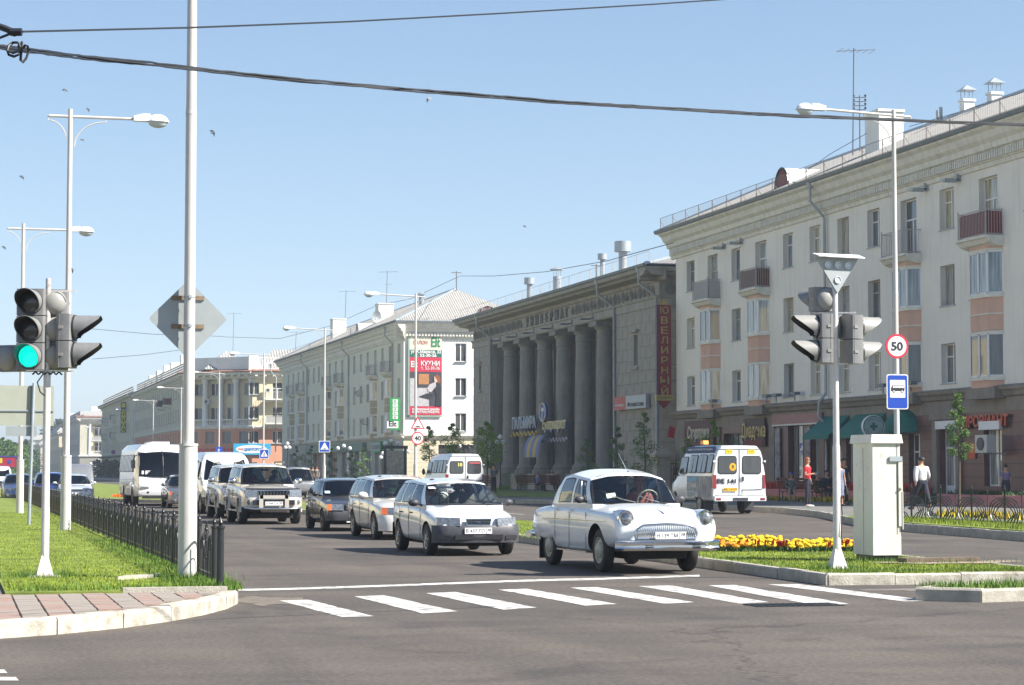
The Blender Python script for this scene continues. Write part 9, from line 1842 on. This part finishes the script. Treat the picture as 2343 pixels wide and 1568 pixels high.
# ---- PLANTS
import numpy as np
rng=np.random.default_rng(5)
def blades(name,pts,zs_,h0,h1,w,m,lean=.35):
 n=len(pts);a=rng.uniform(0,2*pi,n);h=rng.uniform(h0,h1,n);hw=w*rng.uniform(.6,1.3,n)/2;l=h*lean*rng.uniform(-1,1,(2,n));x,y=pts[:,0],pts[:,1]
 V=np.empty((n,3,3));V[:,0]=np.stack([x-np.cos(a)*hw,y-np.sin(a)*hw,np.full(n,zs_)],1);V[:,1]=np.stack([x+np.cos(a)*hw,y+np.sin(a)*hw,np.full(n,zs_)],1);V[:,2]=np.stack([x+l[0],y+l[1],zs_+h],1)
 me=bpy.data.meshes.new(name);me.vertices.add(3*n);me.vertices.foreach_set('co',V.ravel());me.loops.add(3*n);me.loops.foreach_set('vertex_index',np.arange(3*n));me.polygons.add(n);me.polygons.foreach_set('loop_start',np.arange(0,3*n,3));me.update(calc_edges=True);me.materials.append(m)
 return tag(link(bpy.data.objects.new(name,me)),kind='stuff')
def rect(n,x0,x1,y0,y1,p=1.0):u=rng.uniform(0,1,n)**p;return np.stack([rng.uniform(x0,x1,n),y0+(y1-y0)*u],1)
GR=mat('grass_blades',(.13,.20,.02),.6,var=.3,scale=1.4,col2=(.31,.38,.045),spec=.25);GR2=mat('dark_grass',(.06,.14,.02),.6,var=.3,scale=4,col2=(.16,.27,.04),spec=.3)
L_=rect(46000,.62,3.28,26.2,75,2.0);L_=L_[(L_[:,1] > 26.35)]
blades('lawn_grass',L_,ZL+.005,.015,.042,.014,GR);t1=np.concatenate([rng.normal((BIG[0],BIG[1]),(.22,.2),(900,2)),rng.normal((SLx,SLy),(.28,.18),(700,2)),rect(2600,3.0,3.38,26.3,40,1.6),rect(900,.7,3.3,26.15,26.7),np.clip(rng.normal((3.25,26.5),(.09,.25),(400,2)),(0,26.1),(3.36,28)),rect(2600,2.6,3.3,26.5,45,1.5)])
blades('tall_grass_tufts',t1,ZL,.04,.13,.011,GR2)
Mg=rect(60000,12.0,15.9,28.3,75,1.9);ok=(Mg[:,0] < 15.5+(Mg[:,1] > 36)*.4) & (((Mg[:,0]-ax)/1.2)**2+((Mg[:,1]-ay)/.5)**2 > rng.uniform(.5,1.1,len(Mg)))
blades('median_grass',Mg[ok],ZM-.01,.015,.038,.014,GR);blades('median_weeds',np.concatenate([rng.normal((SRx,SRy),(.2,.2),(700,2)),rng.normal((CX+.2,CY),(.35,.15),(600,2)),rect(900,12.0,15.4,28.3,28.9),rng.normal((ax,ay),(.7,.3),(300,2)),rect(700,11.95,12.2,28.6,45)]),ZM-.01,.03,.11,.012,GR2)
Ig=rect(5000,11.7,16.5,24.5,26.2);Ig=Ig[(Ig[:,1] > 24.35+(Ig[:,0]-11.7)*.16) & (Ig[:,1] < 25.3+(Ig[:,0]-11.7)*.19)];blades('island_grass',Ig,.15,.03,.11,.014,GR2)
Vg=rect(14000,23.6,26.8,38,59);Vg=Vg[Vg[:,0] > 23.2+(Vg[:,1]-40)*.10];blades('verge_grass',Vg,ZP+.03,.04,.13,.018,GR)
fb=thing('flower_bed','bed of yellow marigolds and red salvia on the median beside the vintage saloon','flower bed',(0,0,0));mg=MB();mg.sph((0,0,0),.052,9,6,sc=(1,1,.6));
for i in range(9):a=2*pi*i/9;mg.add([(cos(a-.3)*.03,sin(a-.3)*.03,-.01),(cos(a)*.062,sin(a)*.062,.005),(cos(a+.3)*.03,sin(a+.3)*.03,-.01),(cos(a)*.03,sin(a)*.03,.03)],[(0,1,3),(1,2,3)])
mgm=mg.mesh('marigold',mat('marigold_yellow',(.80,.56,.01),.6,var=.2,scale=12),70);mgo=mgm.copy();mgo.materials[0]=mat('marigold_orange',(.7,.28,.01),.6,var=.2,scale=12)
sv=MB();[sv.add([(-.02,0,.02*i),(.02,0,.02*i),(0,.02,.02*i+.03),(0,-.02,.02*i+.03)],[(0,1,2),(1,0,3)]) for i in range(5)];svm=sv.mesh('salvia',mat('salvia_red',(.50,.02,.01),.6,var=.2));lf=[]
for i in range(330):
 x=12.75+3.05*(i % 110)/110+rnd.uniform(-.06,.06);y=36.9+(i//110)*.5+rnd.gauss(0,.15)-(.25*(x-13));z=ZM+.10+.045*(i//110)+rnd.uniform(-.03,.04);k_=sin(x*5)+sin(x*2.3+y)
 if i < 290:o=part('marigold',mgo if k_ < -1.6 else mgm,None,fb,loc=(x,y,z));o.rotation_euler=(rnd.uniform(-.5,.5),rnd.uniform(-.5,.5),rnd.random()*6);o.scale=(rnd.uniform(.8,1.15),)*3
 lf += [(x+rnd.gauss(0,.06),y+rnd.gauss(0,.08)) for _ in range(14)]
for i in range(60):x=rnd.choice([13.0,13.9,14.3,15.4])+rnd.gauss(0,.16);part('salvia',svm,None,fb,loc=(x,36.75-.25*(x-13)+rnd.gauss(0,.08),ZM+.06+rnd.uniform(0,.06)))
o=blades('flower_leaves',np.array(lf),ZM,.04,.11,.03,M['leafd'],.8);o.parent=fb
def leafball(mb,c,r,n,ls,rs=1.0,drop=0):
 for _ in range(n):
  d=Vector((rnd.gauss(0,1),rnd.gauss(0,1),rnd.gauss(0,1)));d=d.normalized()*r*rnd.random()**.45;p=Vector(c)+Vector((d.x,d.y,d.z*rs));a=rnd.uniform(0,2*pi);t=rnd.uniform(-.9,.9);l=ls*rnd.uniform(.6,1.3);u=Vector((cos(a),sin(a),t-drop)).normalized()*l;v=u.cross(Vector((rnd.gauss(0,1),rnd.gauss(0,1),rnd.gauss(0,1)))).normalized()*l*.42
  mb.add([p-u*.5,p+v*.5,p+u*.5,p-v*.5],[(0,1,2,3)])
def tree(lab,X,Y,h,w,n,ls,m,z0=ZP,name='young_tree',cat='tree',grp=None,blobs=9,low=.3,conic=False,r=.04):
 o=thing(name,lab,cat,(X,Y,z0),0,grp);tr=MB();tr.tube([(0,0,0),(.03*w,0,h*.4),(0,.04*w,h*.75),(0,0,h*.97)],[r*1.3,r,r*.6,r*.2],7);cr=MB()
 for i in range(blobs):
  f=(i+.5)/blobs;z=h*(low+(1-low)*f*.97);rr=w*.5*(sin(pi*min(1,f*.85+.18))**.7 if not conic else 1.05-f)*rnd.uniform(.7,1.1);a=i*2.4+rnd.random();d=rr*.62;c=(cos(a)*d,sin(a)*d,z);tr.tube([(0,0,z-.25*rr-.1),c],[r*.4,r*.12],4);leafball(cr,c,max(.16,rr*.62),n//blobs,ls,.8)
 part('trunk',tr,M['bark'],o,60);part('crown',cr,m,o);return o
def tpx(lab,x,ytop,X,w,n,m,ls=.15,**k):Y=YX(x,X);return tree(lab,X,Y,zat(x,ytop,X,Y)-ZP,w,n,ls,m,**k)
tpx('slender dark young tree in front of the door beside ПРОВИАНТ',2193,897,36.5,.95,3400,M['leafm'],.09,low=.42,blobs=14)
tpx('young tree with bright leaves growing before the left end of the grey store',1113,962,33,2.3,2400,M['leafl'],.17,low=.35,blobs=12,grp='young street trees');tpx('young tree in front of the white end wall, nearest the store',1034,966,33.5,2.1,2000,M['leafl'],.16,low=.4,blobs=11,grp='young street trees');tpx('young tree just right of the round 40 sign',981,972,33,1.5,1500,M['leafl'],.15,low=.4,blobs=10,grp='young street trees')
tpx('small young tree between the third and fourth store columns',1343,1000,33.5,1.2,900,M['leafm'],.13,low=.3,grp='young street trees');tpx('young tree right of the last store column',1411,972,33.5,1.3,1200,M['leafm'],.13,low=.25,grp='young street trees');tpx('tallest young tree below the photo shop board',1474,938,33.5,1.4,1400,M['leafm'],.13,low=.25,blobs=12,grp='young street trees')
tpx('young tree covering the end of the Сюрприз sign',1633,958,37,1.4,1300,M['leafl'],.13,low=.3,blobs=10,grp='young street trees');tpx('small young tree below the red flag',1572,1000,37,1.2,800,M['leafl'],.13,low=.3,grp='young street trees')
for x,y,l in ((677,1018,'leafy young tree nearest the far end of the pale house'),(712,1016,'second young tree along the pale house'),(757,1022,'third young tree along the pale house, right of the bump sign pole'),(802,1030,'fourth young tree along the pale house, by the globe lamp'),(832,1022,'fifth young tree along the pale house')):tpx(l,x,y,37,1.5,900,M['leafm'],.18,low=.15,grp='young trees along the pale house')
for x,l in ((222,'dark bushy tree farthest left before the long grey beige house'),(243,'dark bushy tree left of the bus, middle one'),(262,'dark bushy tree beside the bus and the no stopping sign')):tpx(l,x,1050,28,3.4,2600,M['leafd'],.32,low=.05,blobs=12,grp='bushy trees left of the bus',r=.12)
def far_tree(lab,x,ytop,D,w,n,ls,m,**k):s=4964/D;p_=Fv*D+Rv*((x-1171)/s);tree(lab,p_.x,p_.y,1.6+(1076-ytop)/s,w,n,ls,m,z0=0,name='big_tree',r=.35,**k)
far_tree('large leafy tree at the left edge below the guide board',8,998,430,9,6500,.55,M['leafm'],blobs=16,low=.05);far_tree('broad leafy tree right of the leftmost one at the street end',36,1010,440,9,6000,.55,M['leafm'],blobs=16,low=.05);far_tree('dark tree behind the third lamp pole at the street end',60,1002,470,8,5000,.5,M['leafd'],blobs=14,low=.05)
far_tree('dark pine rising above the distant roofs between two lamp poles',131,957,760,13,2600,.9,M['leafd'],blobs=12,low=.5)
def bush(lab,x,y,w,h,m,n=900,ls=.1):l=gp(x,y);o=thing('bush',lab,'bush',l,0,'low bushes before the store');c=MB();[leafball(c,(rnd.uniform(-w/2,w/2),rnd.uniform(-.3,.3),h*rnd.uniform(.3,.75)),h*.4,n//6,ls) for _ in range(6)];part('foliage',c,m,o)
bush('yellow green bush left of the benches before the store',1182,1122,1.7,1.4,M['leafl']);bush('small yellow green bush at the foot of the globe lamp',1150,1124,.7,.5,M['leafl'],300)
o=thing('flower_bed','raised bed with pink kerb and red flowers behind the bus stop benches','flower bed',(38.2,92,ZP));part('pink_kerb',MB().box(-.1,.1,-9,12,0,.5),mat('pink_kerb',(.5,.2,.2),.8),o);part('soil',MB().box(.1,2.2,-9,12,0,.42),M['soil'],o)
c=blades('red_flowers',rect(2600,38.2,39.6,83.5,103),ZP+.42,.2,.5,.12,mat('red_petals',(.55,.02,.02),.6),.3);c.parent=o;c.location=(-38.2,-92,-ZP);c=blades('flower_leaves',rect(2600,38.2,39.6,83.5,103),ZP+.42,.1,.35,.1,M['leafd'],.5);c.parent=o;c.location=(-38.2,-92,-ZP)
def strip(lab,x0,x1,y0,y1,n):o=blades('yellow_flowers',rect(n,x0,x1,y0,y1),ZP,.12,.3,.07,mat('yellow_petals',(.6,.42,.01),.6),.3);blades('flower_leaves',rect(n*2,x0,x1,y0,y1),ZP,.08,.24,.06,M['leafd'],.5)
strip('',36.9,37.9,84,104,900);strip('',29.0,30.2,44,62,700)
o=thing('flower_bed','low raised bed with pink kerb along the maroon shop wall at the right','flower bed',(38.4,72,ZP));part('pink_kerb',MB().box(-.1,.1,-6,8.5,0,.45),MATS['pink_kerb'],o);part('soil',MB().box(.1,1.6,-6,8.5,0,.38),M['soil'],o);c=blades('flower_leaves',rect(3000,38.5,39.9,66.2,80.3),ZP+.38,.06,.28,.08,M['leafd'],.6);c.parent=o;c.location=(-38.4,-72,-ZP)
c=blades('orange_flowers',rect(1500,8.5,15,119,122),ZM,.05,.16,.10,mat('orange_petals',(.65,.12,.01),.6),.3)
hz=MB().box(-1505,1505,-405,3205,-1.05,45);me=hz.mesh('haze',mat('unused',(1,1,1),1,var=0));hm_=bpy.data.materials.new('haze');hm_.use_nodes=True;nt=hm_.node_tree;nt.nodes.remove(nt.nodes['Principled BSDF']);pv=nt.nodes.new('ShaderNodeVolumePrincipled');pv.inputs['Color'].default_value=(.80,.88,1,1);pv.inputs['Density'].default_value=HAZE;pv.inputs['Anisotropy'].default_value=.3;nt.links.new(pv.outputs[0],nt.nodes['Material Output'].inputs['Volume']);me.materials.clear();me.materials.append(hm_)
if HAZE > 0:tag(link(bpy.data.objects.new('haze',me)),kind='stuff')
bpy.data.scenes.remove(TS)
